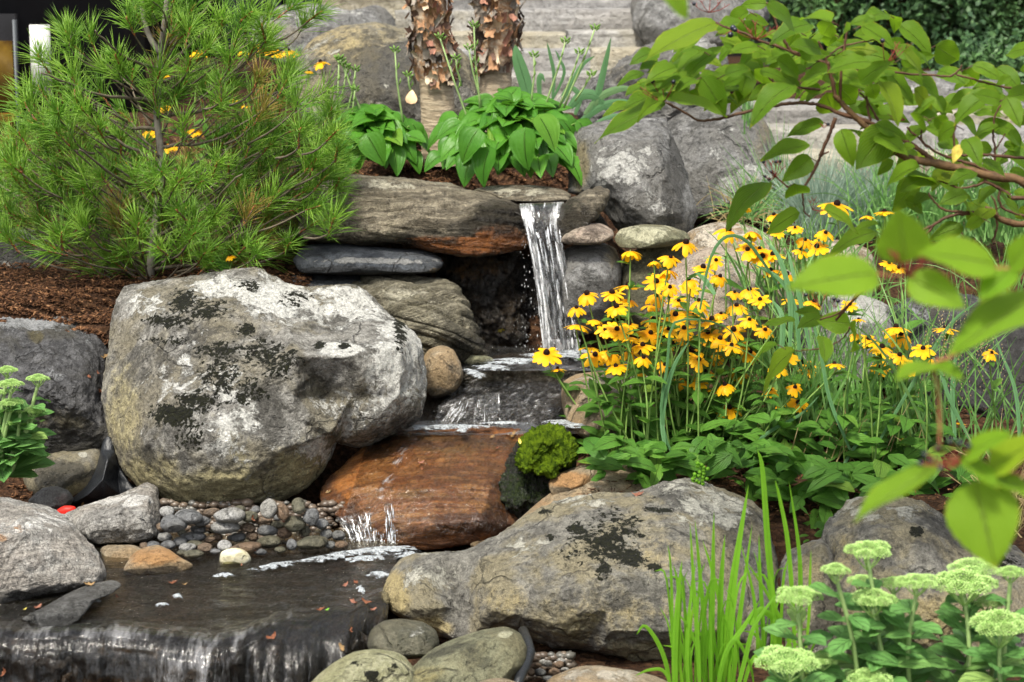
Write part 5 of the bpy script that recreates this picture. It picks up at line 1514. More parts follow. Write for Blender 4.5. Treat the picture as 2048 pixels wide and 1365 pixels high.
def child(name, me, parent, mw, mat=None):
    """part placed by its world matrix under a thing that has only a location"""
    o = link(name, me, mat)
    o.parent = parent
    o.matrix_local = Matrix.Translation(-Vector(parent.location)) @ mw
    return o


CAMV = Vector((0, 0, CAM_H))


def seen_leaf(parent, me, Wr, b, t_, d0, d1, w, name='leaf', flip=1, up=1, grow=1.0):
    """leaf from photo point b to t_ (depth d0 to d1) turned about its length until it shows w photo pixels of width; Wr = width/length of the mesh"""
    B, T = Vector(P(*b, d0)), Vector(P(*t_, d1))
    y = T - B
    L = y.length
    W = L * Wr
    want = w * pxs((d0 + d1) / 2)
    sx = 1.0
    if want > W:
        sx = want / W
        W = want
    a = math.acos(max(-1, min(1, want / W)))
    yn = y.normalized()
    tocam = (CAMV - (B + T) / 2).normalized()
    z0 = (tocam - yn * tocam.dot(yn)).normalized()
    side = yn.cross(z0)
    c1 = z0 * math.cos(a) + side * math.sin(a)
    c2 = z0 * math.cos(a) - side * math.sin(a)
    z = c1 if c1.z > c2.z else c2
    if up < 0:
        z = c2 if c1.z > c2.z else c1
    return child(name, me, parent, orient(B, yn, z, L * sx * grow, L * 1.03, L))


DW = [leaf_mesh('leaf', 1, .62, 'ovate', 9, 16, fold=.12 + .12 * (k % 3), droop=.16 + .09 * k, wave=.05, seed=k, serr=.02) for k in range(5)]
for me in DW:
    me.materials.append(M['dogwood'])
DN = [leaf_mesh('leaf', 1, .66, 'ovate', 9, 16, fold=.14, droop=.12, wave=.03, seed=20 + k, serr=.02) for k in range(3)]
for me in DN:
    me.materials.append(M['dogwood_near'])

M['bark'] = plain('dogwood_bark', (0.115, 0.065, 0.030), 0.7, 0.4, 60, 0.003)
M['twig'] = plain('dogwood_twig', (0.085, 0.040, 0.022), 0.6, 0.35, 60, 0.001)
M['redstalk'] = plain('red_fruit_stalk', (0.20, 0.03, 0.022), 0.6, 0.2, 60, 0)
M['berry'] = plain('blue_black_berry', (0.008, 0.010, 0.022), 0.3, 0.3, 60, 0, spec=0.6)
DD = 3.5
dog = empty('dogwood_branch', P(2060, 408, DD))
tag(dog, 'spreading dogwood branch with green ribbed leaves reaching in from the upper right', 'branch')
DO = Vector(dog.location)


def limb(pts, r0, r1, name='twig', mat='twig', d=DD, parent=None, n=None, wob=2.0, nn=7, dd=None):
    parent = parent or dog
    pts = np.array(pts, float)
    s_ = spline(pts, n or len(pts) * 5)
    rs = np.random.RandomState(int(abs(pts[0, 0] * 7 + pts[0, 1])) % 10000)
    s_ = s_ + rs.normal(size=s_.shape) * wob * .25
    dps = np.linspace(*(dd or (d, d)), len(s_))
    q = PN(s_[:, 0], s_[:, 1], dps) - np.array(parent.location)
    rad = np.linspace(r0, r1, len(s_)) * .68 * pxs(d) * (1 + .10 * rs.normal(size=len(s_)))
    mb = MB()
    mb.tube(q, list(rad), nn)
    return mb.build(name, M[mat], parent)


limb([(2120, 425), (2048, 364), (1990, 354), (1938, 342), (1895, 332), (1857, 325), (1828, 320), (1805, 312), (1782, 296), (1760, 278), (1737, 258), (1712, 236), (1690, 214), (1678, 200), (1668, 190)], 15, 7, 'branch', 'bark', nn=10)
limb([(1866, 324), (1850, 308), (1828, 293), (1788, 270), (1755, 252), (1718, 238), (1680, 228), (1650, 214), (1620, 207), (1590, 207), (1560, 210), (1500, 222), (1455, 234), (1420, 241), (1395, 241), (1370, 226), (1345, 212), (1332, 204)], 8, 3)
limb([(2010, 356), (1971, 341), (1938, 327), (1916, 321), (1880, 309), (1856, 294), (1841, 279), (1821, 263), (1815, 255)], 5, 3)
limb([(1856, 296), (1843, 280), (1844, 255), (1846, 232)], 3.5, 2.5)
limb([(2012, 352), (1995, 344), (1990, 330), (1990, 300), (1986, 270), (1988, 240), (1996, 220), (2011, 197)], 4, 2.5)
limb([(1990, 300), (2000, 285), (2011, 267)], 3, 2)
limb([(2120, 325), (2048, 317), (1993, 312), (1960, 309), (1922, 310), (1910, 295), (1908, 270), (1912, 245), (1918, 215)], 5, 2.5)
limb([(2120, 455), (2060, 448), (2030, 448), (2000, 438), (1985, 424), (1970, 415)], 11, 7, 'branch', 'bark', nn=9)
limb([(1993, 434), (1970, 427), (1929, 425), (1892, 421), (1874, 410), (1862, 395), (1857, 386)], 5, 2.5)
limb([(1985, 433), (1950, 429), (1911, 430), (1874, 446), (1845, 478)], 5, 4)
limb([(1940, 425), (1900, 432), (1870, 448), (1838, 465)], 4.5, 4)
limb([(1993, 435), (1994, 455), (1990, 470), (1984, 485)], 4, 3)
limb([(1993, 433), (1992, 415), (1988, 400), (1982, 392)], 4, 2)
limb([(1968, 345), (1967, 365), (1940, 374), (1920, 377), (1898, 369), (1876, 360)], 4.5, 2.5)
limb([(1968, 362), (2000, 378), (2018, 390), (2026, 396), (2100, 398)], 5, 7)
limb([(2000, 380), (1998, 400), (2008, 418), (2040, 430), (2090, 436)], 4, 4)
limb([(1671, 236), (1662, 262), (1650, 290), (1640, 315), (1636, 325), (1622, 352), (1605, 380)], 6, 4)
limb([(1638, 318), (1648, 308), (1658, 304)], 3.5, 2)
limb([(1605, 380), (1592, 384), (1578, 376), (1562, 363), (1550, 352)], 3.5, 2.5)
limb([(1605, 380), (1606, 405), (1609, 424), (1620, 434)], 3, 2.5)
limb([(1762, 252), (1745, 222), (1733, 200), (1720, 185)], 4, 3)
limb([(1742, 242), (1736, 220), (1733, 190), (1735, 172), (1755, 150), (1766, 137)], 4, 2.5)
limb([(1658, 150), (1652, 118), (1645, 100), (1637, 83)], 5, 3)
limb([(1672, 200), (1664, 160), (1655, 125)], 6, 5)
limb([(1680, 205), (1682, 150), (1688, 100), (1694, 60), (1690, 50)], 5, 3)
limb([(1655, 115), (1680, 95), (1720, 85), (1755, 80)], 3, 2)
limb([(1660, 130), (1610, 112), (1588, 107), (1571, 86), (1560, 65), (1554, 52), (1545, 28), (1534, 6)], 5, 3)
limb([(1640, 180), (1600, 175), (1565, 170), (1541, 159), (1532, 140)], 4, 2.5)
limb([(1600, 110), (1545, 90), (1513, 79), (1481, 64), (1455, 56), (1431, 46)], 4.5, 3)
limb([(1740, 135), (1790, 145), (1860, 151), (1890, 153), (1906, 151), (1918, 140), (1924, 131)], 3.5, 3)
limb([(1912, 150), (1950, 160), (1994, 171), (2050, 182), (2120, 190)], 3, 4)
limb([(1700, 655), (1690, 672), (1665, 690), (1640, 698), (1600, 702), (1590, 702)], 2.5, 1.5, dd=(3.4, 3.5))
limb([(1755, 545), (1735, 565), (1715, 590), (1690, 620), (1672, 640)], 5, 4, dd=(3.3, 3.4))
limb([(1755, 549), (1725, 582), (1700, 608), (1675, 628), (1640, 640)], 4, 2.5, dd=(3.3, 3.4))

DL = [((1431, 46), (1288, 97), 44), ((1431, 48), (1328, 103), 40), ((1498, 24), (1440, 49), 36), ((1532, 11), (1614, 43), 36), ((1534, 8), (1481, 2), 30), ((1528, 137), (1405, 148), 34), ((1405, 103), (1352, 129), 20), ((1429, 107), (1373, 131), 30),
      ((1401, 155), (1283, 163), 40), ((1330, 200), (1250, 219), 38), ((1330, 206), (1182, 264), 38), ((1340, 200), (1457, 208), 26), ((1403, 155), (1457, 228), 54), ((1498, 140), (1481, 193), 46), ((1588, 172), (1496, 202), 38), ((1530, 137), (1520, 178), 42),
      ((1597, 64), (1560, 112), 50), ((1552, 120), (1612, 150), 38), ((1502, 41), (1481, 88), 42), ((1480, 84), (1431, 105), 22), ((1515, 92), (1463, 99), 26), ((1588, 107), (1537, 110), 24), ((1663, 44), (1598, 15), 30), ((1663, 44), (1635, 85), 44), ((1665, 68), (1652, 105), 36),
      ((1751, 37), (1696, 44), 22), ((1722, 52), (1798, 88), 34), ((1797, 50), (1873, 96), 38), ((1773, 28), (1742, 20), 16), ((1775, 28), (1805, 34), 9), ((1871, 92), (1924, 125), 56), ((1806, 103), (1860, 149), 24), ((1803, 118), (1832, 134), 24), ((1742, 125), (1663, 116), 28),
      ((1600, 105), (1648, 109), 36), ((1666, 142), (1744, 171), 36), ((1655, 142), (1590, 150), 34), ((1652, 186), (1672, 241), 62), ((1672, 166), (1722, 219), 56), ((1740, 168), (1753, 203), 34), ((1766, 136), (1834, 199), 36), ((1803, 138), (1891, 184), 32), ((1760, 164), (1814, 232), 34),
      ((1847, 232), (1893, 249), 36), ((1847, 234), (1817, 258), 46), ((1828, 178), (1871, 223), 34), ((1954, 186), (1891, 212), 36), ((1985, 186), (1902, 228), 40), ((1946, 131), (2005, 144), 28), ((1992, 138), (2044, 158), 30), ((2066, 97), (2006, 103), 34), ((2080, 128), (2033, 137), 30),
      ((1928, 140), (1954, 180), 46), ((2022, 153), (1992, 168), 20), ((2013, 192), (1989, 221), 32), ((2013, 195), (2042, 249), 40), ((2015, 195), (2075, 178), 36), ((2000, 252), (1930, 269), 40), ((1912, 252), (1858, 276), 36), ((1873, 197), (1911, 232), 24), ((1647, 245), (1571, 265), 30),
      ((1620, 291), (1523, 300), 32), ((1622, 317), (1574, 356), 46), ((1540, 365), (1437, 417), 38), ((1589, 367), (1605, 421), 56), ((1599, 425), (1524, 463), 40), ((1647, 419), (1728, 451), 28), ((1757, 449), (1700, 453), 14), ((1754, 465), (1656, 476), 32), ((1682, 259), (1703, 324), 48),
      ((1778, 258), (1720, 330), 80), ((1845, 362), (1770, 418), 54), ((1839, 333), (1757, 358), 34), ((1788, 323), (1744, 344), 26), ((1874, 351), (1936, 379), 38), ((1934, 386), (1880, 404), 34), ((1856, 388), (1830, 402), 24), ((1933, 278), (1960, 318), 42), ((1927, 404), (1962, 424), 24),
      ((1973, 386), (1936, 399), 24), ((1964, 437), (1929, 456), 28), ((1927, 455), (1859, 470), 36), ((2062, 300), (2004, 304), 22), ((1964, 320), (2015, 334), 15), ((1980, 356), (2022, 367), 18), ((2000, 389), (2026, 407), 22), ((2011, 409), (2055, 424), 26), ((2015, 267), (2056, 290), 28),
      ((2026, 228), (2062, 250), 26), ((1700, 648), (1643, 642), 50), ((1642, 633), (1598, 650), 32), ((1644, 673), (1658, 716), 30), ((1697, 653), (1730, 697), 24), ((1590, 701), (1497, 758), 42), ((1555, 690), (1495, 702), 18), ((1590, 640), (1520, 645), 16), ((1640, 630), (1598, 618), 26),
      ((1720, 165), (1770, 120), 40), ((1690, 100), (1740, 90), 34), ((1700, 60), (1660, 66), 30), ((1560, 150), (1610, 175), 34), ((1480, 64), (1530, 50), 30), ((1450, 150), (1500, 130), 28), ((1790, 100), (1850, 110), 34), ((1720, 108), (1790, 112), 40), ((1640, 100), (1590, 84), 28),
      ((1910, 300), (1875, 270), 36), ((1985, 300), (1940, 296), 34), ((1870, 235), (1905, 262), 34), ((1810, 400), (1860, 420), 30), ((2000, 200), (1950, 186), 34), ((1950, 345), (1900, 356), 26), ((2020, 300), (2062, 330), 34)]
for k, (b, tt, w) in enumerate(DL):
    dj = DD + ((k * 37) % 11 - 5) * .035
    me = DW[k % 5]
    seen_leaf(dog, me, .62, b, tt, dj, dj - .05 + .1 * ((k * 13) % 7) / 6, w * 1.0, grow=1.0)
    if k % 2 == 0:        # petiole
        bx, by = b
        limb([(bx, by), (bx + (6 if tt[0] < bx else -6), by + 3), (bx + (16 if tt[0] < bx else -16), by + 9)], 1.3, 1.6, 'petiole', 'twig', d=dj, n=4, wob=0, nn=5)


# the rest of the crown, sprays of leaves spreading from the twigs
rs_ = random.Random(5)
TOPX = [1250, 1300, 1400, 1500, 1600, 1700, 1800, 1900, 2048]
TOPY = [200, 90, 40, 15, 20, 40, 55, 110, 150]
BTX = [1250, 1330, 1450, 1600, 1680, 1760, 1850, 1930, 2048]
BTY = [215, 205, 200, 190, 200, 330, 400, 430, 440]
for k in range(190):
    bx = rs_.uniform(1270, 2040)
    lo_, hi_ = np.interp(bx, TOPX, TOPY), np.interp(bx, BTX, BTY)
    by = rs_.uniform(lo_ + 14, hi_)
    side = -1 if rs_.random() < (.65 if bx < 1650 else .35) else 1
    ln = rs_.uniform(42, 78)
    tx, ty = bx + side * ln * rs_.uniform(.6, 1), by + rs_.uniform(-8, 26)
    if ty > np.interp(tx, BTX, BTY) + 20:
        ty = np.interp(tx, BTX, BTY)
    dj = DD + rs_.uniform(-.05, .35)
    seen_leaf(dog, DW[k % 5], .62, (bx, by), (tx, ty), dj, dj - rs_.uniform(-.03, .06), rs_.uniform(12, 30), grow=1.0)


def ico(mb, c, r, n=8, m=5):
    c = np.array(c)
    vs = [c + (0, 0, r)]
    for j in range(1, m):
        for i in range(n):
            a, e = 2 * math.pi * i / n, math.pi * j / m
            vs.append(c + np.array([math.cos(a) * math.sin(e), math.sin(a) * math.sin(e), math.cos(e)]) * r)
    vs.append(c - (0, 0, r))
    fs = [(0, 1 + i, 1 + (i + 1) % n) for i in range(n)]
    for j in range(m - 2):
        for i in range(n):
            a, b_ = 1 + j * n + i, 1 + j * n + (i + 1) % n
            fs.append((a, a + n, b_ + n, b_))
    L_ = len(vs) - 1
    fs += [(L_, 1 + (m - 2) * n + (i + 1) % n, 1 + (m - 2) * n + i) for i in range(n)]
    mb.add(vs, fs)


bmb = MB()
ico(bmb, (0, 0, 0), 1.0)
BERRY = mesh('berry', np.array(bmb.v), bmb.f)
BERRY.materials.append(M['berry'])


def cluster(base, tips, d, parent, stalk_r=0.8, berries=(), br=5.5, mat='redstalk'):
    """red branched fruit stalk from base to tips; a berry at each listed tip"""
    mb = MB()
    O = np.array(parent.location)
    for i, t_ in enumerate(tips):
        mid = ((base[0] * .45 + t_[0] * .55), (base[1] * .45 + t_[1] * .55) + 3)
        q = [np.array(P(*base, d)) - O, np.array(P(*mid, d + .01 * ((i % 3) - 1))) - O, np.array(P(*t_, d + .015 * ((i % 3) - 1))) - O]
        mb.tube(q, [stalk_r * pxs(d), stalk_r * .8 * pxs(d), stalk_r * .6 * pxs(d)], 5)
        for sx in (-1, 1):
            e = (t_[0] + sx * 5, t_[1] - 4)
            mb.tube([q[1] * .4 + q[2] * .6, np.array(P(*e, d)) - O], [stalk_r * .6 * pxs(d)] * 2, 4)
    o = mb.build('fruit_stalk', M[mat], parent)
    for i in berries:
        t_ = tips[i]
        b_ = link('berry', BERRY, parent=parent)
        b_.location = np.array(P(t_[0], t_[1] - 2, d + .015 * ((i % 3) - 1))) - O
        b_.scale = (br * pxs(d),) * 3


cluster((1550, 355), [(1527, 326), (1541, 325), (1552, 326), (1560, 325), (1566, 336), (1543, 346), (1530, 355), (1538, 360), (1550, 351)], 3.45, dog, 1.0, (0, 2, 3, 5, 6, 7, 8), 3.6)
cluster((1418, 26), [(1388, 10), (1402, 2), (1421, -4), (1440, 4), (1455, 12), (1446, -2)], 3.45, dog, 1.0, (0, 2, 5), 4)
cluster((1512, 80), [(1500, 60), (1510, 45), (1530, 55), (1545, 58), (1560, 55), (1483, 40), (1470, 62)], 3.45, dog, 1.0, (6, ), 5)
cluster((1462, 62), [(1461, 72), (1466, 58), (1440, 70)], 3.45, dog, .9, (0, 1), 6)
cluster((1330, 202), [(1285, 178), (1305, 165), (1325, 178), (1347, 166), (1290, 188), (1350, 168), (1310, 198)], 3.45, dog, 1.0, (1, 3, 5), 4.5)
cluster((1770, 132), [(1765, 84), (1795, 88), (1820, 90), (1800, 98), (1788, 104)], 3.45, dog, 1.1, (0,), 5)
cluster((1640, 248), [(1656, 251), (1650, 256)], 3.5, dog, .8, (0,), 4)
cluster((1625, 420), [(1620, 402), (1628, 398), (1634, 405), (1655, 420), (1660, 418)], 3.5, dog, .8, ())
cluster((1810, 240), [(1780, 232), (1790, 222), (1800, 236), (1785, 240)], 3.5, dog, .9, ())
cluster((1640, 615), [(1612, 592), (1622, 585), (1632, 590), (1650, 590), (1655, 580)], 3.4, dog, .9, (0, 1, 2), 4)
cluster((1672, 615), [(1668, 600), (1676, 604), (1664, 606)], 3.4, dog, .9, (0, 1), 4.5)

# one yellow leaf hanging in the dogwood
me = DW[1].copy()
me.materials.clear()
me.materials.append(M['dead_yellow'])
yl = seen_leaf(dog, me, .62, (1922, 290), (1903, 325), 3.45, 3.45, 22)
yl['label'] = 'yellowed leaf'

# nearest spray, out of focus
DNR = 1.75
nearb = empty('dogwood_spray', P(2100, 545, DNR))
tag(nearb, 'blurred near dogwood spray of large bright leaves at the right edge', 'branch')
nb2 = empty('dogwood_spray', P(2110, 940, DNR))
tag(nb2, 'blurred near dogwood spray with one great hanging leaf, low at the right edge', 'branch')
for k, (b, tt, w) in enumerate([((1756, 548), (1584, 560), 92), ((1812, 524), (1798, 428), 118), ((1990, 530), (1852, 495), 76), ((1816, 556), (1928, 608), 78), ((2090, 588), (1898, 684), 84), ((2024, 536), (1962, 592), 62), ((2018, 536), (2070, 468), 56),
                                ((1868, 726), (1793, 748), 32), ((1868, 726), (1926, 752), 30)]):
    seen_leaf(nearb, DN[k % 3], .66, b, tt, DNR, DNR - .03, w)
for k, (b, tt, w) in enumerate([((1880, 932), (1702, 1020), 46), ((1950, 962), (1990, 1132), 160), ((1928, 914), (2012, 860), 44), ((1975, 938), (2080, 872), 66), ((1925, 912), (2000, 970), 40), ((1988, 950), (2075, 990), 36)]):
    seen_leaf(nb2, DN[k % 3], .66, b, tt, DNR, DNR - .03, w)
M['redtwig'] = plain('reddish_twig', (0.36, 0.13, 0.07), 0.6, 0.2, 60, 0)
limb([(2120, 560), (2060, 545), (1990, 537), (1930, 545), (1870, 552), (1810, 552), (1756, 549)], 4, 3, mat='redtwig', d=DNR, parent=nearb)
limb([(2030, 578), (1970, 580), (1930, 582)], 3, 3, mat='redtwig', d=DNR, parent=nearb)
limb([(1880, 892), (1879, 840), (1876, 780), (1868, 728), (1900, 715), (1950, 685), (1990, 650)], 4, 5, mat='redtwig', d=DNR, parent=nearb)
limb([(2120, 960), (2040, 948), (1975, 938), (1930, 925), (1900, 912)], 4, 3, mat='redtwig', d=DNR, parent=nb2)
cluster((1816, 552), [(1778, 500), (1800, 498), (1822, 488), (1850, 512), (1862, 510), (1845, 520), (1790, 505)], DNR, nearb, 2.6, (3, 4, 5), 7)
cluster((1925, 925), [(1840, 930), (1850, 912), (1875, 900), (1920, 888), (1938, 895), (1860, 925), (1880, 940), (1900, 885)], DNR, nb2, 2.6, (0, 1, 2, 3, 4, 5, 6, 7), 7)
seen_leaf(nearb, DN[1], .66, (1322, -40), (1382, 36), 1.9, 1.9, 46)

# ================================================================== HOSTAS
HM = []
for k in range(6):
    me = leaf_mesh('leaf', 1, .86, 'cordate', 15, 13, fold=.22, droop=.26 + .07 * k, wave=.03, ribs=6, seed=40 + k)
    me.materials.append(M['hosta'])
    HM.append(me)
M['greenstem'] = plain('green_stem', (0.16, 0.27, 0.06), 0.5, 0.2, 40, 0)
M['palestem'] = plain('pale_green_stem', (0.26, 0.38, 0.14), 0.5, 0.15, 40, 0)
M['bud'] = plain('green_bud', (0.14, 0.26, 0.05), 0.5, 0.3, 60, 0)


def hosta(label, cen, d, rx, ry, n, seed, scapes, lpx):
    rs = random.Random(seed)
    b0 = P(cen[0], cen[1] + ry * .8, d)
    e = empty('hosta', b0)
    tag(e, label, 'hosta', 'hostas under the birch')
    pet = MB()
    for k in range(n):
        f = k / n
        a = k * 2.39996 + rs.uniform(-.3, .3)
        el = (f ** .8)          # 0 centre top, 1 outer rim
        r = el
        cx = cen[0] + math.cos(a) * rx * r * rs.uniform(.75, 1.02)
        back = math.sin(a)      # >0 behind
        cy = cen[1] - ry * .72 * (1 - el ** 2) - back * ry * .25 * el + (ry * .62 * el if back < 0 else 0) + rs.uniform(-6, 6)
        dd = d + back * rx * pxs(d) * .75 * el
        base = Vector(P(cx - math.cos(a) * lpx * .3, cy - lpx * .12, dd))
        out = Vector((math.cos(a), math.sin(a) if back > 0 else math.sin(a) * 1.0, 0))
        pitch = .35 - .95 * el + rs.uniform(-.55, .5)
        out = Vector((math.cos(a + rs.uniform(-.6, .6)), math.sin(a) - .35, 0))
        di = Vector((out.x * math.cos(pitch), out.y * math.cos(pitch), math.sin(pitch))).normalized()
        L = lpx * pxs(dd) * rs.uniform(.82, 1.25)
        up = Vector((rs.uniform(-.3, .3), -.45, 1))
        child('leaf', HM[k % 6], e, orient(base, di, up, L * rs.uniform(.85, 1.1), L, L))
        o_ = Vector(b0)
        mid = (base - o_) * .55 + Vector((0, 0, (base - o_).z * .15))
        pet.tube([Vector((rs.uniform(-.02, .02), rs.uniform(-.02, .02), -.01)), mid, base - o_], [.0035, .003, .002], 5)
    pet.build('petioles', M['greenstem'], e)['kind'] = 'stuff'
    for (bx, by, tx, ty) in scapes:
        mb = MB()
        B, T = Vector(P(bx, by, d)) - e.location, Vector(P(tx, ty, d - .02)) - e.location
        Md = (B + T) / 2 + Vector((.004 * (1 if tx > bx else -1), 0, .004))
        mb.tube([B + (B - T) * .3, B, Md, T], [.0032, .003, .0026, .002], 6)
        st = mb.build('flower_stalk', M['palestem'], e)
        bb = MB()
        ax = (T - B).normalized()
        for i in range(7):
            a = i * 2.4
            c = T + ax * (.002 * i - .006) + Vector((math.cos(a), math.sin(a), 0)) * .005
            tip = c + (Vector((math.cos(a), math.sin(a), .9)) * .011)
            bb.tube([c, (c + tip) / 2, tip], [.0012, .0035, .0008], 5)
        for q in (.45, .7):
            c = B.lerp(T, q)
            bb.tube([c, c + Vector((.006, -.003, .010)), c + Vector((.006, -.003, .02))], [.001, .003, .0006], 5)
        bb.build('buds', M['bud'], st)
    return e


h1 = hosta('smaller hosta left of the birch trunks with drooping heart shaped leaves', (748, 272), 5.78, 112, 52, 84, 1, [(722, 222, 680, 118), (722, 222, 686, 130), (668, 262, 678, 120), (678, 215, 693, 136), (697, 215, 711, 140), (696, 260, 710, 180), (803, 225, 790, 102), (826, 195, 816, 152)], 54)
h2 = hosta('large hosta in front of the birch trunks, many glossy leaves and tall flower stalks', (1022, 268), 5.62, 176, 74, 150, 2, [(944, 262, 880, 76), (958, 190, 948, 52), (958, 190, 938, 98), (1064, 190, 1068, 112), (1098, 190, 1131, 84), (1128, 190, 1159, 106), (1142, 180, 1190, 58), (1158, 190, 1183, 150), (920, 160, 912, 118)], 58)
seen_leaf(h2, HM[3], .78, (978, 300), (950, 362), 5.4, 5.36, 42)
seen_leaf(h2, HM[2], .78, (1050, 262), (1042, 335), 5.4, 5.36, 50)
seen_leaf(h2, HM[1], .78, (1080, 235), (1118, 290), 5.4, 5.36, 44)
seen_leaf(h2, HM[4], .78, (955, 262), (918, 312), 5.4, 5.36, 48)
seen_leaf(h1, HM[3], .78, (680, 290), (672, 345), 5.5, 5.46, 42)
seen_leaf(h1, HM[2], .78, (735, 272), (765, 325), 5.5, 5.46, 52)
me = HM[2].copy(); me.materials.clear(); me.materials.append(plain('cream_petal', (0.75, 0.50, 0.30), 0.5, 0.2, 40, 0))
cb = seen_leaf(h1, me, .78, (822, 206), (824, 180), 5.6, 5.6, 22)
cb.name = 'withered_bloom'

# strappy iris-like leaves right of the birch
e = empty('strap_leaved_plant', P(1130, 300, 5.9))
tag(e, 'clump of blue green strap leaves between the large hosta and the mottled boulder', 'plant')


def blade(parent, pts, w, mat, d0, d1=None, name='leaf', n=12, roll=0.0):
    """strap leaf through photo points, w photo pixels wide"""
    s_ = spline(pts, n)
    dps = np.linspace(d0, d1 if d1 else d0, n)
    c = PN(s_[:, 0], s_[:, 1], dps) - np.array(parent.location)
    wd_ = w * pxs(d0) * .5 * (np.sin(np.linspace(.5, math.pi, n)) ** .7 + .02) / .98
    vs, fu, fv = [], [], []
    for i in range(n):
        a, b_ = c[max(0, i - 1)], c[min(n - 1, i + 1)]
        tdir = Vector(b_ - a).normalized()
        sd = tdir.cross(Vector((math.sin(roll), -math.cos(roll), .12))).normalized()
        nr = sd.cross(tdir)
        for u in (-1, 0, 1):
            vs.append(tuple(Vector(c[i]) + sd * (u * wd_[i]) + nr * (wd_[i] * .3 * (1 if u == 0 else 0))))
            fu.append(u); fv.append(i / (n - 1))
    fs = [(i * 3 + k, i * 3 + k + 1, i * 3 + k + 4, i * 3 + k + 3) for i in range(n - 1) for k in (0, 1)]
    me = mesh(name, np.array(vs), fs, True, None, {'fu': fu, 'fv': fv})
    return link(name, me, M[mat], parent)


for pts, w in [([(1062, 215), (1050, 165), (1036, 120), (1030, 90)], 26), ([(1175, 240), (1195, 190), (1210, 130), (1222, 75)], 13), ([(1170, 230), (1200, 195), (1240, 178), (1275, 180)], 15), ([(1140, 215), (1165, 190), (1195, 195), (1215, 225)], 20), ([(1120, 210), (1145, 165), (1165, 130), (1190, 112)], 10),
               ([(1160, 245), (1200, 215), (1240, 205), (1280, 208)], 16), ([(1080, 200), (1078, 165), (1082, 150), (1090, 165)], 10), ([(1105, 200), (1108, 150), (1100, 110), (1094, 85)], 7), ([(1150, 230), (1160, 195), (1140, 175), (1120, 195)], 10), ([(1190, 250), (1225, 235), (1262, 240), (1290, 262)], 14), ([(1100, 210), (1128, 150), (1120, 120), (1110, 100)], 6)]:
    blade(e, pts, w, 'strap', 5.95)

# bright upright blades at the bottom
e = empty('iris_clump', P(1440, 1400, 3.35))
tag(e, 'clump of tall bright green sword leaves in front of the grey foreground boulder', 'grass clump')
for pts, w in [([(1440, 1400), (1452, 1290), (1468, 1150), (1497, 970)], 17), ([(1425, 1400), (1422, 1300), (1425, 1180), (1428, 1022)], 11), ([(1400, 1400), (1395, 1280), (1388, 1180), (1380, 1045)], 9), ([(1410, 1400), (1408, 1250), (1400, 1150), (1390, 1040)], 9), ([(1352, 1400), (1350, 1300), (1356, 1200), (1364, 1120)], 10),
               ([(1440, 1400), (1440, 1280), (1442, 1170), (1450, 1070)], 12), ([(1342, 1400), (1335, 1340), (1318, 1290), (1290, 1252), (1273, 1270)], 8), ([(1545, 1300), (1545, 1200), (1535, 1080), (1525, 940), (1515, 900)], 11), ([(1590, 1310), (1585, 1200), (1575, 1080), (1560, 1000), (1550, 960)], 9),
               ([(1600, 1310), (1601, 1200), (1598, 1100), (1578, 962)], 9), ([(1560, 1310), (1548, 1200), (1540, 1120), (1535, 1000)], 8), ([(1530, 1330), (1525, 1230), (1520, 1150), (1518, 1070)], 8), ([(1520, 1330), (1512, 1240), (1505, 1180), (1480, 1080)], 7), ([(1460, 1400), (1470, 1320), (1480, 1230), (1504, 1050)], 11),
               ([(1470, 1400), (1490, 1320), (1510, 1250), (1560, 1180)], 9), ([(1480, 1400), (1500, 1330), (1520, 1310), (1545, 1330)], 8), ([(1430, 1400), (1450, 1310), (1490, 1250), (1520, 1200)], 9), ([(1415, 1400), (1400, 1320), (1380, 1260), (1350, 1220)], 6), ([(1380, 1400), (1374, 1320), (1378, 1230), (1392, 1120)], 8),
               ([(1500, 1250), (1520, 1220), (1555, 1245), (1580, 1275)], 12), ([(1455, 1400), (1456, 1300), (1432, 1170), (1405, 1080)], 8), ([(1590, 1330), (1570, 1260), (1530, 1180), (1490, 1120)], 7), ([(1610, 1320), (1618, 1230), (1620, 1160), (1622, 1100)], 6), ([(1436, 1400), (1445, 1330), (1470, 1280), (1500, 1330), (1510, 1390)], 7), ([(1352, 1400), (1330, 1345), (1300, 1340), (1270, 1352)], 6)]:
    k = int(pts[0][0])
    blade(e, pts, w * 1.15, 'blade', 3.36 + (k % 7) * .03, None, n=16, roll=((k * 7) % 10 - 5) * .12)

rs_ = random.Random(31)
for k in range(46):
    bx = rs_.uniform(1345, 1490) if k < 34 else rs_.uniform(1510, 1620)
    top = rs_.uniform(1090, 1290)
    lean_ = rs_.uniform(-60, 70)
    yb = 1400 if k < 34 else 1330
    blade(e, [(bx, yb), (bx + lean_ * .12, (yb + top) / 2 + 30), (bx + lean_ * .45, top + 40), (bx + lean_, top + (30 if abs(lean_) > 40 else 0))], rs_.uniform(3.5, 7.5), 'blade', 3.38 + rs_.uniform(0, .14), None, n=12, roll=rs_.uniform(-.8, .8))

# ================================================================== SEDUM
SB = []
for k in range(3):
    me = leaf_mesh('leaf', 1, .5, 'spoon', 7, 9, fold=.3, droop=.15 + .1 * k, wave=.02, seed=70 + k, serr=.05)
    me.materials.append(M['sedum'])
    SB.append(me)
t = NT('sedum_buds')
nn = t.noise(t.pos(), 300, 2, 0.6)
t.go(Base_Color=t.mix(t.smooth(nn, 0.35, 0.65), (0.22, 0.40, 0.09), (0.44, 0.60, 0.22)), Roughness=0.55, Specular_IOR_Level=0.3)
M['sedumbud'] = t.m


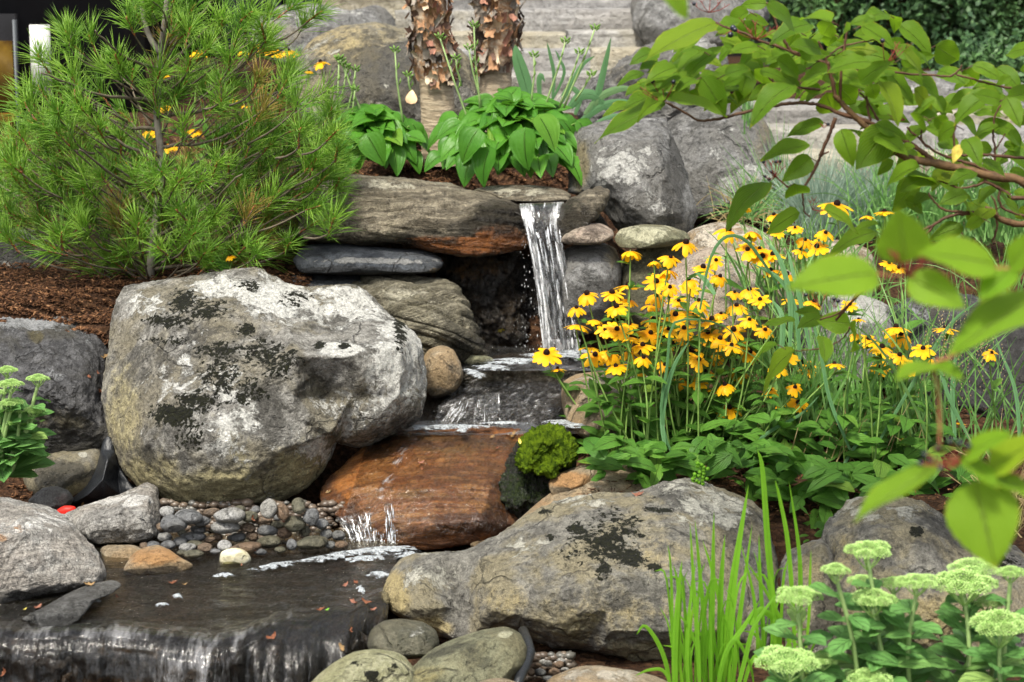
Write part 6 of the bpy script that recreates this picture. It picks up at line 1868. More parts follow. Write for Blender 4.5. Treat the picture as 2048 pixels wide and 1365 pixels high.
def sedum_head(seed, lumps):
    """flat-topped head of little green buds, width 1"""
    rs = np.random.RandomState(seed)
    mb = MB()
    cs = [(0, 0, 0, .30)] + [(math.cos(a) * .30, math.sin(a) * .30, rs.uniform(-.08, .02), rs.uniform(.17, .22)) for a in np.linspace(0, 2 * math.pi, lumps, endpoint=False) + rs.uniform(0, 1)]
    for (cx, cy, cz, r) in cs:
        n = int(170 * (r / .22) ** 2)
        for i in range(n):
            z = 1 - 1.25 * (i + .5) / n
            rr = math.sqrt(max(0, 1 - z * z))
            a = i * 2.39996
            dv = np.array([rr * math.cos(a), rr * math.sin(a), z * .75])
            c = np.array([cx, cy, cz]) + dv * r * rs.uniform(.88, 1.06)
            q = .019 * rs.uniform(.8, 1.2)
            up = dv / np.linalg.norm(dv)
            e1 = np.cross(up, (.3, .2, .9)); e1 /= np.linalg.norm(e1) + 1e-9
            e2 = np.cross(up, e1)
            vs = [c + up * q * 2.1, c + e1 * q + up * q * .5, c + e2 * q + up * q * .5, c - e1 * q + up * q * .5, c - e2 * q + up * q * .5, c - up * q * 1.2]
            mb.add(vs, [(0, 1, 2), (0, 2, 3), (0, 3, 4), (0, 4, 1), (5, 2, 1), (5, 3, 2), (5, 4, 3), (5, 1, 4)])
        mb.tube([(cx * .05, cy * .05, -.5), (cx * .6, cy * .6, -.3), (cx, cy, cz - r * .3)], [.022, .02, .03], 5)
    me = mesh('flower_head', np.array(mb.v), mb.f, False)
    me.materials.append(M['sedumbud'])
    return me


SH = [sedum_head(k, 5 + k % 3) for k in range(4)]


def sedum(label, hx, hy, w, h, bx, by, d, seed, group, lsz=1.0, nl=9):
    rs = random.Random(seed)
    B = Vector(P(bx, by, d))
    T = Vector(P(hx, hy, d + rs.uniform(-.04, .04)))
    e = empty('sedum', B)
    tag(e, label, 'sedum', group)
    ww = w * pxs(d)
    T2 = T - Vector((0, 0, ww * .25))
    Mi = B.lerp(T2, .5) + Vector((rs.uniform(-.01, .01), 0, 0))
    mb = MB()
    pts = spline([tuple(B - B), tuple(Mi - B), tuple(T2 - B)], 12)
    mb.tube(pts, list(np.linspace(.0045, .0034, 12) * lsz), 7)
    mb.build('stem', M['palestem'], e)
    hd = child('flower_head', SH[seed % 4], e, Matrix.Translation(T) @ Matrix.Rotation(rs.uniform(0, 6), 4, 'Z') @ Matrix.Diagonal((ww * 1.15, ww * 1.15, ww * (.55 + .45 * h / w) * 1.1, 1)))
    for k in range(nl):
        f = (k + .5) / nl * .86
        a = k * 2.4 + rs.uniform(-.3, .3)
        c = Vector(spline([tuple(B), tuple(Mi), tuple(T2)], 60)[int(f * 59)])
        L = (.082 - .034 * f) * lsz * rs.uniform(.85, 1.2)
        di = Vector((math.cos(a), math.sin(a) * .9, .25 + rs.uniform(-.2, .45)))
        child('leaf', SB[k % 3], e, orient(c, di, Vector((0, -.35, 1)), L * 1.0, L, L))
    return e


for k, (hx, hy, w, h, bx, by, lb) in enumerate([
        (1737, 1102, 86, 64, 1765, 1400, 'tallest sedum head, two tiers high, against the cracked brown boulder'), (1672, 1140, 54, 52, 1720, 1400, 'ragged sedum head left of the tallest one'), (1725, 1162, 60, 28, 1745, 1400, 'small sedum head half hidden right under the tallest one'),
        (1788, 1166, 56, 30, 1790, 1400, 'little sedum head between the tallest and the flat one'), (1834, 1164, 76, 34, 1820, 1400, 'flat sedum head on a thin stem, right of the tallest'), (1747, 1197, 90, 54, 1770, 1400, 'dense round sedum head below the tallest one'),
        (1930, 1164, 118, 62, 1932, 1400, 'broad sedum head on a straight pale stem towards the right edge'), (1944, 1134, 92, 26, 1950, 1400, 'narrow sedum head peeping over the broad one'), (1976, 1204, 62, 30, 1975, 1400, 'darker sedum head squeezed under the broad one'),
        (2022, 1144, 54, 34, 2005, 1400, 'sedum head high at the right edge'), (2000, 1246, 110, 88, 2003, 1400, 'biggest and nearest sedum head at the right edge'), (1596, 1192, 90, 38, 1606, 1400, 'lone flat sedum head beside the sword leaves'),
        (1576, 1322, 118, 52, 1590, 1440, 'low wide sedum head at the bottom edge beside the sword leaves'), (1646, 1318, 58, 34, 1625, 1440, 'small sedum head joined to the low wide one at the bottom edge'), (1738, 1354, 86, 36, 1740, 1440, 'sedum head cut off by the bottom edge')]):
    sedum(lb, hx, hy, w, h, bx, by, 3.12 + (.08 if k in (2, 3, 7, 8) else 0) - (.08 if k in (10, 12) else 0), k, 'sedum plants at the lower right', nl=13)
for k, (hx, hy, w, h, bx, by, lb) in enumerate([(14, 740, 38, 24, -10, 960, 'topmost sedum head at the left edge'), (22, 768, 48, 24, 2, 960, 'second sedum head from the top at the left edge'), (22, 806, 42, 28, 0, 960, 'third and roundest sedum head at the left edge'),
                                                (76, 757, 42, 24, 22, 950, 'highest sedum head on the stem leaning right over the dark boulder'), (68, 820, 38, 26, 14, 950, 'lower sedum head leaning right over the dark boulder'), (-4, 786, 30, 22, -10, 950, 'sedum head mostly cut off by the left edge'), (40, 824, 14, 12, 10, 940, 'tiny sedum side head at the left edge')]):
    sedum(lb, hx, hy, w, h, bx, by, 4.42, 30 + k, 'sedum plants at the left edge', lsz=1.15, nl=12)

# ================================================================== YELLOW CONEFLOWERS
t = NT('yellow_petal')
fv = t.attr('fv')
nn = t.noise(t.pos(), 80, 3, 0.6)
col = t.mix(t.smooth(t.math('ADD', fv, t.math('MULTIPLY', nn, .4)), 0.2, 0.9), (0.84, 0.36, 0.004), (0.95, 0.53, 0.008))
t.go(Base_Color=col, Roughness=0.5, Specular_IOR_Level=0.25, Normal=t.bump(t.math('FRACT', t.math('MULTIPLY', t.attr('fu'), 1.5)), 0.0006))
tl = t.n('BsdfTranslucent', {'Color': (1.0, 0.62, 0.01, 1)}).outputs[0]
t.t.links.new(t.n('MixShader', {0: 0.35, 1: t.b.outputs[0], 2: tl}).outputs[0], t.out.inputs['Surface'])
M['petal'] = t.m
M['cone'] = plain('dark_brown_cone', (0.020, 0.008, 0.006), 0.85, 0.5, 300, 0.002, spec=0.2)
PT = []
for k in range(5):
    me = leaf_mesh('petal', 1, .37, 'petal', 5, 7, fold=-.2, droop=.08 + .10 * k, seed=90 + k, wave=.01, twist=(k - 2) * .12)
    me.materials.append(M['petal'])
    PT.append(me)
mb = MB()
rs_ = np.random.RandomState(1)
ico(mb, (0, 0, .25), .8, 10, 7)
for i in range(150):
    z = 1 - 1.5 * (i + .5) / 150
    rr = math.sqrt(max(0, 1 - z * z)); a = i * 2.39996
    dv = np.array([rr * math.cos(a), rr * math.sin(a), z])
    drop(mb, np.array((0, 0, .25)) + dv * .83, .075)
CONE = mesh('cone', np.array(mb.v), mb.f)
CONE.materials.append(M['cone'])
RL = []
for k in range(4):
    me = leaf_mesh('leaf', 1, .36 + .05 * (k % 2), 'lance', 7, 10, fold=.2, droop=.2 + .12 * k, wave=.02, seed=110 + k, serr=.03)
    me.materials.append(M['rud'])
    RL.append(me)


def flower(px, py, w, d, bx, by, label, seed, group, tilt=None, npet=None, leaves=2, parts=True, cone=True, droop=None):
    """one stem with one bloom: w photo pixels across, foot at (bx, by) on the ground"""
    rs = random.Random(seed)
    T = Vector(P(px, py, d))
    B = Vector(P(bx, by, d + rs.uniform(-.03, .05)))
    e = empty('yellow_coneflower', B)
    tag(e, label, 'flower', group)
    H = (T - B).length
    Mi = B.lerp(T, .55) + Vector((rs.uniform(-.05, .05) * H, rs.uniform(-.03, .03), -.02 * H))
    r = w * pxs(d) / 2 * rs.uniform(.86, 1.0)
    tl_ = tilt if tilt is not None else (rs.uniform(-.22, .22), rs.uniform(.0, .5))
    ax = Vector((tl_[0], -tl_[1], 1)).normalized()
    sp = spline([tuple(B - B), tuple(Mi - B), tuple((T - ax * .02) - B), tuple(T - B - ax * .004)], 12)
    mb = MB()
    mb.tube(sp, list(np.linspace(.0024, .0016, 12)), 5)
    mb.build('stem', M['greenstem'], e)
    e1 = ax.cross(Vector((0, 1, 0))).normalized()
    e2 = ax.cross(e1)
    n = npet or rs.choice((12, 13, 14))
    dk = droop if droop is not None else rs.choice((1, 2, 2, 3, 3, 4))
    old = rs.random() < .18
    for i in range(n):
        if rs.random() < (.3 if old else .04):
            continue
        a = 2 * math.pi * i / n + rs.uniform(-.16, .16)
        rad = e1 * math.cos(a) + e2 * math.sin(a)
        di = (rad + ax * (.12 - .10 * dk + rs.uniform(-.14, .14))).normalized()
        L = r * 1.1 * rs.uniform(.78, 1.1)
        child('petal', PT[min(4, max(0, dk + rs.choice((-1, 0, 0, 1))))], e, orient(T + rad * r * .12, di, ax, L * 1.05, L, L * .9))
    if cone:
        cr = r * .25 * rs.uniform(.9, 1.12)
        child('cone', CONE, e, orient(T, e2, ax, cr, cr, cr * 1.1))
    for k in range(leaves):
        f = rs.uniform(.10, .72)
        c = Vector(sp[int(f * 11)]) + B
        a = rs.uniform(0, 6.28)
        L = rs.uniform(.045, .095) * (1.2 - f)
        child('leaf', RL[k % 4], e, orient(c, Vector((math.cos(a), math.sin(a), rs.uniform(.2, .9))), Vector((0, -.3, 1)), L, L, L))
    return e


FL = [(1174, 588, 50), (1260, 503, 50, 'd'), (1224, 586, 54), (1233, 614, 52), (1258, 600, 40), (1256, 571, 52, 'f'), (1153, 616, 44), (1155, 650, 48, 'b'), (1190, 640, 44, 'b'), (1234, 659, 50), (1258, 649, 44), (1313, 564, 54), (1335, 541, 46, 'd'), (1341, 515, 44), (1310, 523, 30, 'd'),
      (1372, 486, 60), (1313, 592, 46), (1301, 611, 44, 'b'), (1307, 640, 54), (1301, 667, 58), (1351, 630, 50), (1357, 602, 46), (1398, 602, 48), (1380, 574, 44), (1378, 560, 40), (1406, 535, 52), (1432, 521, 36), (1440, 553, 42), (1457, 460, 62), (1501, 464, 46, 'd'), (1499, 580, 48), (1473, 612, 50),
      (1424, 640, 52), (1442, 628, 34), (1368, 657, 52), (1368, 676, 46), (1337, 660, 44), (1416, 667, 50), (1467, 660, 50), (1422, 699, 56), (1463, 691, 44), (1398, 720, 48), (1436, 720, 40), (1478, 743, 42), (1499, 640, 42), (1093, 707, 60), (1115, 738, 34, 'f'), (1178, 695, 48, 'f'),
      (1222, 704, 66), (1190, 710, 54), (1232, 733, 44), (1258, 703, 52), (1262, 675, 46, 'b'), (1287, 716, 44), (1285, 691, 50), (1353, 764, 40), (1378, 764, 50), (1398, 764, 36), (1450, 770, 46), (1424, 780, 26, 'b'), (1459, 816, 58), (1560, 812, 48), (1596, 806, 46), (1596, 755, 58), (1620, 737, 52),
      (1574, 716, 54), (1669, 728, 42, 'f'), (1546, 510, 50), (1525, 514, 52), (1495, 500, 48), (1519, 498, 36), (1542, 541, 40), (1574, 549, 46), (1633, 494, 52), (1610, 480, 40), (1651, 466, 42), (1590, 456, 30), (1554, 464, 34), (1388, 628, 44), (1469, 585, 30), (1400, 616, 40), (1330, 690, 40), (1210, 660, 36),
      (1486, 410, 44, 'd'), (1674, 409, 66), (1734, 432, 34, 'b'), (1769, 424, 46, 'f'), (1548, 430, 40), (1792, 655, 54, 'f'), (1801, 668, 60), (1764, 695, 56), (1737, 678, 50), (1799, 711, 46), (1846, 698, 56), (1892, 657, 46, 'f'), (1983, 706, 40), (1778, 527, 36), (1797, 537, 36), (1919, 846, 28, 'f'), (1717, 639, 30, 'f'),
      (1628, 604, 44), (1410, 745, 42), (1500, 705, 44), (1520, 600, 42), (1530, 660, 40), (1330, 730, 42), (1540, 780, 38), (1640, 770, 40), (1760, 735, 44), (1820, 735, 42), (1700, 610, 38), (1580, 600, 38), (1290, 745, 40), (1870, 720, 38), (1602, 500, 40), (1645, 540, 38), (1812, 877, 26, 'f'), (1480, 690, 40), (1440, 678, 44), (1340, 575, 40), (1555, 735, 44), (1710, 668, 30), (1590, 775, 40)]
CONT = [(1140, 'beside the falling water'), (1200, 'just right of the falling water'), (1260, 'above the beige boulder'), (1320, 'over the right end of the beige boulder'), (1380, 'against the rosy boulder'), (1440, 'over the heart of the flower bed'),
        (1500, 'right of the densest blooms'), (1580, 'towards the long grass'), (1660, 'under the dogwood leaves'), (1760, 'left of the right hand cluster'), (1830, 'in the right hand cluster'), (2100, 'far right among fine grass')]
ROWS = [(430, 'highest of all'), (480, 'near the top'), (530, 'upper part'), (580, 'above the middle'), (630, 'middle height'), (680, 'below the middle'), (730, 'lower part'), (790, 'low'), (2000, 'lowest')]
used = set()
for k, f in enumerate(FL):
    px, py, w = f[:3]
    fl = f[3] if len(f) > 3 else ''
    rs = random.Random(900 + k)
    far = py < 480 or (px > 1480 and py < 560)
    d = 5.15 if py < 440 and px > 1450 else (4.95 if far else 4.60 + rs.uniform(-.14, .14))
    if px < 1130:
        d = 4.72
    if px > 1700 and py > 600:
        d = 4.5 + rs.uniform(-.1, .1)
    # feet: the stems fan out of the leafy base
    if far:
        bx, by = px + rs.uniform(-20, 30), max(py + 150, 640)
    elif px > 1700:
        bx, by = px + rs.uniform(-40, 40), 960
    else:
        bx, by = 1310 + (px - 1310) * .42 + rs.uniform(-60, 60), 955 + rs.uniform(-20, 20)
    look = {'d': 'cupped down', 'f': 'seen edge on', 'b': 'turned away', '': ''}[fl]
    tilt = {'d': (rs.uniform(-.15, .15), -.35), 'f': (rs.uniform(-.1, .1), -.12), 'b': (rs.uniform(-.3, .3), -.2), '': (rs.uniform(-.25, .25), rs.uniform(.12, .75))}[fl]
    c = next(s_ for x, s_ in CONT if px < x)
    rw = next(s_ for y, s_ in ROWS if py < y)
    szw = 'large' if w > 53 else 'small' if w < 38 else ''
    lb = ' '.join(q for q in (szw, 'yellow bloom', look, c + ',', rw) if q)
    tries = ['with level petals', 'with drooping petals', 'leaning left', 'leaning right', 'showing its dark cone', 'half behind its neighbour', 'on a thin stem', 'facing the viewer']
    i = 0
    base_lb = lb
    while lb in used and i < len(tries):
        lb = base_lb + ', ' + tries[(k + i) % len(tries)]
        i += 1
    used.add(lb)
    flower(px, py, w * 1.03, d, bx, by, lb, 2000 + k, 'yellow coneflowers beside the stream', tilt=tilt, droop={'d': 4, 'f': 2, 'b': 3, '': None}[fl], cone=fl not in ('b', 'd') or k % 3 == 0, leaves=7 if not far else 2)

for k, (px, py, w, lb) in enumerate([(522, 88, 40, 'orange yellow bloom behind the pine, left of three in front of the far boulder'), (548, 100, 44, 'orange yellow bloom behind the pine, middle of three in front of the far boulder'), (577, 102, 38, 'orange yellow bloom behind the pine, right of three in front of the far boulder'),
                                     (641, 124, 34, 'lone orange bloom between the pine and the brown dome boulder'), (398, 102, 34, 'yellow bloom high behind the pine top'), (328, 150, 22, 'yellow bloom behind the upper pine trunk'), (328, 212, 30, 'yellow bloom behind the middle of the pine trunk'), (298, 262, 40, 'big yellow bloom seen through the pine left of its trunk'),
                                     (330, 290, 40, 'drooping yellow bloom against the pine trunk'), (348, 292, 24, 'small yellow bloom right of the pine trunk'), (392, 260, 34, 'yellow bloom in the pine gap right of the trunk'), (244, 322, 28, 'yellow bloom low in the left pine gap'), (472, 200, 26, 'yellow bloom dim behind the right half of the pine'),
                                     (488, 104, 26, 'yellow bloom left of the group of three behind the pine'), (460, 512, 24, 'small yellow bloom hanging at the pine foot'), (490, 210, 20, 'faint yellow bloom deep behind the pine'), (618, 142, 20, 'small orange bloom left of the lone one')]):
    dd = 5.05 if py > 500 else 6.1
    flower(px, py, w * 1.1, dd, px + random.uniform(-20, 20), 560 if py > 500 else 370, lb, 3000 + k, 'yellow coneflowers behind the pine', leaves=2, tilt=(random.uniform(-.2, .2), .25), droop=3)

# leafy base of the coneflowers
BIGL = []
for k in range(4):
    me = leaf_mesh('leaf', 1, .46, 'lance', 9, 12, fold=.16, droop=.18 + .12 * k, wave=.03, seed=130 + k, serr=.03)
    me.materials.append(M['rud'])
    BIGL.append(me)
for k, (cx, cy, rx, ry, d, n, lpx, lb) in enumerate([
        (1245, 915, 75, 52, 4.30, 22, 88, 'tuft of dark coneflower leaves above the moss cushion end'), (1330, 930, 75, 45, 4.28, 22, 86, 'tuft of dark coneflower leaves over the top of the foreground boulder'), (1420, 925, 80, 50, 4.32, 24, 82, 'tuft of dark coneflower leaves behind the boulder peak'),
        (1510, 935, 80, 55, 4.30, 24, 86, 'tuft of dark coneflower leaves above the sword leaves'), (1600, 960, 80, 60, 4.24, 26, 88, 'tuft of dark coneflower leaves between the two front boulders'), (1690, 965, 80, 50, 4.22, 24, 88, 'tuft of dark coneflower leaves above the cracked boulder'),
        (1790, 965, 90, 50, 4.30, 22, 84, 'tuft of dark coneflower leaves behind the blurred berries'), (1300, 860, 90, 45, 4.62, 20, 78, 'tuft of coneflower leaves right of the beige boulder'), (1410, 850, 90, 45, 4.66, 22, 74, 'tuft of coneflower leaves in the middle of the bed'),
        (1530, 860, 90, 50, 4.62, 22, 76, 'tuft of coneflower leaves below the lowest pair of blooms'), (1650, 880, 90, 50, 4.60, 18, 76, 'tuft of coneflower leaves among the tall grass'), (1900, 960, 90, 50, 4.35, 26, 84, 'tuft of coneflower leaves near the right edge'), (1215, 830, 60, 70, 4.70, 34, 56, 'leafy stems in front of the beige boulder'), (1320, 800, 80, 80, 4.70, 46, 58, 'leafy stems below the heart of the blooms'), (1430, 800, 80, 80, 4.70, 46, 58, 'leafy stems right of the bed middle'), (1530, 790, 80, 80, 4.72, 40, 58, 'leafy stems under the blooms towards the grass'), (1630, 810, 70, 80, 4.70, 34, 58, 'leafy stems below the dogwood tip leaves'), (1780, 800, 100, 80, 4.72, 44, 62, 'leafy stems under the right hand cluster'), (1560, 880, 90, 60, 4.50, 34, 70, 'broad green leaves filling the gap above the sword leaves'), (1680, 890, 90, 70, 4.50, 36, 70, 'broad green leaves above the cracked boulder, under the grass'), (1800, 890, 90, 70, 4.48, 36, 70, 'broad green leaves around the drooping red twig'), (1440, 880, 90, 50, 4.50, 30, 66, 'broad green leaves behind the clover sprig'), (1650, 1050, 60, 40, 4.12, 10, 80, 'low dark leaves in the gap between the front boulders')]):
    rs = random.Random(400 + k)
    e = empty('coneflower_foliage', P(cx, cy + ry, d))
    tag(e, lb, 'leafy plant', 'leafy bases of the coneflowers')
    for i in range(int(n * 1.15)):
        a = rs.uniform(0, 6.283)
        r = math.sqrt(rs.random())
        b = (cx + math.cos(a) * rx * r, cy + math.sin(a) * ry * r)
        o_ = Vector((math.cos(a) + rs.uniform(-.4, .4), -abs(math.sin(a)) * .7 - .15 if rs.random() < .7 else .5, rs.uniform(-.35, .75))).normalized()
        L = lpx * pxs(d) * rs.uniform(.6, 1.15)
        child('leaf', BIGL[i % 4], e, orient(Vector(P(*b, d + rs.uniform(-.1, .1))) - o_ * L * .5, o_, Vector((rs.uniform(-.5, .5), -.5, 1)), L * rs.uniform(.8, 1.15), L, L))

# ================================================================== GRASSES
def grass_mat(name, c1, c2, tcol, trans=0.3, rough=0.5):
    t = NT(name)
    n = t.noise(t.pos(), 45, 3, 0.6)
    c = t.mix(t.smooth(n, 0.32, 0.68), c1, c2)
    t.go(Base_Color=c, Roughness=rough, Specular_IOR_Level=0.35)
    tl = t.n('BsdfTranslucent', {'Color': (*tcol, 1)}).outputs[0]
    t.t.links.new(t.n('MixShader', {0: trans, 1: t.b.outputs[0], 2: tl}).outputs[0], t.out.inputs['Surface'])
    return t.m


M['bluegrass'] = grass_mat('blue_oat_grass', (0.16, 0.24, 0.19), (0.34, 0.44, 0.36), (0.35, 0.5, 0.35))
M['finegrass'] = grass_mat('fine_green_grass', (0.07, 0.19, 0.035), (0.20, 0.37, 0.12), (0.25, 0.5, 0.08))
M['glauc'] = grass_mat('grey_green_grass', (0.09, 0.23, 0.045), (0.22, 0.40, 0.12), (0.25, 0.45, 0.2))
M['straw'] = grass_mat('straw', (0.40, 0.30, 0.13), (0.58, 0.46, 0.24), (0.5, 0.4, 0.2))


def strands(name, label, cat, items, mat, kind='stuff', n=7):
    """items: (base xyz, tip xyz, sag, width) thin bent blades in one mesh"""
    B = np.array([i[0] for i in items]); T = np.array([i[1] for i in items])
    sag = np.array([i[2] for i in items]); w = np.array([i[3] for i in items])
    N = len(items)
    t_ = np.linspace(0, 1, n)[None, :, None]
    H = T - B
    C = B[:, None] + H[:, None] * t_
    C[..., 2] += (np.sin(t_[..., 0] * math.pi) * sag[:, None])
    sd = np.cross(H, np.array([0.15, -1, 0.1])[None])
    sd /= np.linalg.norm(sd, axis=1)[:, None] + 1e-9
    jit = RNG.normal(size=(N, 3)) * .5
    sd = sd + jit * .6
    sd /= np.linalg.norm(sd, axis=1)[:, None]
    ww = (1 - t_[..., 0] ** 2) * w[:, None] * .5 + w[:, None] * .04
    V = np.stack([C - sd[:, None] * ww[..., None], C + sd[:, None] * ww[..., None]], 2).reshape(-1, 3)
    k = (np.arange(N)[:, None] * n + np.arange(n - 1)[None]).ravel() * 2
    F = np.stack([k, k + 1, k + 3, k + 2], -1)
    o = link(name, mesh(name, V, F), M[mat])
    tag(o, label, cat, None, kind)
    return o


rs = np.random.RandomState(21)


def tuft(cx, cy, d, n, spread, h, hpx=None, lean=0.0, w=.003, sagf=.10, foot=12):
    out = []
    for k in range(n):
        a = rs.normal() * spread + lean
        L = h * rs.uniform(.55, 1.1)
        B = np.array(P(cx + rs.normal() * foot, cy + rs.normal() * 6, d + rs.normal() * .03))
        T = B + np.array([math.sin(a) * L, rs.normal() * L * .35, math.cos(a) * L])
        out.append((B, T, L * sagf * abs(math.sin(a)) + .004, w * rs.uniform(.6, 1.2)))
    return out


# blue oat grass mound under the dogwood
it = tuft(1640, 470, 5.75, 620, .62, .26, w=.0022, sagf=.16, foot=22) + tuft(1735, 455, 5.8, 380, .5, .24, w=.0022, sagf=.14, foot=22)
strands('blue_oat_grass', 'fine blue grey grass mound under the dogwood branch', 'grass', it, 'bluegrass', n=8)
it = tuft(1570, 440, 5.9, 60, .5, .3, w=.004, lean=-.5, sagf=.05) + tuft(1495, 290, 6.0, 16, .12, .22, w=.005, foot=5) + tuft(1500, 430, 5.7, 70, 1.2, .16, w=.003, sagf=.08)
strands('green_grass', 'green grass blades in front of the broad grey boulder', 'grass', it, 'glauc')
it = []
for (cx, cy, d, n, sp_, h) in [(1560, 900, 4.62, 36, .35, .36), (1640, 880, 4.7, 50, .35, .40), (1720, 900, 4.66, 50, .35, .40), (1800, 900, 4.62, 40, .38, .42), (1880, 900, 4.6, 18, .45, .38), (1960, 920, 4.5, 12, .45, .38), (2040, 900, 4.55, 14, .5, .40), (1480, 870, 4.75, 26, .35, .32), (1900, 700, 5.0, 16, .5, .26), (1700, 640, 5.15, 34, .5, .26), (1600, 600, 5.2, 34, .5, .25), (2000, 640, 5.2, 24, .5, .26)]:
    it += tuft(cx, cy, d, n, sp_, h, w=.0042, sagf=.18, foot=40)
strands('fine_grass', 'tangle of thin green grass between the flowers and the near black boulder', 'grass', it, 'finegrass', n=9)
it = []
for (cx, cy, d, n, sp_, h) in [(1600, 640, 5.05, 30, .35, .26), (1530, 620, 5.0, 22, .45, .24), (1850, 480, 5.7, 140, .5, .28), (1950, 480, 5.7, 120, .5, .28), (1780, 470, 5.7, 90, .4, .26), (2040, 480, 5.6, 90, .5, .3), (1700, 860, 4.6, 22, .4, .38), (1600, 860, 4.6, 16, .4, .34), (1850, 880, 4.5, 14, .4, .4), (1640, 560, 5.3, 50, .6, .2)]:
    it += tuft(cx, cy, d, n, sp_, h, w=.006, sagf=.22, foot=34)
strands('broad_grass', 'grey green broad grass blades arching behind the flowers at the right', 'grass', it, 'glauc', n=10)
it = []
for (cx, cy, d, n, sp_, h) in [(1620, 950, 4.5, 5, .6, .2), (1720, 940, 4.5, 7, .6, .2), (1840, 940, 4.5, 7, .6, .22), (2010, 1010, 4.3, 50, .8, .2), (1780, 880, 4.7, 10, .7, .2), (1560, 940, 4.5, 4, .6, .18), (1480, 440, 5.8, 60, 1.2, .14), (2020, 1070, 4.15, 40, .9, .16)]:
    it += tuft(cx, cy, d, n, sp_, h, w=.003, sagf=.1, foot=36)
strands('dry_grass', 'dry straw coloured stalks low in the grass at the right', 'grass', it, 'straw')
# drooping seed strings of the fine grass
mb = MB()
for k in range(26):
    px, py, d = rs.uniform(1840, 2010), rs.uniform(590, 720), 4.45
    for i in range(14):
        drop(mb, P(px + i * rs.uniform(-.4, .8) + rs.normal(), py + i * 7, d), .0011, 2.2)
tag(mb.build('seed_heads', M['straw']), 'strings of tiny pale seeds hanging from the fine grass', 'seeds', kind='stuff')
# a few long single blades, each its own leaf
e = empty('reed_grass', P(1400, 930, 4.4))
tag(e, 'long arching blue green grass blades rising through the yellow blooms', 'grass clump')
for pts, w in [([(1330, 900), (1325, 830), (1345, 740), (1380, 680)], 9), ([(1380, 960), (1340, 900), (1322, 820), (1335, 730), (1345, 650), (1400, 640), (1460, 660), (1490, 715)], 5), ([(1400, 620), (1420, 520), (1450, 475), (1490, 480), (1530, 530), (1560, 580), (1590, 640)], 6), ([(1580, 700), (1580, 600), (1560, 520), (1530, 480)], 10),
               ([(1600, 720), (1590, 620), (1560, 560), (1500, 525)], 9), ([(1620, 700), (1600, 600), (1585, 540), (1575, 500)], 8), ([(1430, 590), (1410, 560), (1390, 545)], 9), ([(1500, 960), (1520, 880), (1600, 830), (1640, 790)], 6), ([(1700, 900), (1660, 800), (1640, 700), (1620, 620)], 7), ([(1950, 900), (1900, 800), (1880, 740), (1850, 690)], 7),
               ([(1560, 740), (1565, 640), (1545, 600)], 10), ([(2040, 900), (2030, 780), (1990, 680)], 7), ([(1760, 880), (1830, 760), (1900, 650), (1960, 600)], 7), ([(1910, 880), (1905, 780), (1915, 680)], 9), ([(1660, 980), (1720, 880), (1800, 800)], 6)]:
    blade(e, pts, w * 1.1, 'strap', 4.42, 4.5, n=18)
# clover sprig on the boulder
mb = MB()
for (x, y) in [(1398, 930), (1410, 938), (1402, 948), (1392, 952), (1408, 958), (1400, 968), (1388, 962)]:
    for a in (0, 2.1, 4.2):
        mb.tube([P(x, y, 4.12), P(x + 6 * math.cos(a), y + 4 * math.sin(a), 4.10)], [.001, .0045], 5)
tag(mb.build('clover', M['blade']), 'tiny bright clover sprig above the top of the foreground boulder', 'clover')

# ================================================================== PINE
t = NT('pine_needles')
fv = t.attr('fv')
n = t.noise(t.pos(), 14, 3, 0.6)
n2 = t.noise(t.pos(), 200, 2, 0.6)
c = t.mix(t.smooth(n, 0.35, 0.65), (0.12, 0.26, 0.025), (0.30, 0.50, 0.06))
c = t.mix(t.smooth(n2, 0.62, 0.72), c, (0.20, 0.34, 0.12))
c = t.mix(t.smooth(t.attr('fu'), 0.5, 0.9), c, (0.36, 0.23, 0.06))
t.go(Base_Color=c, Roughness=0.4, Specular_IOR_Level=0.4)
tl = t.n('BsdfTranslucent', {'Color': (0.26, 0.56, 0.06, 1)}).outputs[0]
t.t.links.new(t.n('MixShader', {0: 0.38, 1: t.b.outputs[0], 2: tl}).outputs[0], t.out.inputs['Surface'])
M['needle'] = t.m
M['pinebark'] = plain('young_pine_bark', (0.20, 0.18, 0.15), 0.75, 0.3, 40, 0.003)
M['pinetwig'] = plain('pine_twig', (0.12, 0.10, 0.07), 0.75, 0.3, 60, 0.001)
M['scale'] = plain('brown_bud_scales', (0.36, 0.13, 0.045), 0.7, 0.35, 80, 0)
pine = empty('pine_tree', P(300, 562, 5.22))
tag(pine, 'young long needled pine standing behind the big boulder at the left', 'tree')
PO = np.array(pine.location)
TR = [(300, 575), (302, 520), (312, 440), (320, 370), (322, 310), (314, 240), (316, 180), (320, 130), (322, 100), (332, 20), (340, -80)]
ts = spline(TR, 60)
mb = MB()
q = PN(ts[:, 0], ts[:, 1], np.full(60, 5.22)) - PO
mb.tube(q, list(np.linspace(9, 5, 60) * pxs(5.2)), 9)
s2 = spline([(322, 108), (305, 85), (292, 55), (285, 20), (280, -40)], 14)
mb.tube(PN(s2[:, 0], s2[:, 1], np.full(14, 5.2)) - PO, list(np.linspace(6.5, 4, 14) * pxs(5.2)), 7)
mb.build('trunk', M['pinebark'], pine)
rs = np.random.RandomState(77)


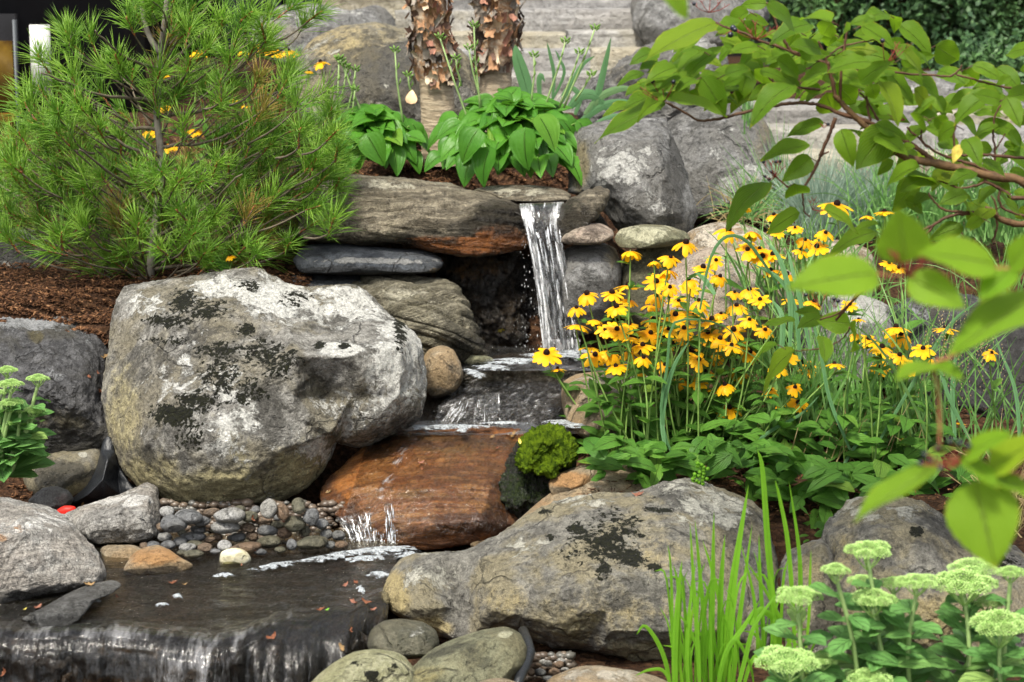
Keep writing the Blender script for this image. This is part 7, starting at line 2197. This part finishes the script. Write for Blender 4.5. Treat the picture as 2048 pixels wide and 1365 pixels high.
def needles(c, ax, n, L, dry=0.0, stem=.07):
    """needles in bundles round the last bit of a shoot; returns arrays"""
    ax = ax / np.linalg.norm(ax)
    e1 = np.cross(ax, (.2, .5, .8)); e1 /= np.linalg.norm(e1)
    e2 = np.cross(ax, e1)
    a = rs.uniform(0, 2 * math.pi, n)
    s_ = rs.uniform(0, 1, n) ** .8
    base = c - ax * (stem * (1 - s_))[:, None]
    op = rs.uniform(.45, 1.15, n) * (1.12 - .35 * s_)
    di = ax * np.cos(op)[:, None] + (e1 * np.cos(a)[:, None] + e2 * np.sin(a)[:, None]) * np.sin(op)[:, None]
    di += np.array([0, 0, .02])
    di /= np.linalg.norm(di, axis=1)[:, None]
    LL = L * rs.uniform(.7, 1.1, n)
    mid = base + di * (LL * .5)[:, None]
    tip = base + di * LL[:, None] + np.array([0, 0, -1]) * (LL * rs.uniform(0, .10, n))[:, None]
    return base, mid, tip, np.full(n, dry)


PBX = [0, 40, 100, 180, 260, 340, 420, 500, 560, 620, 660, 690]
PTOP = [270, 120, 40, -10, -40, -60, -60, -50, 10, 110, 170, 250]
PBOT = [490, 505, 530, 540, 550, 548, 552, 548, 535, 500, 470, 440]
tb = MB()
sb_ = MB()
NB, NMd, NTp, ND = [], [], [], []
shoots = []
grid = []
tries = 0
while len(shoots) < 285 and tries < 40000:
    tries += 1
    px, py = rs.uniform(-60, 690), rs.uniform(-90, 545)
    top = np.interp(px, PBX, PTOP)
    bot = np.interp(px, PBX, PBOT)
    if py < top + 25 or py > bot - 20:
        continue
    # open windows where the dark wall, the trunk and the flowers behind show
    dens = 1.0
    if py < 200:
        dens = .22
    if py < 120 and px < 300:
        dens = .03
    if py < 60 and 300 < px < 430:
        dens = .5
    if 250 < px < 420 and 180 < py < 330:
        dens = .08
    if 200 < px < 300 and 120 < py < 260:
        dens = .22
    if py > 330:
        dens = 1.0
    if px < 60 and 300 < py < 470:
        dens = .5
    if rs.random() > dens:
        continue
    if any((px - a) ** 2 + (py - b_) ** 2 < (22 if py > 250 else 34) ** 2 for a, b_ in grid[-160:]):
        continue
    grid.append((px, py))
    shoots.append((px, py, 5.22 + rs.normal() * .17 * (1 if py > 200 else .6)))
shoots += [(75, 110, 5.1), (98, 120, 5.1), (145, 60, 5.1), (140, 85, 5.12), (230, 110, 5.08), (235, 140, 5.1), (60, 190, 5.1), (85, 250, 5.05), (640, 25, 5.2), (610, 45, 5.25), (590, 10, 5.2), (655, 180, 5.2), (665, 215, 5.2), (480, 60, 5.1), (445, 40, 5.15), (500, 30, 5.3), (360, 40, 5.2), (270, 15, 5.2), (300, 0, 5.1), (540, 30, 5.3), (575, 160, 5.1), (520, 150, 5.0), (440, 160, 5.0), (150, 180, 5.0), (420, 95, 5.1), (385, 60, 5.2), (460, 110, 5.0), (540, 90, 5.2), (40, 330, 5.0)]
for (px, py, d) in shoots:
    c = np.array(P(px, py, d))
    # joins the trunk lower down
    ty = min(555, py + abs(px - 310) * .42 + 60)
    k = int(np.argmin(np.abs(ts[:, 1] - ty)))
    J = np.array(P(ts[k, 0], ts[k, 1], 5.22))
    v = c - J
    ax = v / (np.linalg.norm(v) + 1e-6) + np.array([0, -.15, .55]) + rs.normal(size=3) * .38
    ax /= np.linalg.norm(ax)
    ln = min(np.linalg.norm(v), rs.uniform(.10, .26))
    Q = c - (v / (np.linalg.norm(v) + 1e-6)) * ln * .75 - ax * ln * .3
    pts = spline([tuple(Q - PO), tuple((Q * .5 + (c - ax * .05) * .5 + (0, 0, -.008)) - PO), tuple(c - ax * .05 - PO), tuple(c - PO)], 8)
    tb.tube(pts, list(np.linspace(.0032, .0014, 8)), 5)
    dry = 1.0 if rs.random() < .05 else 0.0
    n_ = int(rs.uniform(46, 66))
    b_, m_, t_, dr = needles(c, ax, n_, rs.uniform(.072, .104) if py > 100 else .085, dry, rs.uniform(.03, .085))
    NB.append(b_); NMd.append(m_); NTp.append(t_); ND.append(dr)
    if rs.random() < .85:       # brown bud scales at the shoot
        for i in range(14):
            a = i * 2.4
            cc = c - ax * (.004 + .004 * i)
            o_ = np.array([math.cos(a), math.sin(a), .3]) * .0035
            sb_.tube([cc - PO, cc + o_ + ax * .008 - PO], [.0024, .0006], 4)
for k in range(14):            # main limbs
    side = -1 if k % 2 else 1
    y0 = 540 - k * 31
    x1, y1 = 310 + side * rs.uniform(120, 300) * (1 if k < 16 else .6), y0 - rs.uniform(40, 140)
    d1 = 5.22 + rs.normal() * .16
    i0 = int(np.argmin(np.abs(ts[:, 1] - y0)))
    p0 = (ts[i0, 0], ts[i0, 1])
    s_ = spline([p0, ((p0[0] + x1) / 2, (y0 + y1) / 2 + 16), (x1, y1)], 16) + rs.normal(size=(16, 2)) * 1.2
    tb.tube(PN(s_[:, 0], s_[:, 1], np.linspace(5.22, d1, 16)) - PO, list(np.linspace(4.5, 1.6, 16) * pxs(5.2)), 6)
tb.build('branches', M['pinetwig'], pine)['kind'] = 'stuff'
sb_.build('bud_scales', M['scale'], pine)['kind'] = 'stuff'
Bn, Mn, Tn, Dn = np.concatenate(NB), np.concatenate(NMd), np.concatenate(NTp), np.concatenate(ND)
N = len(Bn)
H = Tn - Bn
view = (Bn - np.array([0, 0, CAM_H]))
sd = np.cross(H, rs.normal(size=(N, 3)))
sd /= np.linalg.norm(sd, axis=1)[:, None] + 1e-9
nr = np.cross(H, sd)
nr /= np.linalg.norm(nr, axis=1)[:, None] + 1e-9
w_ = .0010
V = np.stack([Bn - sd * w_, Bn + sd * w_, Mn - sd * w_, Mn + sd * w_, Mn + nr * w_ * 1.4, Tn], 1) - PO
V = V.reshape(-1, 3)
k = np.arange(N) * 6
F = np.concatenate([np.stack([k, k + 1, k + 3, k + 2], -1), np.stack([k, k + 2, k + 4, k + 4], -1)[:0], ])
F3 = np.concatenate([np.stack([k + 2, k + 3, k + 5], -1), np.stack([k + 3, k + 4, k + 5], -1), np.stack([k + 4, k + 2, k + 5], -1), np.stack([k + 1, k + 4, k + 3], -1), np.stack([k, k + 2, k + 4], -1), np.stack([k, k + 1, k + 3], -1), np.stack([k, k + 3, k + 2], -1)])
me = mesh('needles', V, F3, False, None, {'fu': np.repeat(Dn, 6)})
o = link('needles', me, M['needle'], pine)
o['kind'] = 'stuff'
# yellow green plant low at the left edge
it = []
e = empty('leafy_plant', P(-10, 470, 5.7))
tag(e, 'light yellow green leafy plant at the left edge behind the pine', 'leafy plant')
for k in range(46):
    px, py = rs.uniform(-40, 70), rs.uniform(270, 440)
    L = .05
    di = Vector((rs.normal(), -.4, rs.uniform(-.1, 1)))
    child('leaf', SB[k % 3], e, orient(Vector(P(px, py, 5.7 + rs.normal() * .06)), di, Vector((0, -.4, 1)), L * 1.1, L, L))
mb = MB()
for k in range(7):
    x = -20 + k * 12
    mb.tube([Vector(P(x, 480, 5.7)) - e.location, Vector(P(x + rs.normal() * 10, 300 + rs.uniform(0, 60), 5.7)) - e.location], [.003, .002], 5)
mb.build('stems', M['greenstem'], e)
# green growth behind the pine under the far flowers
for j, (cx, cy, d, n_, lb) in enumerate([(420, 330, 6.15, 60, 'leafy coneflower growth behind the right half of the pine'), (250, 340, 6.15, 50, 'leafy coneflower growth behind the left half of the pine'), (590, 260, 6.2, 34, 'leafy growth between the pine and the smaller hosta')]):
    e = empty('coneflower_foliage', P(cx, cy + 60, d))
    tag(e, lb, 'leafy plant', 'leafy bases of the coneflowers')
    for k in range(n_):
        L = .07 * rs.uniform(.6, 1.2)
        di = Vector((rs.normal(), -.3, rs.uniform(-.1, 1.2)))
        child('leaf', RL[k % 4], e, orient(Vector(P(cx + rs.normal() * 60, cy + rs.normal() * 45, d + rs.normal() * .08)), di, Vector((0, -.4, 1)), L, L, L))

# ================================================================== RIVER BIRCHES
t = NT('birch_smooth_bark')
p = t.pos()
ps = t.n('Mapping', {'Vector': p, 'Scale': (.25, .25, 1)}).outputs[0]
b1 = t.noise(ps, 90, 4, 0.6)
c = t.mix(t.smooth(b1, 0.35, 0.65), (0.27, 0.215, 0.145), (0.42, 0.345, 0.245))
c = t.mix(t.smooth(t.noise(ps, 160, 3, 0.6), 0.66, 0.74), c, (0.15, 0.11, 0.075))
t.go(Base_Color=c, Roughness=0.8, Specular_IOR_Level=0.2, Normal=t.bump(b1, 0.006))
M['birch'] = t.m
t = NT('birch_rough_bark')
n1 = t.noise(p := t.pos(), 26, 6, 0.7, 0.5)
t.go(Base_Color=t.mix(t.smooth(n1, 0.32, 0.5), (0.16, 0.11, 0.075), t.mix(t.smooth(t.noise(p, 60, 5, .7), .4, .6), (0.36, 0.21, 0.11), (0.42, 0.34, 0.25))), Roughness=0.85, Specular_IOR_Level=0.2, Normal=t.bump(n1, 0.02))
M['birch_rough'] = t.m
FLK = [plain('bark_flake_%s' % nm, c_, 0.8, 0.4, 50, 0.002) for nm, c_ in (('tan', (0.34, 0.19, 0.10)), ('grey', (0.24, 0.21, 0.175)), ('brown', (0.13, 0.075, 0.055)), ('rose', (0.33, 0.16, 0.11)), ('cream', (0.50, 0.40, 0.28)), ('dark', (0.07, 0.05, 0.04)))]


def flake_mesh(seed):
    rs = np.random.RandomState(seed)
    nu, nv = 5, 6
    vs = []
    cur = rs.uniform(.5, 1.5)
    for j in range(nv):
        for i in range(nu):
            u, v = i / (nu - 1) - .5, j / (nv - 1) - .5
            e = 1 + rs.uniform(-.22, .22)
            vs.append((u * e, abs(v + .5) ** 2 * cur * .45 + u * u * .5 + rs.normal() * .02, v * e * (1 + rs.uniform(-.1, .1))))
    fs = [(j * nu + i, j * nu + i + 1, (j + 1) * nu + i + 1, (j + 1) * nu + i) for j in range(nv - 1) for i in range(nu - 1)]
    return mesh('bark_flake', np.array(vs), fs)


FM = {}
for s_ in range(6):
    for q_, m_ in enumerate(FLK):
        me = flake_mesh(s_)
        me.materials.append(m_)
        FM[(s_, q_)] = me


def birch(label, axis_, rad_px, ysplit, d, seed, nf):
    rs = np.random.RandomState(seed)
    ys = [a[1] for a in axis_]
    sp = spline(axis_, 90)
    O = np.array(P(*axis_[0], d))
    e = empty('river_birch', tuple(O))
    tag(e, label, 'tree', 'river birches with peeling bark')
    rr = np.interp(sp[:, 1], [r[0] for r in rad_px][::-1], [r[1] for r in rad_px][::-1])
    C = PN(sp[:, 0], sp[:, 1], np.full(90, d)) - O
    for nm, sel, mt, ex in (('trunk', sp[:, 1] >= ysplit - 12, M['birch'], 0.0), ('rough_trunk', sp[:, 1] <= ysplit, M['birch_rough'], .003)):
        cc, r_ = C[sel], rr[sel] * pxs(d) + ex
        n = 40
        vs = []
        for i in range(len(cc)):
            a = np.linspace(0, 2 * math.pi, n, endpoint=False)
            ring = np.stack([np.cos(a) * r_[i], np.sin(a) * r_[i], 0 * a], -1) + cc[i]
            vs.append(ring)
        vs = np.concatenate(vs)
        cen = np.repeat(cc, n, 0)
        nd = vs - cen
        nd /= np.linalg.norm(nd, axis=1)[:, None] + 1e-9
        dis = fbm(vs * (18 if ex else 9) + seed, 3) * (.018 if ex else .004)
        if not ex:
            dis = dis + (fbm(vs * np.array([2, 2, 45.]) + seed, 2)) * .004
        vs = vs + nd * dis[:, None]
        i, j = np.meshgrid(np.arange(n), np.arange(len(cc) - 1))
        i, j = i.ravel(), j.ravel()
        f = np.stack([j * n + i, j * n + (i + 1) % n, (j + 1) * n + (i + 1) % n, (j + 1) * n + i], -1)
        link(nm, mesh(nm, vs, f), mt, e)
    for k in range(nf):
        y = ysplit + 4 - (ysplit + 60) * rs.random() ** 1.0
        i = int(np.argmin(np.abs(sp[:, 1] - y)))
        a = rs.uniform(math.pi * .95, math.pi * 2.05)          # the side that faces the stream
        R_ = rr[i] * pxs(d) + .005
        out = Vector((math.cos(a), math.sin(a), 0))
        q_ = rs.choice(6, p=[.24, .26, .16, .12, .12, .10])
        pos = Vector(C[i] + O) + out * (R_ + rs.uniform(0, .006))
        x = Vector((-math.sin(a), math.cos(a), 0))
        m_ = Matrix((x, out, Vector((0, 0, 1)))).transposed().to_4x4()
        tl_ = Matrix.Rotation(rs.normal() * .3, 4, 'Y') @ Matrix.Rotation(rs.uniform(-.25, .1), 4, 'X')
        if rs.random() < .4:
            tl_ = Matrix.Rotation(math.pi, 4, 'Y') @ tl_
        sx, sz = rs.uniform(.010, .030), rs.uniform(.018, .05)
        child('bark_flake', FM[(rs.randint(6), q_)], e, Matrix.Translation(pos) @ m_ @ tl_ @ Matrix.Diagonal((sx, .028, sz, 1)))
    return e


birch('left river birch trunk, peeling bark above a smooth tan foot', [(884, 330), (880, 290), (876, 230), (872, 165), (866, 110), (860, 60), (855, 0), (850, -60), (845, -160)], [(330, 42), (300, 38), (230, 34), (165, 33), (100, 34), (0, 34), (-160, 33)], 160, 5.98, 1, 130)
birch('right river birch trunk, shaggy bark down to a smooth waist', [(992, 300), (990, 240), (990, 200), (991, 150), (992, 100), (992, 50), (992, 0), (992, -60), (994, -160)], [(300, 36), (200, 33), (145, 32), (120, 37), (60, 39), (0, 38), (-160, 36)], 142, 6.25, 2, 130)

# ================================================================== BUILDING, LAMP, HEDGE
bd = empty('dark_building', (-1.5, 11.2, 0.85))
tag(bd, 'dark walled building behind the garden at the upper left', 'building')
M['bwall'] = plain('black_wall', (0.010, 0.010, 0.012), 0.6, 0.3, 3, 0.002)
M['gwall'] = plain('blue_grey_wall', (0.075, 0.085, 0.105), 0.7, 0.1, 3, 0)
M['white'] = plain('white_enamel', (0.62, 0.63, 0.60), 0.5, 0.05, 10, 0)


def boxm(x0, x1, y0, y1, z0, z1):
    v = [(x, y, z) for x in (x0, x1) for y in (y0, y1) for z in (z0, z1)]
    return v, [(0, 1, 3, 2), (4, 6, 7, 5), (0, 4, 5, 1), (2, 3, 7, 6), (0, 2, 6, 4), (1, 5, 7, 3)]


def box(name, x0, x1, y0, y1, z0, z1, mat, parent):
    v, f = boxm(x0, x1, y0, y1, z0, z1)
    return link(name, mesh(name, np.array(v) - np.array(parent.location), f, False), mat, parent)


def bx(px, d):
    return P(px, 100, d)[0]


def bz(py, d):
    return P(1024, py, d)[2]


box('wall', -6, bx(250, 7.3), 7.3, 7.7, 0.2, 3.6, M['bwall'], bd)
box('wall', -6, bx(436, 11.2), 11.2, 11.6, 0.2, 4.5, M['bwall'], bd)
box('wall', bx(436, 11.2), bx(560, 11.2), 11.25, 11.6, 0.2, 4.5, M['gwall'], bd)
box('wall', bx(560, 11.2), bx(900, 11.2), 11.3, 11.6, 0.2, 4.5, M['bwall'], bd)
box('wall', bx(900, 11.2), 3.6, 11.25, 11.6, 0.2, 4.5, M['gwall'], bd)
t = NT('brown_glass')
nn = t.noise(t.pos(), 4, 4, 0.6)
t.go(Base_Color=t.mix(t.smooth(nn, 0.35, 0.65), (0.05, 0.025, 0.004), (0.20, 0.12, 0.015)), Roughness=0.15)
dr = box('door', -3.6, bx(34, 7.25), 7.24, 7.29, 0.4, bz(28, 7.25), M['bwall'], bd)
box('glass_pane', -3.5, bx(26, 7.23), 7.22, 7.235, bz(215, 7.23), bz(82, 7.23), t.m, bd)
box('glass_pane', -3.5, bx(24, 7.23), 7.22, 7.235, 0.72, bz(226, 7.23), t.m, bd)
box('door_trim', bx(27, 7.2), bx(31, 7.2), 7.2, 7.238, 0.4, bz(40, 7.2), plain('grey_trim', (0.10, 0.11, 0.12), 0.4, 0.1, 10, 0), bd)
lp = empty('wall_lamp', (bx(81, 7.1), 7.1, bz(190, 7.1)))
tag(lp, 'white cylindrical lamp on the dark wall behind the pine', 'lamp')
mb = MB()
mb.tube([(0, 0, 0), (0, 0, bz(50, 7.1) - bz(190, 7.1))], [20 * pxs(7.1)] * 2, 20)
mb.build('lamp_shade', M['white'], lp, smooth=True)
v, f = boxm(-.02, .02, .02, .199, .08, .16)
link('bracket', mesh('bracket', np.array(v), f, False), M['bwall'], lp)
wb = MB()
wb.tube([P(702, 24, 9.5), P(712, 12, 9.5), P(726, 12, 9.5), P(738, 24, 9.5)], [.03, .05, .05, .03], 10)
tag(wb.build('garden_light', M['white']), 'small white object beyond the far grey boulder', 'garden light')

t = NT('hedge_leaf')
n = t.noise(t.pos(), 2.2, 4, 0.6)
n2 = t.noise(t.pos(), 60, 2, 0.6)
c = t.mix(t.smooth(n, 0.36, 0.64), (0.020, 0.055, 0.020), (0.07, 0.15, 0.045))
c = t.mix(t.smooth(n2, 0.60, 0.7), c, (0.10, 0.19, 0.06))
t.go(Base_Color=c, Roughness=0.5, Specular_IOR_Level=0.3)
M['hedge'] = t.m


def shrub(label, x0, x1, y0, y1, z0, z1, n, seed, s=.035):
    rs = np.random.RandomState(seed)
    cx, cy = (x0 + x1) / 2, (y0 + y1) / 2
    O = np.array([cx, cy, z0])
    e = empty('evergreen_shrub', tuple(O))
    tag(e, label, 'shrub', 'dense evergreen hedge shrubs at the back right')
    # branchlets carry the leaves, so the surface clumps and gaps open
    nb = n // 26
    A = rs.uniform(0, 2 * math.pi, nb)
    Z = rs.uniform(0, 1, nb)
    rad = np.sqrt(rs.uniform(.25, 1, nb)) * (1 - .35 * Z ** 4)
    c = np.stack([cx + np.cos(A) * rad * (x1 - x0) / 2, cy + np.sin(A) * rad * (y1 - y0) / 2, z0 + Z * (z1 - z0)], -1)
    cc = np.repeat(c, 26, 0) + rs.normal(size=(nb * 26, 3)) * np.array([.05, .05, .07])
    nn_ = rs.normal(size=cc.shape) + np.array([0, -.4, .5])
    nn_ /= np.linalg.norm(nn_, axis=1)[:, None]
    e1 = np.cross(nn_, rs.normal(size=cc.shape)); e1 /= np.linalg.norm(e1, axis=1)[:, None]
    e2 = np.cross(nn_, e1)
    L = (s * rs.uniform(.5, 1.1, len(cc)))[:, None]
    V = np.stack([cc - e1 * L * .6, cc - e2 * L * .3 + nn_ * L * .1, cc + e1 * L * .6, cc + e2 * L * .3 + nn_ * L * .1], 1).reshape(-1, 3) - O
    k = np.arange(len(cc)) * 4
    o = link('leaves', mesh('leaves', V, np.stack([k, k + 1, k + 2, k + 3], -1), False), M['hedge'], e)
    o['kind'] = 'stuff'
    mb = MB()
    for k in range(9):
        a = rs.uniform(0, 6.28)
        mb.tube([(0, 0, -.3), (math.cos(a) * .1, math.sin(a) * .1, (z1 - z0) * .4), (math.cos(a) * (x1 - x0) * .3, math.sin(a) * .2, (z1 - z0) * .9)], [.03, .02, .008], 5)
    mb.build('stems', M['twig'], e)
    return e


xs_ = [bx(1600, 9.6), bx(1740, 9.6), bx(1860, 9.6), bx(1980, 9.6), bx(2110, 9.6), bx(2250, 9.6)]
for k in range(5):
    shrub(['evergreen shrub at the left end of the hedge', 'second evergreen shrub of the hedge from the left, behind the dogwood top', 'middle evergreen shrub of the hedge', 'evergreen shrub of the hedge above the lilac grey boulder', 'evergreen shrub of the hedge cut by the right edge'][k],
          xs_[k] - .12, xs_[k + 1] + .12, 9.3, 10.4, .75, 2.2 + .15 * (k % 2), 15000, 60 + k)
shrub('low dark shrub between the far boulders behind the birch', bx(560, 9.6), bx(840, 9.6), 9.4, 10.2, .8, 1.35, 5000, 71)
shrub('dark low evergreen behind the lilac grey boulder and the dogwood twigs', bx(1880, 8.2), bx(2060, 8.2), 7.9, 8.5, .8, bz(125, 8.2), 4000, 72)
